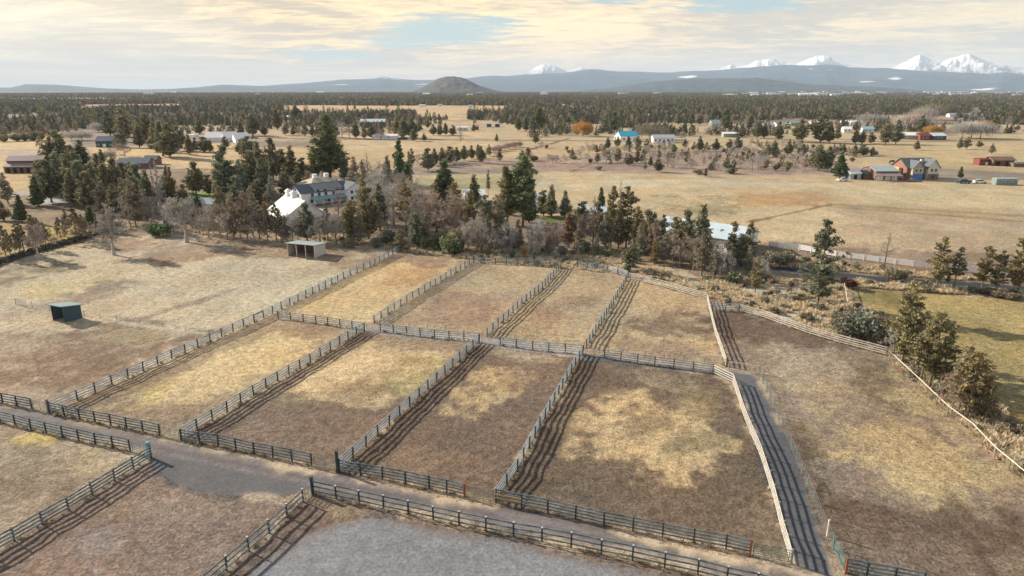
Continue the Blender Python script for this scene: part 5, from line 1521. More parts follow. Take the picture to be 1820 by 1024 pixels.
grove('beside the yellow green pasture', 'junipers by the yellow pasture', [
    ('open0', 1602, 652, 152, .9), ('open3', 1614, 640, 104, .9), ('open3', 1651, 692, 138, 1.1), ('open1', 1636, 680, 110, 1.0), ('open0', 1672, 682, 112, .9), ('open1', 1702, 735, 118, 1.1), ('open3', 1718, 744, 120, 1.2), ('bare2', 1690, 738, 84, 1.0), ('bronze1', 1628, 668, 70, .9),
    ('shrub1', 1500, 603, 46, 1.0), ('shrub2', 1530, 607, 46, 1.0), ('shrub1', 1556, 592, 34, 1.2), ('shrub0', 1590, 622, 34, 1.1), ('shrub1', 1515, 585, 36, 1.1), ('shrub0', 1566, 616, 28, 1.0), ('bare2', 1540, 604, 50, .9), ('shrub1', 1740, 742, 40, 1.1), ('bare0', 1580, 640, 60, .7),
    ('bronze1', 1735, 740, 70, 1.0), ('shrub2', 1545, 570, 18, 1.4),
])
# the open fields in the middle distance
grove('on the sage flat in the middle', 'scattered trees on the sage flat', [
    ('juniper0', 952, 255, 18, 1.1), ('shrub0', 948, 287, 10, 1.2), ('orange0', 938, 284, 22, 1.3), ('bronze1', 928, 286, 20), ('olive0', 888, 286, 22, 1.1), ('bare2', 975, 290, 18), ('bare2', 989, 290, 16), ('bare0', 1004, 291, 17),
    ('bronze0', 1017, 281, 18), ('bare0', 1032, 281, 22, 1.2), ('bare3', 1047, 273, 16, 1.3), ('orange0', 1060, 272, 15), ('juniper1', 1080, 263, 18, 1.2), ('juniper3', 1098, 261, 18, 1.2), ('fir0', 1117, 262, 19, 1.1), ('juniper2', 1134, 260, 17),
    ('bare2', 1078, 289, 26), ('bronze1', 1098, 289, 22, 1.2), ('juniper2', 1118, 294, 20, 1.2), ('orange0', 1132, 290, 24, 1.1), ('fir0', 1156, 294, 15, 1.1), ('juniper0', 1170, 306, 24, 1.1), ('bare2', 1186, 297, 26, 1.3), ('bare0', 1204, 292, 24),
    ('juniper1', 1243, 269, 26, 1.1), ('juniper3', 1272, 269, 22, 1.2), ('juniper1', 1217, 263, 16, 1.2), ('bare3', 1212, 252, 20), ('juniper0', 1311, 266, 22, 1.3), ('juniper2', 1296, 264, 16), ('orange0', 1254, 314, 16, 1.0), ('fir1', 1268, 298, 13, 1.2),
    ('juniper2', 1291, 299, 16), ('bare0', 1228, 300, 22, 1.2), ('bare2', 1316, 300, 24), ('bare0', 1336, 306, 30, 1.2), ('bare3', 1347, 303, 28), ('bare0', 1380, 298, 17), ('bare2', 1408, 291, 20, 1.1), ('juniper1', 1442, 299, 30), ('juniper0', 1454, 304, 46, .9),
    ('juniper3', 1471, 303, 42, .9), ('fir2', 1493, 316, 40, 1.2), ('juniper1', 1375, 278, 28), ('juniper3', 1364, 279, 22), ('juniper0', 1400, 276, 24, 1.1), ('juniper2', 1425, 277, 20, 1.1), ('juniper0', 1498, 274, 18, 1.2), ('juniper1', 1518, 277, 20, 1.2),
    ('juniper2', 1535, 277, 20, 1.2), ('bronze0', 1550, 275, 14, 1.3), ('bare2', 1110, 272, 16), ('bronze0', 1146, 276, 14), ('bare0', 1262, 284, 18), ('juniper3', 1330, 282, 18), ('bare2', 1430, 302, 24), ('bare0', 1388, 288, 18), ('shrub1', 1240, 310, 9, 1.6), ('shrub0', 1300, 309, 10, 1.6),
    ('bronze1', 1062, 290, 18), ('bronze2', 1146, 302, 16), ('bare3', 1272, 306, 20), ('bare2', 1300, 290, 20), ('juniper1', 1180, 268, 14), ('juniper0', 1198, 272, 15, 1.1), ('bare0', 1160, 282, 16), ('shrub0', 1020, 283, 6, 2), ('shrub1', 1064, 302, 7, 1.6),
])
grove('edging the central gold field', 'row of junipers on the gold field', [
    ('juniper0', 761, 304, 40), ('juniper3', 773, 295, 30), ('juniper1', 786, 293, 30), ('juniper2', 799, 291, 30), ('juniper1', 812, 289, 27, 1.1), ('juniper0', 825, 286, 27), ('juniper3', 838, 283, 24), ('juniper1', 850, 281, 24), ('juniper0', 855, 290, 30, .9),
    ('bronze0', 869, 278, 21), ('bare0', 883, 286, 21, 1.1), ('juniper1', 883, 252, 14), ('dead0', 818, 253, 32, .8), ('bare2', 790, 297, 18, 1.4), ('bare0', 806, 294, 16), ('bare2', 743, 292, 20), ('open1', 733, 304, 40, .8),
    ('brush1', 878, 271, 9, 1.6), ('brush1', 892, 268, 10, 1.7), ('brush1', 906, 265, 10, 1.6), ('brush1', 918, 262, 9, 1.5),
])
grove('beyond the central gold field', 'trees beyond the gold field', [
    ('bare0', 608, 246, 30, 1.1), ('bare2', 622, 246, 28), ('juniper1', 633, 246, 30), ('bronze0', 648, 248, 26), ('juniper0', 662, 247, 28), ('bare2', 676, 249, 22), ('juniper3', 706, 244, 34), ('juniper1', 717, 246, 36), ('juniper0', 732, 246, 36, .9),
    ('poplar0', 690, 231, 20, 1.4), ('poplar0', 698, 231, 18, 1.4), ('juniper2', 735, 251, 20), ('juniper0', 754, 251, 14), ('juniper1', 760, 228, 16, 1.1), ('juniper0', 770, 241, 20), ('juniper3', 782, 241, 22), ('juniper1', 792, 240, 21), ('juniper2', 805, 241, 18),
    ('juniper1', 842, 234, 14, 1.1), ('juniper1', 493, 231, 38, 1.0), ('juniper0', 526, 211, 24, 1.2), ('juniper2', 470, 241, 18), ('juniper0', 450, 242, 40), ('bronze1', 508, 241, 20, 1.1), ('juniper3', 521, 240, 15, 1.2), ('bare2', 530, 241, 18), ('bronze0', 542, 243, 26, 1.1),
    ('juniper1', 556, 243, 22), ('bronze2', 563, 242, 20, 1.1), ('juniper0', 572, 242, 22), ('juniper3', 584, 244, 26), ('juniper1', 598, 244, 26),
])
grove('on the left fields', 'scattered junipers on the left fields', [
    ('juniper1', 338, 276, 36, .9), ('juniper3', 348, 269, 24), ('juniper2', 363, 271, 27, 1.1), ('juniper1', 375, 271, 22), ('juniper0', 401, 264, 21, 1.1), ('juniper0', 430, 278, 30, 1.0), ('juniper2', 442, 279, 36, 1.1), ('juniper3', 355, 239, 30), ('bronze0', 375, 238, 18),
    ('juniper1', 428, 241, 26), ('juniper0', 449, 241, 30), ('poplar0', 412, 224, 26, 1.8), ('poplar0', 420, 224, 24, 1.8), ('juniper0', 197, 243, 46), ('juniper3', 222, 252, 58, .95), ('bronze1', 217, 262, 34, 1.1), ('juniper1', 248, 263, 40), ('juniper0', 264, 260, 58, .85),
    ('juniper3', 278, 270, 52, .9), ('juniper1', 290, 278, 62, .9), ('juniper2', 303, 281, 60, .8), ('juniper0', 318, 268, 44), ('bronze2', 312, 262, 40), ('juniper2', 105, 300, 66, .9), ('juniper0', 118, 302, 54), ('juniper1', 148, 300, 50, 1.1), ('juniper3', 132, 305, 46), ('juniper1', 96, 292, 50),
    ('shrub0', 8, 252, 12, 1.3), ('shrub0', 30, 251, 12, 1.4), ('shrub0', 45, 250, 14, 1.3), ('shrub0', 60, 250, 14, 1.4), ('shrub0', 73, 249, 13, 1.3), ('brush0', 128, 250, 13, 1.5), ('brush0', 146, 250, 14, 1.5), ('brush0', 175, 235, 16, 1.1),
    ('brush0', 190, 286, 16, 1.2), ('bare0', 205, 283, 28, 1.3), ('bare2', 222, 278, 26, 1.2), ('juniper1', 182, 292, 26),
])
grove('before the far woods', 'trees before the far homesteads', [
    ('juniper0', 1345, 246, 30), ('juniper1', 1358, 246, 27), ('juniper3', 1383, 249, 32), ('juniper0', 1421, 253, 42, 1.0), ('juniper2', 1458, 254, 50, .9), ('juniper1', 1474, 254, 34), ('juniper3', 1488, 248, 22), ('juniper1', 1520, 256, 26), ('juniper3', 1532, 256, 24, 1.1), ('juniper2', 1548, 255, 19),
    ('juniper0', 1573, 257, 36, 1.0), ('juniper3', 1592, 256, 42, .85), ('juniper1', 1629, 267, 17, 1.3), ('juniper1', 1705, 265, 20), ('bronze1', 1718, 265, 22, 1.1), ('juniper2', 1740, 262, 12, 1.3), ('bronze0', 1762, 274, 19, 1.1), ('juniper0', 1808, 232, 10, 1.4), ('fir1', 1706, 316, 20, .9),
    ('willow0', 1036, 242, 24, 1.1), ('willow0', 1656, 239, 15, 1.7), ('willow0', 1751, 236, 20, 1.3), ('brush2', 1655, 214, 26, 1.0), ('brush2', 1680, 206, 20, 1), ('brush0', 1545, 227, 24, 1.1), ('brush0', 1558, 227, 20), ('brush0', 1575, 227, 20, 1.1), ('brush0', 1614, 234, 30, 1.0), ('brush0', 1628, 234, 30, .9),
    ('brush0', 1641, 219, 26, 1.0), ('brush0', 1710, 246, 26, 1.0), ('brush0', 1726, 246, 28, 1.0), ('brush0', 1742, 246, 26, 1.1), ('brush2', 1155, 248, 26, 1.2), ('brush0', 1168, 248, 20, 1.1), ('juniper2', 1128, 247, 14, 1.1), ('juniper3', 1636, 236, 30), ('juniper0', 1765, 236, 30), ('bare0', 1730, 216, 26),
    ('pine0', 958, 235, 44, 1.1), ('juniper0', 922, 233, 24), ('juniper1', 934, 234, 28), ('juniper3', 946, 235, 26), ('juniper0', 970, 234, 24), ('bronze0', 1006, 241, 18, 1.2), ('pine1', 1288, 238, 46, .9), ('juniper1', 1298, 233, 18), ('bronze1', 1192, 240, 20, 1.2), ('juniper0', 1092, 235, 36), ('juniper3', 1244, 222, 20),
    ('juniper1', 1228, 222, 22), ('juniper2', 1270, 216, 26), ('juniper0', 1206, 222, 22), ('bare0', 1262, 240, 22), ('juniper1', 1332, 232, 28), ('bronze0', 1318, 228, 26), ('bare3', 1322, 232, 18), ('shrub0', 1012, 210, 14),
])

# ------------------------------------------------------------------ wide stands of trees, sagebrush and dry grass
rs = np.random.default_rng(77)


def in_poly(X, Y, poly):
    return poly_sdf(X, Y, wpoly(poly)) < 0


def scatter_px(polys, n, y_power=1.0):
    """random world points spread evenly over ground polygons given in photo pixels"""
    out = []
    for poly, cnt in polys:
        wp = wpoly(poly)
        xs, ys = [p[0] for p in wp], [p[1] for p in wp]
        X = rs.uniform(min(xs), max(xs), cnt * 6); Y = rs.uniform(min(ys), max(ys), cnt * 6)
        ok = np.where(poly_sdf(X, Y, wp) < 0)[0][:cnt]
        out.append(np.stack([X[ok], Y[ok]], 1))
    return np.concatenate(out)


# the far juniper country: what is left clear
CLEAR = [[(150, 186), (330, 185), (330, 192), (150, 194)], [(505, 188), (900, 188), (895, 200), (640, 203), (500, 200)], [(740, 196), (832, 197), (832, 215), (740, 212)],
         [(1480, 205), (1700, 205), (1700, 211), (1480, 211)], [(1330, 214), (1600, 214), (1600, 222), (1330, 222)], [(-700, 175), (260, 175.5), (260, 178), (-700, 178)], [(300, 181), (560, 180), (560, 182.5), (300, 183.5)], [(860, 183), (1000, 183), (990, 186), (860, 186)], [(1060, 176), (1500, 175), (1500, 176.5), (1060, 177.5)], [(1150, 206), (1330, 204), (1320, 210), (1150, 212)], [(0, 206), (60, 205), (70, 209), (0, 210)], [(560, 176), (740, 176), (740, 177.5), (560, 177.5)], [(1600, 190), (1760, 189), (1760, 193), (1600, 194)], [(120, 190), (180, 188), (190, 196), (130, 197)]]


def forest():
    edge_x = [-900, 0, 90, 160, 190, 330, 440, 500, 560, 700, 860, 930, 1000, 1180, 1300, 1330, 1480, 1560, 1700, 1820, 2700]
    edge_y = [236, 236, 234, 228, 236, 225, 224, 216, 214, 214, 214, 224, 222, 218, 220, 214, 213, 212, 210, 212, 212]
    n = 105000
    r = np.concatenate([np.sqrt(rs.uniform(470 ** 2, 2600 ** 2, n)), np.sqrt(rs.uniform(2600 ** 2, 7000 ** 2, n))])
    th = np.radians(rs.uniform(-43, 43, 2 * n))
    X, Y = r * np.sin(th), r * np.cos(th)
    # back to photo rows to test against the near edge
    dep = Y * math.cos(PITCH) + CH * math.sin(PITCH)
    px = 910 + FPX * X / dep
    py = 512 - FPX * (Y * math.sin(PITCH) - CH * math.cos(PITCH)) / dep
    ey = np.interp(px, edge_x, edge_y)
    dens = fbm(X / 160, Y / 260, 91, 3)
    clump = fbm(X / 38, Y / 60, 131, 3)
    keep = (py < ey) | ((py < ey + 28) & (clump > .57) & (rs.random(2 * n) < .55))
    keep &= rs.random(2 * n) < np.clip((dens - 0.30) * 7, 0.2, 1)
    for c in CLEAR:
        keep &= poly_sdf(X, Y, wpoly(c)) > 0
    return np.stack([X, Y], 1)[keep], px[keep], py[keep], r[keep]


def low_tree(seed, leafmat, h=8.0, r=3.2, n=130, leaf=.85, power=.7, low=.06):
    rng = np.random.default_rng(seed)
    s = rng.random(n) ** 1.15
    rad = r * (1 - s) ** power * np.minimum(1, (s + .08) / .2)
    az = rng.uniform(0, 6.28, n)
    rr = rad * rng.uniform(.45, 1.05, n) * (1 + .25 * np.sin(az * 2 + s * 6))
    C = np.stack([np.cos(az) * rr, np.sin(az) * rr, low * h + s * h * (1 - low)], 1)
    V, F, vv = leaf_quads(C, leaf * rng.uniform(.6, 1.4, n) * (1 - .4 * s), np.clip(.35 + rng.normal(0, .2, n), 0, 1), rng, .1, 1.3)
    T = TubeSet(3); T.path([[0, 0, -.2], [0, 0, h * .5], [0, 0, h * .9]], [.16, .1, .03])
    V2 = np.concatenate([V, T.V[0]]); F2 = np.concatenate([F, T.F[0] + len(V)])
    me = fast_mesh('far_tree', V2, F2, [L[leafmat]], attrs={'v': ('FLOAT', np.concatenate([vv, np.zeros(len(T.V[0]))]))})
    return bpy.data.objects.new('far_tree', me)


def instancer(name, label, pts, scale, idx, protos, tilt=0.0):
    """one stuff object: the points carry copies of the small meshes"""
    me = bpy.data.meshes.new(name)
    me.vertices.add(len(pts)); me.vertices.foreach_set('co', np.asarray(pts, np.float32).ravel())
    for an, typ, arr in (('size', 'FLOAT', scale), ('pick', 'INT', idx), ('turn', 'FLOAT', rs.uniform(0, 6.28, len(pts)))):
        a = me.attributes.new(an, typ, 'POINT')
        a.data.foreach_set('value', np.asarray(arr, np.int32 if typ == 'INT' else np.float32))
    o = link(name, me)
    col = bpy.data.collections.new(name + '_kinds')
    for p in protos:
        col.objects.link(p)
    g = bpy.data.node_groups.new(name + '_spread', 'GeometryNodeTree')
    g.interface.new_socket('Geometry', in_out='INPUT', socket_type='NodeSocketGeometry')
    g.interface.new_socket('Geometry', in_out='OUTPUT', socket_type='NodeSocketGeometry')
    N = g.nodes
    gi, go = N.new('NodeGroupInput'), N.new('NodeGroupOutput')
    ip = N.new('GeometryNodeInstanceOnPoints')
    ci = N.new('GeometryNodeCollectionInfo')
    ci.inputs['Collection'].default_value = col
    ci.inputs['Separate Children'].default_value = True
    ci.inputs['Reset Children'].default_value = True
    ip.inputs['Pick Instance'].default_value = True

    def attr(nm, typ):
        q = N.new('GeometryNodeInputNamedAttribute'); q.data_type = typ
        q.inputs['Name'].default_value = nm
        return q.outputs['Attribute']
    g.links.new(gi.outputs[0], ip.inputs['Points'])
    g.links.new(ci.outputs[0], ip.inputs['Instance'])
    g.links.new(attr('pick', 'INT'), ip.inputs['Instance Index'])
    cx = N.new('ShaderNodeCombineXYZ')
    g.links.new(attr('turn', 'FLOAT'), cx.inputs[2])
    g.links.new(cx.outputs[0], ip.inputs['Rotation'])
    g.links.new(attr('size', 'FLOAT'), ip.inputs['Scale'])
    g.links.new(ip.outputs[0], go.inputs[0])
    md = o.modifiers.new('spread', 'NODES')
    md.node_group = g
    o['kind'] = 'stuff'
    o['label'] = label
    return o


FP, fpx, fpy, fr = forest()
order = np.argsort(-(fpy))
vis = [i for i in order if -20 < fpx[i] < 1840]
# the ones that show largest stand as trees of their own
pts = FP
# young junipers sprinkled over the sage flat belong to the same wild growth
FLATJ = [([(1040, 262), (1160, 258), (1320, 262), (1540, 276), (1520, 296), (1480, 306), (1300, 304), (1150, 300), (1050, 292)], 60), ([(1290, 250), (1420, 262), (1560, 268), (1560, 282), (1400, 276)], 24)]
fj = scatter_px(FLATJ, 0)
n0 = len(pts)
pts = np.concatenate([pts, fj])
protos = [low_tree(1, 'farwood'), low_tree(2, 'farwood', 9, 2.8, 120, .8, .9), low_tree(3, 'farwood', 7, 3.0, 120, .9, .5), low_tree(4, 'browny', 8, 2.8), low_tree(5, 'twigbrown', 8, 3.2, 110, .7, .5), low_tree(6, 'pine', 15, 3.4, 150, 1.1, .7, .15), low_tree(7, 'farwood', 6, 3.0)]
pick = rs.choice(7, len(pts), p=[.23, .19, .16, .17, .10, .02, .13])
wsz = rs.uniform(.5, 1.3, len(pts)); wsz[n0:] = rs.uniform(.35, .75, len(fj)); pick[n0:] = rs.integers(0, 3, len(fj))
instancer('far_woods', 'dark juniper woods covering the plain up to the hills', np.column_stack([pts, np.zeros(len(pts))]), wsz, pick, protos)

# trees on the butte and the low hill are part of their slopes' colour; a few ridge-top clumps are not modelled


# dry bunch grass and sagebrush on the rough strip round the paddocks
STRIP = [
    ([(713, 449), (842, 462), (1118, 490), (1258, 532), (1330, 540), (1250, 498), (1100, 455), (900, 438), (700, 430), (560, 414), (470, 402), (420, 412), (560, 424), (640, 436)], 3600),
    ([(1258, 530), (1313, 551), (1440, 592), (1577, 628), (1600, 625), (1560, 565), (1515, 545), (1505, 512), (1340, 492), (1290, 500), (1240, 500)], 3400),
    ([(1340, 478), (1360, 450), (1500, 470), (1700, 492), (1840, 506), (1840, 508), (1589, 491), (1420, 475)], 900),
    ([(1500, 498), (1840, 522), (1840, 532), (1700, 524), (1510, 510)], 900),
    ([(1585, 650), (1632, 690), (1725, 771), (1819, 858), (1920, 950), (1990, 940), (1860, 800), (1760, 712), (1700, 690), (1640, 650), (1610, 640)], 1500),
    ([(60, 452), (190, 412), (300, 414), (440, 424), (600, 438), (560, 420), (420, 405), (260, 398), (60, 420)], 900),
]


def tuft(seed, h=.55, r=.32, n=26, m='drygrass'):
    rng = np.random.default_rng(seed)
    V, F, vv = [], [], []
    for k in range(n):
        az = rng.uniform(0, 6.28); d = rng.uniform(0, r * .6)
        b = np.array([math.cos(az) * d, math.sin(az) * d, 0]); ln = h * rng.uniform(.5, 1.1)
        tip = b + np.array([math.cos(az) * r * rng.uniform(.4, 1.2), math.sin(az) * r * rng.uniform(.4, 1.2), ln])
        w = np.array([-math.sin(az), math.cos(az), 0]) * .035
        k0 = len(V)
        V += [b - w, b + w, tip + w * .6, tip - w * .6]; F.append([k0, k0 + 1, k0 + 2, k0 + 3]); vv += [rng.uniform(.1, .9)] * 4
    return bpy.data.objects.new('tuft', fast_mesh('tuft', np.array(V), np.array(F), [L[m]], attrs={'v': ('FLOAT', np.array(vv))}))


sp = scatter_px(STRIP, 0)
keep = fbm(sp[:, 0] / 7, sp[:, 1] / 7, 61, 3) > .40
sp = sp[keep]
instancer('dry_grass', 'tufts of golden dry bunch grass on the rough strip', np.column_stack([sp, np.zeros(len(sp))]), rs.uniform(.35, 1.35, len(sp)), rs.integers(0, 3, len(sp)), [tuft(1), tuft(2, .7, .4), tuft(3, .4, .45)])

# sagebrush, each a plant of its own
sb = scatter_px([(STRIP[0][0], 60), (STRIP[1][0], 66), (STRIP[2][0], 26), (STRIP[4][0], 30), (STRIP[3][0], 10)], 0)
zone = ['beyond the upper paddocks'] * 60 + ['on the rough slope right of the paddocks'] * 66 + ['between driveway and white fence'] * 26 + ['below the yellow pasture'] * 30 + ['below the driveway'] * 10
zone = zone[:len(sb)]
for q in range(len(sb)):
    o = plant('sagebrush%d' % (q % 3), 0, 0, 0, 1.0, 0, Vector((sb[q, 0], sb[q, 1], 0)), float(rs.uniform(.6, 1.4)))
    o['label'] = 'grey sagebrush growing among dry grass ' + zone[q]
    o['group'] = 'sagebrush ' + zone[q]


# thickets of bare and evergreen scrub on the sage flat, every one a plant of its own
FLAT = [([(1040, 262), (1160, 258), (1320, 262), (1540, 276), (1520, 296), (1480, 306), (1300, 304), (1150, 300), (1050, 292)], 140), ([(900, 262), (1040, 262), (1050, 292), (960, 292)], 12), ([(1290, 250), (1420, 262), (1560, 268), (1560, 282), (1400, 276)], 26)]
fl = scatter_px(FLAT, 0)
for q in range(len(fl)):
    kd, nm, hh = (('bare0', 'grey leafless tree', (3.5, 6)), ('bare0', 'grey leafless tree', (3, 5.5)), ('bare2', 'brown leafless tree', (3.5, 6)), ('shrub1', 'low brown shrub', (1.5, 3)), ('bare3', 'grey leafless tree', (3.5, 6)), ('shrub0', 'low green shrub', (1.5, 3.2)))[q % 6]
    o = plant(kd, 0, 0, 0, 1.1, 0, Vector((fl[q, 0], fl[q, 1], 0)), float(rs.uniform(*hh)))
    o['label'] = nm + ' in the loose thicket on the sage flat'
    o['group'] = nm + 's of the sage flat thicket'


# thin dry and green weeds along the feet of the fences
wp_, ws_ = [], []
for f in [o for o in bpy.data.objects if o.get('category') == 'fence' and o.name.startswith('rail_fence')]:
    ps = [f.location + c.location for c in f.children if c.name.startswith('post')]
    for a, b in zip(ps[:-1], ps[1:]):
        for q in range(5):
            t_ = rs.random()
            p_ = a.lerp(b, t_)
            wp_.append((p_.x + rs.normal(0, .16), p_.y + rs.normal(0, .16), 0)); ws_.append(rs.uniform(.2, .75))
L['weeds'] = leaf_material('green_brown_weeds', (0.09, 0.095, 0.05), (0.40, 0.36, 0.20), .25)
instancer('fence_weeds', 'short weeds and dead grass along the feet of the board fences', np.array(wp_), np.array(ws_), rs.integers(0, 3, len(wp_)), [tuft(11, .5, .4, 20, 'weeds'), tuft(12, .6, .3, 16, 'drygrass'), tuft(13, .35, .5, 22, 'weeds')])

# ------------------------------------------------------------------ buildings
B = {
    'white': mat('white_siding', (0.86, 0.87, 0.88), 0.7, 0.05, 0.6),
    'whiteroof': mat('white_metal_roof', (0.80, 0.80, 0.78), 0.45, 0.04, 0.5),
    'blueroof': mat('pale_blue_metal_roof', (0.52, 0.62, 0.68), 0.35, 0.08, 0.3),
    'slate': mat('dark_slate_shingles', (0.125, 0.145, 0.165), 0.8, 0.2, 1.5),
    'beige': mat('beige_shingles', (0.42, 0.38, 0.30), 0.8, 0.12, 1.5),
    'porch': mat('blue_green_porch_roof', (0.27, 0.42, 0.46), 0.5, 0.1, 1),
    'glass': mat('window_glass', (0.06, 0.09, 0.11), 0.15, 0.1, 1, spec=0.6),
    'teal': mat('dark_teal_siding', (0.055, 0.095, 0.115), 0.7, 0.2, 1.5, stretch=(6, 6, .4)),
    'tealroof': mat('light_teal_metal_roof', (0.25, 0.36, 0.36), 0.4, 0.08, 1),
    'ply': mat('orange_brown_boards', (0.55, 0.27, 0.13), 0.8, 0.25, 1.5, stretch=(.4, .4, 6)),
    'cream': mat('cream_siding', (0.66, 0.62, 0.54), 0.75, 0.08, 1),
    'greyroof': mat('grey_metal_roof', (0.36, 0.42, 0.44), 0.45, 0.08, 1),
    'barn': mat('brown_barn_siding', (0.20, 0.125, 0.10), 0.85, 0.2, .5),
    'barnroof': mat('pinkish_brown_metal_roof', (0.30, 0.235, 0.22), 0.6, 0.1, .5),
    'darkroof': mat('dark_blue_roof', (0.07, 0.11, 0.15), 0.6, 0.15, .5),
    'brick': mat('red_brown_brick', (0.26, 0.145, 0.115), 0.85, 0.2, 2),
    'tan': mat('tan_siding', (0.42, 0.36, 0.28), 0.8, 0.12, 1),
    'yellow': mat('sunlit_yellow_siding', (0.62, 0.46, 0.22), 0.8, 0.1, 1),  # even yellow base colour of the brick house's side wing
    'bluedoor': mat('blue_garage_door', (0.06, 0.20, 0.48), 0.5, 0.1, 1),
    'red': mat('barn_red_paint', (0.21, 0.062, 0.045), 0.75, 0.2, 1),
    'brightblue': mat('bright_blue_metal_roof', (0.035, 0.36, 0.52), 0.45, 0.08, .5),
    'dark': mat('dark_doorway', (0.025, 0.025, 0.028), 0.9, 0.1, 1),
    'tyre': mat('black_tyre', (0.02, 0.02, 0.02), 0.8, 0.1, 2),
    'carblue': mat('dark_blue_car_paint', (0.03, 0.07, 0.12), 0.25, 0.1, 1, spec=0.6),
    'carwhite': mat('white_car_paint', (0.75, 0.75, 0.74), 0.25, 0.03, 1, spec=0.6),
    'carred': mat('red_car_paint', (0.34, 0.04, 0.03), 0.3, 0.1, 1, spec=0.6),
    'cargrey': mat('grey_car_paint', (0.22, 0.24, 0.26), 0.3, 0.1, 1, spec=0.6),
    'green': mat('greenhouse_cover', (0.20, 0.28, 0.25), 0.5, 0.1, .5),
    'horse': mat('dark_bay_coat', (0.075, 0.038, 0.024), 0.7, 0.2, 2),
    'creosote': mat('weathered_pole_wood', (0.34, 0.27, 0.22), 0.9, 0.2, 2),
    'tin': mat('rusty_sheet_metal', (0.32, 0.27, 0.24), 0.6, 0.2, 1),
    'sagewall': mat('sage_green_siding', (0.33, 0.38, 0.33), 0.8, 0.1, 1),
}


def windows(o, face, L, W, specs, frame='white', m='glass'):
    """face: 'f' front (-y), 'b' back, 'l' left (-x), 'r' right; specs: (along, z centre, width, height)"""
    for (a, z, w, h) in specs:
        mb, fr = MB(), MB()
        if face in 'fb':
            y = (-W / 2 - .03) if face == 'f' else (W / 2 + .03)
            fr.box((a, y, z), (w + .25, .06, h + .25)); mb.box((a, y + (-.04 if face == 'f' else .04), z), (w, .04, h))
        else:
            x = (-L / 2 - .03) if face == 'l' else (L / 2 + .03)
            fr.box((x, a, z), (.06, w + .25, h + .25)); mb.box((x + (-.04 if face == 'l' else .04), a, z), (.04, w, h))
        f = fr.build('window', B[frame], o)
        mb.build('pane', B[m], f)


def gable_parts(o, L, W, H, RH, wall, roof, over=.45, off=(0, 0), z0=0.0, th=.16, wname='wall', rname='roof'):
    """ridge along x"""
    ox, oy = off
    w = MB()
    vs = []
    for x in (-L / 2, L / 2):
        vs += [(ox + x, oy - W / 2, z0 - .3), (ox + x, oy + W / 2, z0 - .3), (ox + x, oy + W / 2, z0 + H), (ox + x, oy, z0 + H + RH - .02), (ox + x, oy - W / 2, z0 + H)]
    w.quadset(vs, [(0, 1, 2, 3, 4), (9, 8, 7, 6, 5), (0, 5, 6, 1), (1, 6, 7, 2), (2, 7, 8, 3), (3, 8, 9, 4), (4, 9, 5, 0)])
    wo = w.build(wname, B[wall], o)
    r = MB()
    sl = RH / (W / 2)
    e = over
    prof = [(-W / 2 - e, H - e * sl + .03), (0, H + RH + .03), (W / 2 + e, H - e * sl + .03), (W / 2 + e, H - e * sl + .03 + th), (0, H + RH + .03 + th * 1.15), (-W / 2 - e, H - e * sl + .03 + th)]
    vs, n = [], 6
    for x in (-L / 2 - e, L / 2 + e):
        vs += [(ox + x, oy + y, z0 + z) for y, z in prof]
    r.quadset(vs, [(0, 1, 7, 6), (1, 2, 8, 7), (2, 3, 9, 8), (3, 4, 10, 9), (4, 5, 11, 10), (5, 0, 6, 11), (0, 5, 4, 1), (1, 4, 3, 2), (6, 7, 10, 11), (7, 8, 9, 10)])
    ro = r.build(rname, B[roof], o)
    return wo, ro


def house(label, cat, name, px, wid_px, L=None, W=8, H=2.8, RH=1.8, yaw=0.0, wall='white', roof='greyroof', fr=(), rt=(), lf=(), doors=(), group=None, over=.4):
    """simple gabled building whose front middle stands at photo pixel px"""
    g = G(*px)
    L = L or wid_px * mpp(px[1])
    v = Vector((math.sin(yaw), -math.cos(yaw), 0)) * (W / 2)
    o = thing(name, label, cat, g - v, yaw, group)
    gable_parts(o, L, W, H, RH, wall, roof, over)
    windows(o, 'f', L, W, fr); windows(o, 'r', L, W, rt); windows(o, 'l', L, W, lf)
    for (a, w, h, m) in doors:
        MB().box((a, -W / 2 - .03, h / 2), (w, .08, h)).build('door', B[m], o)
    return o


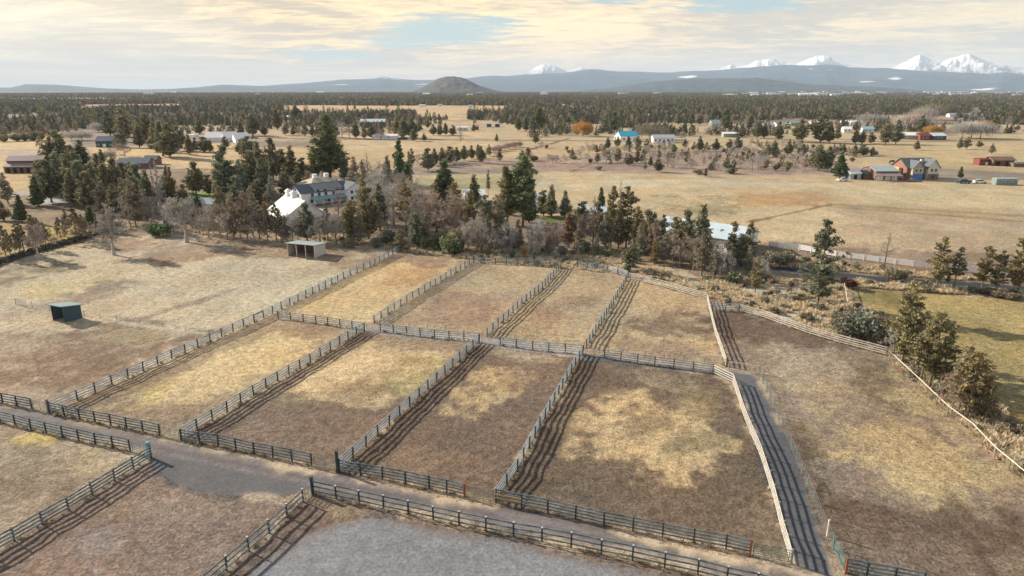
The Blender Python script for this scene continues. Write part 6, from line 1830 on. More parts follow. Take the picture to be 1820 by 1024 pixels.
# --- open sheds in the left pasture
def open_shed(label, A, Bp, Cp, h_front, h_back, wall, roof, inner, bays, name='field_shed'):
    """A-B: open front (photo pixels, left to right), B-C: side wall"""
    a, b, c = G(*A), G(*Bp), G(*Cp)
    o = thing(name, label, 'shed', a)
    u = (b - a); v = (c - b)
    lu, lv = u.length, v.length
    b, c, d = u, u + v, v
    n = 0.09
    un, vn = u.normalized(), v.normalized()

    def wallq(p, q, h0, h1, off):
        mb = MB()
        w = Vector((off.x, off.y, 0)) * n
        mb.quadset([p, q, q + Vector((0, 0, h1)), p + Vector((0, 0, h0)), p + w, q + w, q + w + Vector((0, 0, h1)), p + w + Vector((0, 0, h0))],
                   [(0, 1, 2, 3), (7, 6, 5, 4), (0, 4, 5, 1), (1, 5, 6, 2), (2, 6, 7, 3), (3, 7, 4, 0)])
        return mb
    z = Vector((0, 0, -.1))
    wallq(b, c, h_front, h_back, -un).build('side_wall', B[wall], o)
    wallq(Vector((0, 0, 0)), d, h_front, h_back, un).build('side_wall', B[wall], o)
    wallq(d + un * n, c - un * n, h_back, h_back, -vn).build('back_wall', B[wall], o)
    MB().quadset([un * .1 + vn * .1 + Vector((0, 0, .03)), b - un * .2 + vn * .1 + Vector((0, 0, .03)), c - un * .2 - vn * .2 + Vector((0, 0, .03)), d + un * .1 - vn * .2 + Vector((0, 0, .03))], [(0, 1, 2, 3)]).build('dirt_floor', B['tan'], o)
    wallq(d + un * 2 * n - vn * (n + .01), c - un * 2 * n - vn * (n + .01), h_back - .25, h_back - .25, -vn * .5).build('lining', B[inner], o)
    wallq(b - un * (n + .02) + vn * .1, c - un * (n + .02) - vn * .2, h_front - .3, h_back - .3, -un * .5).build('lining', B[inner], o)
    for k in range(bays + 1):
        p = u * (k / bays)
        p = p + un * (0.1 if k == 0 else (-0.1 if k == bays else 0)) - vn * .02
        MB().box((p.x, p.y, h_front / 2 - .05), (.16, .16, h_front + .05), math.atan2(u.y, u.x)).build('post', B[wall], o)
    e = .35
    p0 = -un * e - vn * e * 1.6; p1 = b + un * e - vn * e * 1.6; p2 = c + un * e + vn * e; p3 = d - un * e + vn * e
    sl = (h_back - h_front) / lv
    H0, H1 = h_front + .03 - sl * e * 1.6, h_back + .03 + sl * e
    t = .12
    vs = [p0 + Vector((0, 0, H0)), p1 + Vector((0, 0, H0)), p2 + Vector((0, 0, H1)), p3 + Vector((0, 0, H1))]
    vs += [q + Vector((0, 0, t)) for q in vs]
    MB().quadset(vs, [(3, 2, 1, 0), (4, 5, 6, 7), (0, 1, 5, 4), (1, 2, 6, 5), (2, 3, 7, 6), (3, 0, 4, 7)]).build('roof', B[roof], o)
    return o


open_shed('small dark teal open shed with orange boards inside, on left pasture', (95, 569), (117, 573), (147, 565), 2.75, 2.35, 'teal', 'tealroof', 'ply', 1)
open_shed('three bay open shed with cream end wall and grey roof', (512, 454.5), (560.6, 459), (579, 450.5), 3.0, 2.5, 'cream', 'greyroof', 'barn', 3)

# --- white farmhouse
def farmhouse():
    a, b = G(537, 366), G(622, 356)
    yaw = math.atan2(b.y - a.y, b.x - a.x)
    Lm = (b - a).length
    W = 8.0
    v = Vector((-math.sin(yaw), math.cos(yaw), 0))
    o = thing('farmhouse', 'white two storey farmhouse with dark slate roof among bare trees', 'house', (a + b) / 2 + v * W / 2, yaw)
    gable_parts(o, Lm, W, 5.6, 3.0, 'white', 'slate', .5)
    windows(o, 'f', Lm, W, [(-Lm * .28, 4.3, 1.0, 1.6), (-Lm * .14, 4.3, 1.0, 1.6), (Lm * .0, 4.3, 1.0, 1.6), (Lm * .16, 4.3, 1.0, 1.6), (-Lm * .3, 1.5, 1.0, 1.5), (Lm * .05, 1.5, 1.0, 1.5)])
    windows(o, 'l', Lm, W, [(-1.6, 4.2, .9, 1.5), (1.6, 4.2, .9, 1.5), (0, 6.6, .7, .9)])
    o.scale = (1, 1, .76)
    # long shed dormer over the middle
    d = MB()
    x0, x1 = -Lm * .22, Lm * .34
    d.quadset([(x0, -W / 2 - .02, 5.3), (x1, -W / 2 - .02, 5.3), (x1, -W / 2 - .02, 6.6), (x0, -W / 2 - .02, 6.6), (x0, -.6, 8.1), (x1, -.6, 8.1)], [(0, 1, 2, 3), (0, 3, 4), (1, 5, 2), (3, 2, 5, 4)])
    d.build('dormer', B['white'], o)
    r = MB()
    r.quadset([(x0 - .4, -W / 2 - .7, 6.45), (x1 + .4, -W / 2 - .7, 6.45), (x1 + .4, -.3, 8.45), (x0 - .4, -.3, 8.45), (x0 - .4, -W / 2 - .7, 6.6), (x1 + .4, -W / 2 - .7, 6.6), (x1 + .4, -.3, 8.6), (x0 - .4, -.3, 8.6)],
              [(3, 2, 1, 0), (4, 5, 6, 7), (0, 1, 5, 4), (1, 2, 6, 5), (2, 3, 7, 6), (3, 0, 4, 7)])
    r.build('dormer_roof', B['slate'], o)
    windows(o, 'f', Lm, W + .04, [(-Lm * .16, 5.9, 1.0, .9), (-Lm * .02, 5.9, 1.0, .9), (Lm * .24, 5.9, 1.0, .9)])
    # porch with its own blue-green roof
    p = MB()
    p.quadset([(x0 - 2, -W / 2 - 3.0, 2.5), (x1 + 1, -W / 2 - 3.0, 2.5), (x1 + 1, -W / 2 - .02, 3.5), (x0 - 2, -W / 2 - .02, 3.5), (x0 - 2, -W / 2 - 3.0, 2.65), (x1 + 1, -W / 2 - 3.0, 2.65), (x1 + 1, -W / 2 - .02, 3.65), (x0 - 2, -W / 2 - .02, 3.65)],
              [(3, 2, 1, 0), (4, 5, 6, 7), (0, 1, 5, 4), (1, 2, 6, 5), (2, 3, 7, 6), (3, 0, 4, 7)])
    p.build('porch_roof', B['porch'], o)
    for k in range(5):
        x = x0 - 1.7 + (x1 - x0 + 2.5) * k / 4
        MB().box((x, -W / 2 - 2.8, 1.25), (.2, .2, 2.5)).build('porch_post', B['white'], o)
    # cross wing on the right
    wing = MB()
    wx, ww, wl = Lm / 2 + 1.0, 7.0, 12.0
    vs = []
    for y in (-wl / 2 - 1, wl / 2 - 1):
        vs += [(wx - ww / 2, y, -.3), (wx + ww / 2, y, -.3), (wx + ww / 2, y, 5.8), (wx, y, 8.4), (wx - ww / 2, y, 5.8)]
    wing.quadset(vs, [(4, 3, 2, 1, 0), (5, 6, 7, 8, 9), (0, 1, 6, 5), (1, 2, 7, 6), (2, 3, 8, 7), (3, 4, 9, 8), (4, 0, 5, 9)])
    wing.build('wing', B['white'], o)
    rr = MB()
    vs = []
    for y in (-wl / 2 - 1.5, wl / 2 - .5):
        vs += [(wx - ww / 2 - .5, y, 5.5), (wx, y, 8.5), (wx + ww / 2 + .5, y, 5.5), (wx + ww / 2 + .5, y, 5.68), (wx, y, 8.7), (wx - ww / 2 - .5, y, 5.68)]
    rr.quadset(vs, [(0, 6, 7, 1), (1, 7, 8, 2), (2, 8, 9, 3), (3, 9, 10, 4), (4, 10, 11, 5), (5, 11, 6, 0), (0, 1, 4, 5), (1, 2, 3, 4), (11, 10, 7, 6), (10, 9, 8, 7)])
    rr.build('wing_roof', B['slate'], o)
    for (ax, az) in ((-1.7, 4.4), (1.7, 4.4), (-1.7, 1.6), (1.7, 1.6)):
        f = MB().box((wx + ax, -wl / 2 - 1.04, az), (1.25, .06, 1.75)).build('window', B['white'], o)
        MB().box((wx + ax, -wl / 2 - 1.09, az), (1.0, .04, 1.5)).build('pane', B['glass'], f)
    # rear block with beige hip roof and two chimneys
    h = MB()
    hx, hy, hl, hw = Lm * .30, W / 2 + 6.5, 13, 12
    h.box((hx, hy, 3.0), (hl, hw, 6.4))
    h.build('rear_wall', B['white'], o)
    hr = MB()
    e = .6; z0, z1 = 6.2, 9.6
    vs = [(hx - hl / 2 - e, hy - hw / 2 - e, z0), (hx + hl / 2 + e, hy - hw / 2 - e, z0), (hx + hl / 2 + e, hy + hw / 2 + e, z0), (hx - hl / 2 - e, hy + hw / 2 + e, z0), (hx - 2.6, hy, z1), (hx + 2.6, hy, z1)]
    hr.quadset(vs, [(0, 1, 5, 4), (1, 2, 5), (2, 3, 4, 5), (3, 0, 4), (3, 2, 1, 0)])
    hro = hr.build('rear_roof', B['beige'], o)
    for cx in (-2.2, 2.2):
        MB().box((hx + cx, hy - .2, 9.7), (1.3, 1.3, 2.4)).box((hx + cx, hy - .2, 10.98), (1.6, 1.6, .2)).build('chimney', B['white'], hro)


farmhouse()


def white_barn():
    z = 7.4
    pa, pb = G(541, 358, z), G(510, 347, z)
    d = (pa - pb); d.z = 0
    yaw = math.atan2(d.y, d.x)
    L, W = max(15.0, d.length * .8), 12.5
    c = Vector((pa.x, pa.y, 0)) - d.normalized() * L / 2
    o = thing('white_barn', 'big white barn with bright white roof and two cupolas', 'barn', c, yaw)
    wl, ro = gable_parts(o, L, W, 3.2, 4.2, 'white', 'whiteroof', .6)
    windows(o, 'r', L, W, [(-3.4, 1.8, 1.2, 1.4), (3.4, 1.8, 1.2, 1.4), (0, 5.0, 1.3, 1.3)])
    MB().box((L / 2 + .04, 0, 1.5), (.1, 3.0, 3.0)).build('door', B['greyroof'], o)
    for x in (-L * .36, -L * .06):
        cu = MB().box((x, 0, 7.9), (1.5, 1.5, 1.7)).build('cupola', B['white'], ro)
        k = MB()
        k.quadset([(x - 1, -1, 8.76), (x + 1, -1, 8.76), (x + 1, 1, 8.76), (x - 1, 1, 8.76), (x, 0, 9.7)], [(0, 1, 4), (1, 2, 4), (2, 3, 4), (3, 0, 4), (3, 2, 1, 0)])
        k.build('cupola_roof', B['white'], cu)
    # lean-to along the left side
    l = MB()
    l.quadset([(-L / 2, W / 2 + .1, -.2), (L / 2 - 3, W / 2 + .1, -.2), (L / 2 - 3, W / 2 + 4, -.2), (-L / 2, W / 2 + 4, -.2), (-L / 2, W / 2 + .1, 3.0), (L / 2 - 3, W / 2 + .1, 3.0), (L / 2 - 3, W / 2 + 4, 2.1), (-L / 2, W / 2 + 4, 2.1)],
              [(3, 2, 1, 0), (4, 5, 6, 7), (0, 1, 5, 4), (1, 2, 6, 5), (2, 3, 7, 6), (3, 0, 4, 7)])
    l.build('lean_to', B['white'], o)


white_barn()


def long_building():
    z = 5.6
    pa, pb = G(1331, 405, z), G(1188, 386, z)
    d = pa - pb; d.z = 0
    yaw = math.atan2(d.y, d.x)
    L, W = d.length, 13.0
    o = thing('riding_barn', 'long pale blue roofed metal building behind the junipers', 'barn', Vector(((pa.x + pb.x) / 2, (pa.y + pb.y) / 2, 0)), yaw)
    gable_parts(o, L, W, 3.5, 2.1, 'white', 'blueroof', .5)
    windows(o, 'f', L, W, [(x, 2.0, 1.6, 1.0) for x in np.linspace(-L * .4, L * .4, 6)])
    windows(o, 'r', L, W, [(2.5, 2.2, 1.2, 1.0)])
    MB().box((L / 2 + .04, -2.0, 1.4), (.1, 3.2, 2.8)).build('door', B['greyroof'], o)


long_building()
# pieces of pale roofs among the belt trees
house('pale blue building half hidden behind the big central pine', 'outbuilding', 'outbuilding', (955, 376), 46, W=9, H=3.2, RH=1.8, yaw=.1, wall='white', roof='blueroof', fr=[(-1, 1.8, 1.2, 1), (2, 1.8, 1.2, 1)])
house('white roofed outbuilding behind the green conical fir right of the pine', 'outbuilding', 'outbuilding', (1052, 402), 46, W=9, H=3.0, RH=1.8, yaw=-.15, wall='white', roof='blueroof', fr=[(-2, 1.8, 1.2, 1)], doors=[(2, 2.4, 2.3, 'greyroof')])
house('low white outbuilding between bare trees and big central pine', 'outbuilding', 'outbuilding', (846, 362), 34, W=8, H=2.8, RH=1.4, yaw=.2, wall='white', roof='whiteroof', fr=[(0, 1.6, 1.2, 1)])
house('pale blue cabin behind the thick trunked bare tree', 'cabin', 'cabin', (366, 378), 26, W=5, H=2.8, RH=1.4, yaw=-.1, wall='blueroof', roof='greyroof', fr=[(1.2, 1.6, 1, 1)], doors=[(-1, 1, 2, 'white')])
house('low dark roofed house hidden in the left junipers', 'house', 'low_house', (236, 300), 52, W=10, H=2.6, RH=2.2, yaw=.12, wall='barn', roof='darkroof', fr=[(-3, 1.5, 1.2, 1), (3, 1.5, 1.2, 1)])
house('small brown cabin right of the dark roofed low house', 'cabin', 'cabin', (267, 293), 22, W=6, H=2.6, RH=1.8, yaw=.0, wall='barn', roof='darkroof', fr=[(0, 1.5, 1.2, 1)])


def monitor_barn():
    px, w = (37, 308), 62
    g = G(*px)
    m = mpp(308)
    L, W = w * m, 13
    o = thing('brown_barn', 'brown barn with raised centre roof beside a farm track', 'barn', g + Vector((0, W / 2, 0)), .10)
    gable_parts(o, L * .96, W * .5, 5.6, 1.8, 'barn', 'barnroof', .5)
    for s in (-1, 1):
        mb = MB()
        y0, y1 = s * (W * .25 + .05), s * (W * .5 + .4)
        zz = [(y0, 4.3), (y1, 2.9), (y1, 3.1), (y0, 4.5)]
        vs = [(-L / 2, y, z) for y, z in zz] + [(L / 2, y, z) for y, z in zz]
        mb.quadset(vs, [(0, 1, 5, 4), (1, 2, 6, 5), (2, 3, 7, 6), (3, 0, 4, 7), (3, 2, 1, 0), (4, 5, 6, 7)])
        mb.build('side_roof', B['barnroof'], o)
        MB().box((0, s * (W * .375), 1.4), (L * .95, W * .25 - .1, 3.0)).build('aisle_wall', B['barn'], o)
    for k in range(5):
        MB().box((-L * .36 + k * L * .18, -W / 2 - .02, 1.2), (1.6, .08, 2.3)).build('stall_door', B['dark'], o)
    for k in range(4):
        MB().box((-L * .30 + k * L * .2, -W * .25 - .02, 5.0), (1.6, .06, .6)).build('window', B['glass'], o)


monitor_barn()

house('dark blue green house with a pale porch roof beyond left junipers', 'house', 'dark_house', (186, 262), 28, W=11, H=4.2, RH=2.8, yaw=.15, wall='teal', roof='darkroof', fr=[(-4, 1.5, 1.3, 1), (4, 1.5, 1.3, 1)], doors=[(0, 2, 2.3, 'white')])
house('white hay tent left of the two bright roofed tents', 'tent', 'storage_tent', (380, 252), 32, W=14, H=3.0, RH=3.6, yaw=.1, wall='white', roof='whiteroof')
house('bright white roofed tent beside the dark red container', 'tent', 'storage_tent', (412, 252), 24, W=16, H=3.0, RH=3.8, yaw=.55, wall='white', roof='whiteroof')
house('rightmost bright white roofed tent of the group', 'tent', 'storage_tent', (432, 254), 24, W=16, H=3.0, RH=3.8, yaw=.55, wall='white', roof='whiteroof')
house('dark red container above the white tents', 'container', 'container', (405, 241), 12, W=4, H=3.0, RH=.3, wall='red', roof='red', over=.05)
house('small white trailer left of the white tents', 'trailer', 'trailer', (340, 247), 12, W=4, H=3.0, RH=.4, wall='white', roof='whiteroof', over=.1)
house('blue white roofed barn behind bare trees beyond the gold field', 'barn', 'metal_barn', (662, 224), 44, W=16, H=4.2, RH=2.6, yaw=.05, wall='teal', roof='blueroof', doors=[(0, 4, 3.2, 'dark')])
house('low white building under the bare trees beyond the gold field', 'outbuilding', 'outbuilding', (684, 248), 44, W=8, H=2.6, RH=1.2, yaw=0, wall='white', roof='whiteroof', fr=[(-3, 1.5, 1.2, .9), (3, 1.5, 1.2, .9)])
house('long pale trailer house far right of the bare trees', 'trailer house', 'trailer_house', (822, 233), 18, W=6, H=3.2, RH=.8, wall='blueroof', roof='whiteroof', fr=[(-2, 1.8, 1.2, 1), (2, 1.8, 1.2, 1)])
house('small red shed beside the far trailer house', 'shed', 'small_shed', (846, 231), 9, W=5, H=3.0, RH=1.2, wall='red', roof='barnroof')
house('dark box shed, left of two beyond the red shed', 'shed', 'small_shed', (869, 226), 8, W=5, H=3.2, RH=.6, wall='darkroof', roof='greyroof')
house('dark box shed, right of two beyond the red shed', 'shed', 'small_shed', (884, 226), 8, W=5, H=3.2, RH=.6, wall='darkroof', roof='greyroof')
house('white ranch building with a bright blue metal roof', 'ranch building', 'ranch_building', (1118, 252), 32, W=14, H=4.2, RH=3.0, yaw=.12, wall='white', roof='brightblue', fr=[(-4, 2, 1.6, 1.2), (0, 2, 1.6, 1.2)], doors=[(5, 3, 3, 'greyroof')])
house('small grey lean shed touching the blue roofed ranch building', 'shed', 'small_shed', (1098, 250), 10, W=6, H=2.8, RH=.8, wall='greyroof', roof='blueroof')
house('long white ranch house with grey roof and many windows', 'house', 'ranch_house', (1180, 254), 38, W=11, H=3.6, RH=1.8, yaw=-.05, wall='white', roof='greyroof', fr=[(-6, 1.9, 1.4, 1.3), (-3, 1.9, 1.4, 1.3), (3, 1.9, 1.4, 1.3), (6, 1.9, 1.4, 1.3)], doors=[(0, 1.3, 2.2, 'darkroof')])
house('tall grey green house behind the pine at the far right field', 'house', 'tall_house', (1273, 231), 16, W=10, H=6.0, RH=3.0, yaw=.1, wall='sagewall', roof='greyroof', fr=[(-2, 4.5, 1.4, 1.2), (2, 4.5, 1.4, 1.2), (-2, 1.8, 1.4, 1.2)], doors=[(2, 1.4, 2.3, 'dark')])
house('low long white roofed building right of the tall grey house', 'outbuilding', 'outbuilding', (1299, 244), 26, W=8, H=2.8, RH=1.0, yaw=-.1, wall='sagewall', roof='whiteroof')
far = [  # x, y, width, wall, roof, words
    (1152, 210, 9, 'white', 'whiteroof', 'white house at the wood edge above the blue roofed ranch building'), (1186, 203, 10, 'white', 'greyroof', 'small white house deep in the central woods'),
    (1234, 202, 13, 'white', 'whiteroof', 'white house with bright roof in the central woods'), (1032, 184, 8, 'white', 'whiteroof', 'tiny white house far inside the central woods'),
    (1003, 190, 8, 'blueroof', 'blueroof', 'tiny blue white house far inside the central woods'), (1367, 228, 18, 'white', 'greyroof', 'white house with grey roof at the right wood edge'),
    (1384, 226, 10, 'white', 'greyroof', 'small annex right of the white house at the right wood edge'), (1411, 224, 14, 'sagewall', 'porch', 'teal roofed house at the right wood edge'), (1448, 224, 12, 'white', 'whiteroof', 'white cottage behind the tall junipers'),
    (1503, 223, 14, 'white', 'whiteroof', 'white cottage left of the white roofed barn'), (1523, 223, 18, 'white', 'blueroof', 'white roofed barn left of the mauve trees'),
    (1543, 236, 18, 'blueroof', 'porch', 'blue grey shed before the mauve trees'), (1506, 236, 13, 'white', 'whiteroof', 'low white shed in the right middle field'),
    (1606, 228, 12, 'white', 'blueroof', 'white shed between the mauve tree clumps'), (1700, 208, 24, 'white', 'greyroof', 'long pale greenhouse, left of the pair behind the tan tree'),
    (1722, 208, 22, 'white', 'blueroof', 'long pale greenhouse, right of the pair behind the tan tree'), (1619, 248, 31, 'tan', 'whiteroof', 'open barn with white roof, left of the red shed'),
    (1644, 249, 18, 'red', 'red', 'low dark red shed between two white roofed barns'), (1670, 249, 26, 'darkroof', 'whiteroof', 'dark open barn with white roof, right of the red shed'),
    (1480, 206, 14, 'barn', 'barnroof', 'brown roofed house in a clearing of the right woods'), (1420, 204, 12, 'tan', 'barnroof', 'tan house just above the right wood edge'),
    (295, 200, 10, 'white', 'darkroof', 'white house with dark roof in the left woods'), (296, 207, 13, 'white', 'porch', 'teal roofed house in the left woods'), (332, 196, 16, 'white', 'whiteroof', 'pale long house in the left woods'),
    (278, 208, 8, 'white', 'blueroof', 'tiny white shed in the left woods'), (185, 190, 18, 'tan', 'beige', 'tan roofed house in the far left clearing'), (360, 206, 8, 'white', 'porch', 'small pale house right of the left woods'),
    (352, 168, 8, 'white', 'whiteroof', 'tiny white building on the far plain at the left'), (428, 177, 20, 'white', 'whiteroof', 'long white roof far away in the left woods'), (520, 182, 16, 'white', 'greyroof', 'pale long house far away in the centre woods'),
    (505, 213, 14, 'white', 'whiteroof', 'white house left of the junipers beyond the gold field'), (750, 190, 10, 'white', 'blueroof', 'small pale house at the left end of the far clearing'), (782, 189, 8, 'white', 'greyroof', 'small pale house at the middle of the far clearing'),
    (836, 191, 8, 'white', 'greyroof', 'small pale house at the right end of the far clearing'), (590, 208, 9, 'white', 'darkroof', 'small white house under trees beyond the gold field'), (558, 201, 9, 'tan', 'barnroof', 'small tan house beyond the gold field'),
    (1345, 185, 10, 'white', 'greyroof', 'small white house far inside the right woods'), (1560, 186, 9, 'white', 'whiteroof', 'tiny white house far inside the right woods'),
]
for (x, y, w, wl, rf, words_) in far:
    house(words_, 'house' if 'house' in words_ or 'cottage' in words_ else 'farm building', 'far_house' if 'house' in words_ or 'cottage' in words_ else 'farm_building', (x, y), w, W=9, H=3.2, RH=1.9, yaw=random.Random(x).uniform(-.3, .3), wall=wl, roof=rf, fr=[(-1.5, 1.8, 1.2, 1), (1.5, 1.8, 1.2, 1)])

# --- the brick and plaster house at the right
def brick_house():
    g = G(1634, 319)
    m = mpp(319)
    L, W = 54 * m, 11
    o = thing('brick_house', 'two storey brick house with slate roof and blue garage door', 'house', g + Vector((0, W / 2, 0)), 0.06)
    gable_parts(o, L, W, 5.2, 3.4, 'brick', 'slate', .5)
    for (x, w, wall, h, pk) in ((-L * .22, L * .36, 'tan', 5.3, 8.0), (L * .30, L * .38, 'cream', 5.4, 8.6)):
        y0 = -W / 2 - 2.2
        mb = MB()
        mb.quadset([(x - w / 2, y0, -.2), (x + w / 2, y0, -.2), (x + w / 2, y0, h), (x, y0, pk), (x - w / 2, y0, h), (x - w / 2, -.5, -.2), (x + w / 2, -.5, -.2), (x + w / 2, -.5, h), (x, -.5, pk), (x - w / 2, -.5, h)],
                   [(0, 1, 2, 3, 4), (1, 6, 7, 2), (2, 7, 8, 3), (3, 8, 9, 4), (4, 9, 5, 0)])
        gb = mb.build('gable', B[wall], o)
        MB().box((x, y0 - .03, 1.3), (w * .98, .08, 2.6)).build('brick_face', B['brick'], o)
        r = MB()
        e = .4
        sl = (pk - h) / (w / 2)
        vs = []
        for y in (y0 - e, -.4):
            vs += [(x - w / 2 - e, y, h - e * sl + .03), (x, y, pk + .03), (x + w / 2 + e, y, h - e * sl + .03), (x + w / 2 + e, y, h - e * sl + .2), (x, y, pk + .22), (x - w / 2 - e, y, h - e * sl + .2)]
        r.quadset(vs, [(0, 6, 7, 1), (1, 7, 8, 2), (2, 8, 9, 3), (3, 9, 10, 4), (4, 10, 11, 5), (5, 11, 6, 0), (0, 1, 4, 5), (1, 2, 3, 4), (11, 10, 7, 6), (10, 9, 8, 7)])
        r.build('gable_roof', B['slate'], o)
        for ax in (-.9, .9):
            f = MB().box((x + ax, y0 - .04, 4.2), (1.4, .08, 1.6)).build('window', B['white'], o)
            MB().box((x + ax, y0 - .09, 4.2), (1.1, .05, 1.3)).build('pane', B['glass'], f)
    MB().box((-L * .22, -W / 2 - 2.32, 1.25), (4.6, .08, 2.4)).build('garage_door', B['bluedoor'], o)
    MB().box((L * .06, -W / 2 - .06, 1.15), (1.3, .1, 2.3)).build('door', B['dark'], o)
    MB().box((L * .30, -W / 2 - 2.32, 1.4), (1.6, .08, 1.5)).build('window', B['glass'], o)
    MB().box((L * .10, -2.4, 6.6), (.9, .9, 3.6)).build('chimney', B['cream'], o)
    MB().box((-L / 2 - .8, 1.5, 2.4), (1.5, 7, 4.8)).build('side_wing', B['yellow'], o)


brick_house()
house('long stable with pale metal roof and pinkish lower roof', 'stable', 'stable', (1575, 321), 40, W=12, H=4.0, RH=1.6, yaw=.02, wall='barn', roof='greyroof', doors=[(-3, 3, 2.2, 'white'), (0.5, 2.4, 2.2, 'white'), (3.4, 2.4, 2.2, 'white')])
st = MB()
gs = G(1575, 321.5)
st.quadset([(-5.6, -2.6, 2.3), (5.6, -2.6, 2.3), (5.6, -.1, 3.1), (-5.6, -.1, 3.1), (-5.6, -2.6, 2.45), (5.6, -2.6, 2.45), (5.6, -.1, 3.25), (-5.6, -.1, 3.25)], [(3, 2, 1, 0), (4, 5, 6, 7), (0, 1, 5, 4), (1, 2, 6, 5), (2, 3, 7, 6), (3, 0, 4, 7)])
for x in (-5.4, -1.8, 1.8, 5.4):
    st.box((x, -2.45, 1.1), (.15, .15, 2.3))
so = st.build('awning', B['barnroof'], loc=gs)
tag(so, 'pinkish brown awning along the front of the long stable', 'awning')
house('small shed with white roof left of the dark hay shelter', 'shed', 'small_shed', (1520, 319), 19, W=5, H=2.6, RH=.8, wall='greyroof', roof='whiteroof', doors=[(0, 1.4, 2, 'dark')])
house('dark hay shelter between small white roofed shed and long stable', 'shed', 'small_shed', (1545, 319), 18, W=6, H=2.6, RH=1.0, wall='barn', roof='slate', doors=[(1.2, 2, 1.6, 'bluedoor')])
house('pale fodder shed leaning behind the small white roofed shed', 'shed', 'small_shed', (1517, 312), 20, W=4, H=2.2, RH=.4, wall='barn', roof='tin')
house('small red shed left of the brown roofed shelter', 'shed', 'small_shed', (1748, 294), 16, W=5, H=3.0, RH=.4, wall='red', roof='red', doors=[(1.5, 1.4, 1.6, 'white')])
house('brown roofed animal shelter near the right edge', 'shelter', 'animal_shelter', (1783, 295), 37, W=7, H=3.0, RH=1.3, wall='barn', roof='barn', doors=[(-3, 2.4, 2.2, 'dark'), (2.6, 2.4, 2.2, 'dark')], over=.8)
house('low dark hay stack cover at the right edge', 'shed', 'hay_cover', (1812, 297), 22, W=4, H=1.6, RH=.5, wall='barn', roof='slate')
house('grey green long livestock trailer parked right of the white car', 'trailer', 'livestock_trailer', (1789, 329), 38, W=3, H=2.4, RH=.3, wall='green', roof='greyroof', fr=[(-3, 1.6, 1.6, .6), (0, 1.6, 1.6, .6), (3, 1.6, 1.6, .6)], over=.05)


def vehicle(label, px, yaw, paint, kind='car', s=1.0):
    g = G(*px)
    o = thing('parked_' + kind, label, kind, g, yaw)
    o.scale = (s, s, s)
    body = MB()
    if kind == 'car':
        prof = [(-2.2, .35), (2.2, .35), (2.25, .75), (2.1, .95), (1.2, 1.02), (-1.9, 1.05), (-2.25, .85)]
        cab = [(-1.8, 1.04), (1.15, 1.03), (.45, 1.5), (-1.35, 1.52)]
    else:
        prof = [(-2.7, .45), (2.7, .45), (2.75, 1.05), (1.6, 1.15), (-2.7, 1.15)]
        cab = [(-.7, 1.13), (1.6, 1.13), (1.0, 1.8), (-.6, 1.82)]
    body.prism(prof, -.88, .88)
    body.build('body', B[paint], o)
    c = MB().prism(cab, -.76, .76)
    co = c.build('cabin', B['glass'], o)
    MB().box((sum(p[0] for p in cab[2:]) / 2, 0, cab[2][1] + .03), (abs(cab[2][0] - cab[3][0]) + .1, 1.5, .07)).build('roof', B[paint], o)
    wx = 1.4 if kind == 'car' else 1.7
    for x in (-wx, wx):
        for y in (-.82, .82):
            w = MB().tube((x, y - .11, .34), (x, y + .11, .34), .34, .34, 12).build('wheel', B['tyre'], o)
            MB().tube((x, y - .125, .34), (x, y + .125, .34), .18, .18, 8).build('rim', B['greyroof'], w)
    return o


vehicle('dark blue car parked right of the brick house', (1712, 326), .1, 'carblue', 'car', 1.25)
vehicle('white car parked between dark blue car and livestock trailer', (1741, 326), -.1, 'carwhite', 'car', 1.1)
vehicle('dark red truck parked between the stable and the brick house', (1604, 320), 1.3, 'carred', 'truck', .9)
vehicle('grey car parked before the blue garage door', (1622, 323), .2, 'cargrey', 'car', .9)
vehicle('white truck parked left of the small white roofed shed', (1497, 322), .3, 'carwhite', 'truck', .9)
vehicle('dark car standing at the left end of the gold field', (452, 247), .1, 'cargrey', 'car', 1.3)
vehicle('dark truck on the dirt under trees beyond the gold field', (716, 249), .1, 'carblue', 'truck', 1.5)
vehicle('white truck beside the white tents', (350, 246), .3, 'carwhite', 'truck', 1.3)
vehicle('white truck parked near the right middle cottages', (1490, 232), .1, 'carwhite', 'truck', 1.3)


def utility_pole():
    g = G(233, 409)
    h = height_for(233, 409, 58)
    o = thing('utility_pole', 'weathered wooden utility pole among left belt junipers', 'utility pole', g)
    MB().tube((0, 0, -.5), (0, 0, h), .17, .11, 8).build('pole', B['creosote'], o)
    MB().beam((-1.1, 0, h - .7), (1.1, 0, h - .7), .1, .12).build('crossarm', B['creosote'], o)
    for x in (-1, 0, 1):
        MB().tube((x, 0, h - .63), (x, 0, h - .45), .05, .04, 6).build('insulator', B['white'], o)
    a = G(-140, 372, 9.5)
    for dz in (0, -.9):
        mb = MB()
        p0 = Vector((0, 0, h - .5 + dz))
        p1 = Vector((a.x, a.y, 9.5 + dz)) - g
        last = p0
        for k in range(1, 17):
            t = k / 16
            q = p0.lerp(p1, t) + Vector((0, 0, -1.2 * 4 * t * (1 - t)))
            mb.tube(last, q, .025, .025, 4, cap=False)
            last = q
        mb.build('cable', B['tyre'], o)


utility_pole()


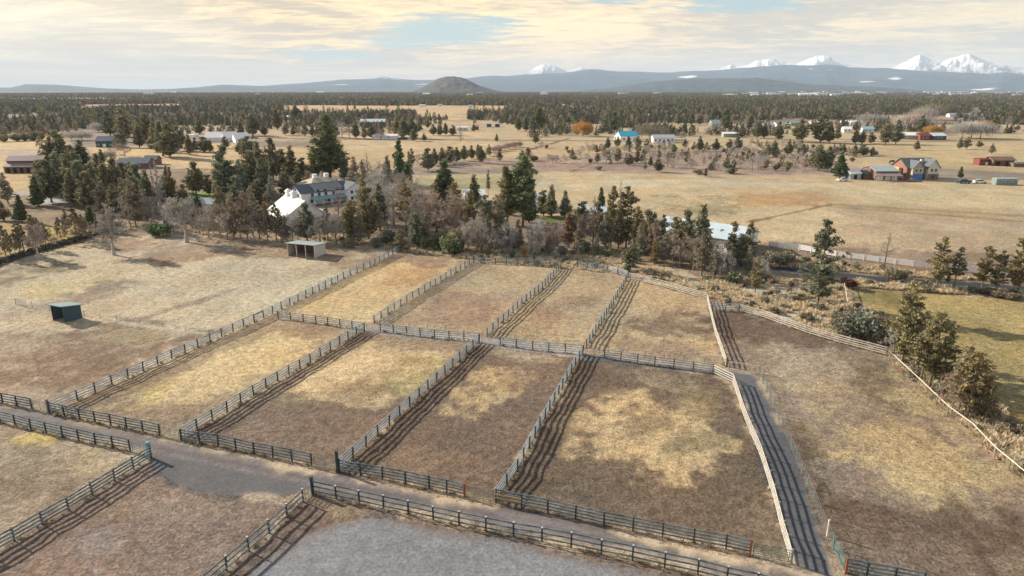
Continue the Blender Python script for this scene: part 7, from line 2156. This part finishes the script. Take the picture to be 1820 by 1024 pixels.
def horse():
    """one continuous body grown over joined bones"""
    P = [(0, 0, 1.25), (.45, 0, 1.28), (.75, 0, 1.3), (-.45, 0, 1.28), (-.75, 0, 1.30), (1.05, 0, 1.45), (1.35, 0, 1.15), (1.55, 0, .75), (1.72, 0, .52),
         (.68, .2, 1.0), (.70, .2, .55), (.66, .2, .08), (.68, -.2, 1.0), (.78, -.2, .55), (.74, -.2, .08),
         (-.72, .2, 1.05), (-.62, .2, .80), (-.82, .2, .50), (-.76, .2, .08), (-.72, -.2, 1.05), (-.55, -.2, .80), (-.74, -.2, .50), (-.66, -.2, .08),
         (-.98, 0, 1.25), (-1.08, 0, .9), (-1.08, 0, .55)]
    E = [(0, 1), (1, 2), (0, 3), (3, 4), (2, 5), (5, 6), (6, 7), (7, 8), (2, 9), (9, 10), (10, 11), (2, 12), (12, 13), (13, 14), (4, 15), (15, 16), (16, 17), (17, 18), (4, 19), (19, 20), (20, 21), (21, 22), (4, 23), (23, 24), (24, 25)]
    Rr = [.34, .33, .30, .33, .31, .20, .15, .15, .08, .15, .07, .06, .15, .07, .06, .17, .13, .07, .06, .17, .13, .07, .06, .06, .07, .04]
    me = bpy.data.meshes.new('horse')
    me.from_pydata(P, E, [])
    me.materials.append(B['horse'])
    o = link('horse', me, None, G(1584, 292), .15)
    md = o.modifiers.new('skin', 'SKIN')
    for v, r in zip(me.skin_vertices[0].data, Rr):
        v.radius = (r, r)
    me.skin_vertices[0].data[0].use_root = True
    o.modifiers.new('smooth', 'SUBSURF').levels = 1
    o.scale = (1.35, 1.35, 1.35)
    tag(o, 'dark bay horse grazing in the field behind the stable', 'horse')


_h = bpy.data.meshes.new('tmp')
try:
    horse()
except Exception as ex:
    print('horse', ex)

# --- far town at the foot of the ridge
town = []
rt = random.Random(5)
tm = {}
for wl in ('white', 'cream', 'tan'):
    for rf in ('whiteroof', 'greyroof'):
        mb = MB()
        mb.box((0, 0, 3), (26, 14, 6), mi=0)
        mb.quadset([(-14, -8, 6), (14, -8, 6), (14, 8, 6), (-14, 8, 6), (-14, 0, 9), (14, 0, 9)], [(0, 1, 5, 4), (2, 3, 4, 5), (0, 4, 3), (1, 2, 5)], mi=1)
        tm[(wl, rf)] = mb.mesh('town_building', [B[wl], B[rf]])
for k in range(110):
    if k < 90:
        x, y = rt.uniform(1280, 1830), rt.uniform(163.5, 171.5)
    else:
        x, y = rt.uniform(30, 1200), rt.uniform(163.5, 170)
    g = G(x, y)
    o = link('town_building', tm[(rt.choice(['white', 'white', 'cream', 'tan']), rt.choice(['whiteroof', 'greyroof', 'greyroof']))], None, g, rt.uniform(-.4, .4))
    sc = rt.uniform(.8, 2.0)
    o.scale = (sc * rt.uniform(.8, 1.6), sc, sc * .9)
    tag(o, 'pale building of the far town below the blue ridge' if k < 90 else 'pale building alone on the far wooded plain', 'building', 'buildings of the far town' if k < 90 else 'lone far buildings')

# ------------------------------------------------------------------ the air: one box of even haze round everything
def make_haze():
    mb = MB()
    mb.box((0, 0, 683), (72000, 72000, 1370))
    m = bpy.data.materials.new('haze_air')
    m.use_nodes = True
    t = NT(m.node_tree)
    v = t.add('ShaderNodeVolumePrincipled')
    v.inputs['Color'].default_value = (0.66, 0.80, 0.97, 1)
    v.inputs['Density'].default_value = HAZE
    v.inputs['Anisotropy'].default_value = 0.0
    o = t.add('ShaderNodeOutputMaterial')
    t.l.new(v.outputs[0], o.inputs['Volume'])
    h = mb.build('haze', m)
    h['kind'] = 'stuff'
    h['label'] = 'thin blue haze over the far plain'


HAZE = 3.7e-5
make_haze()
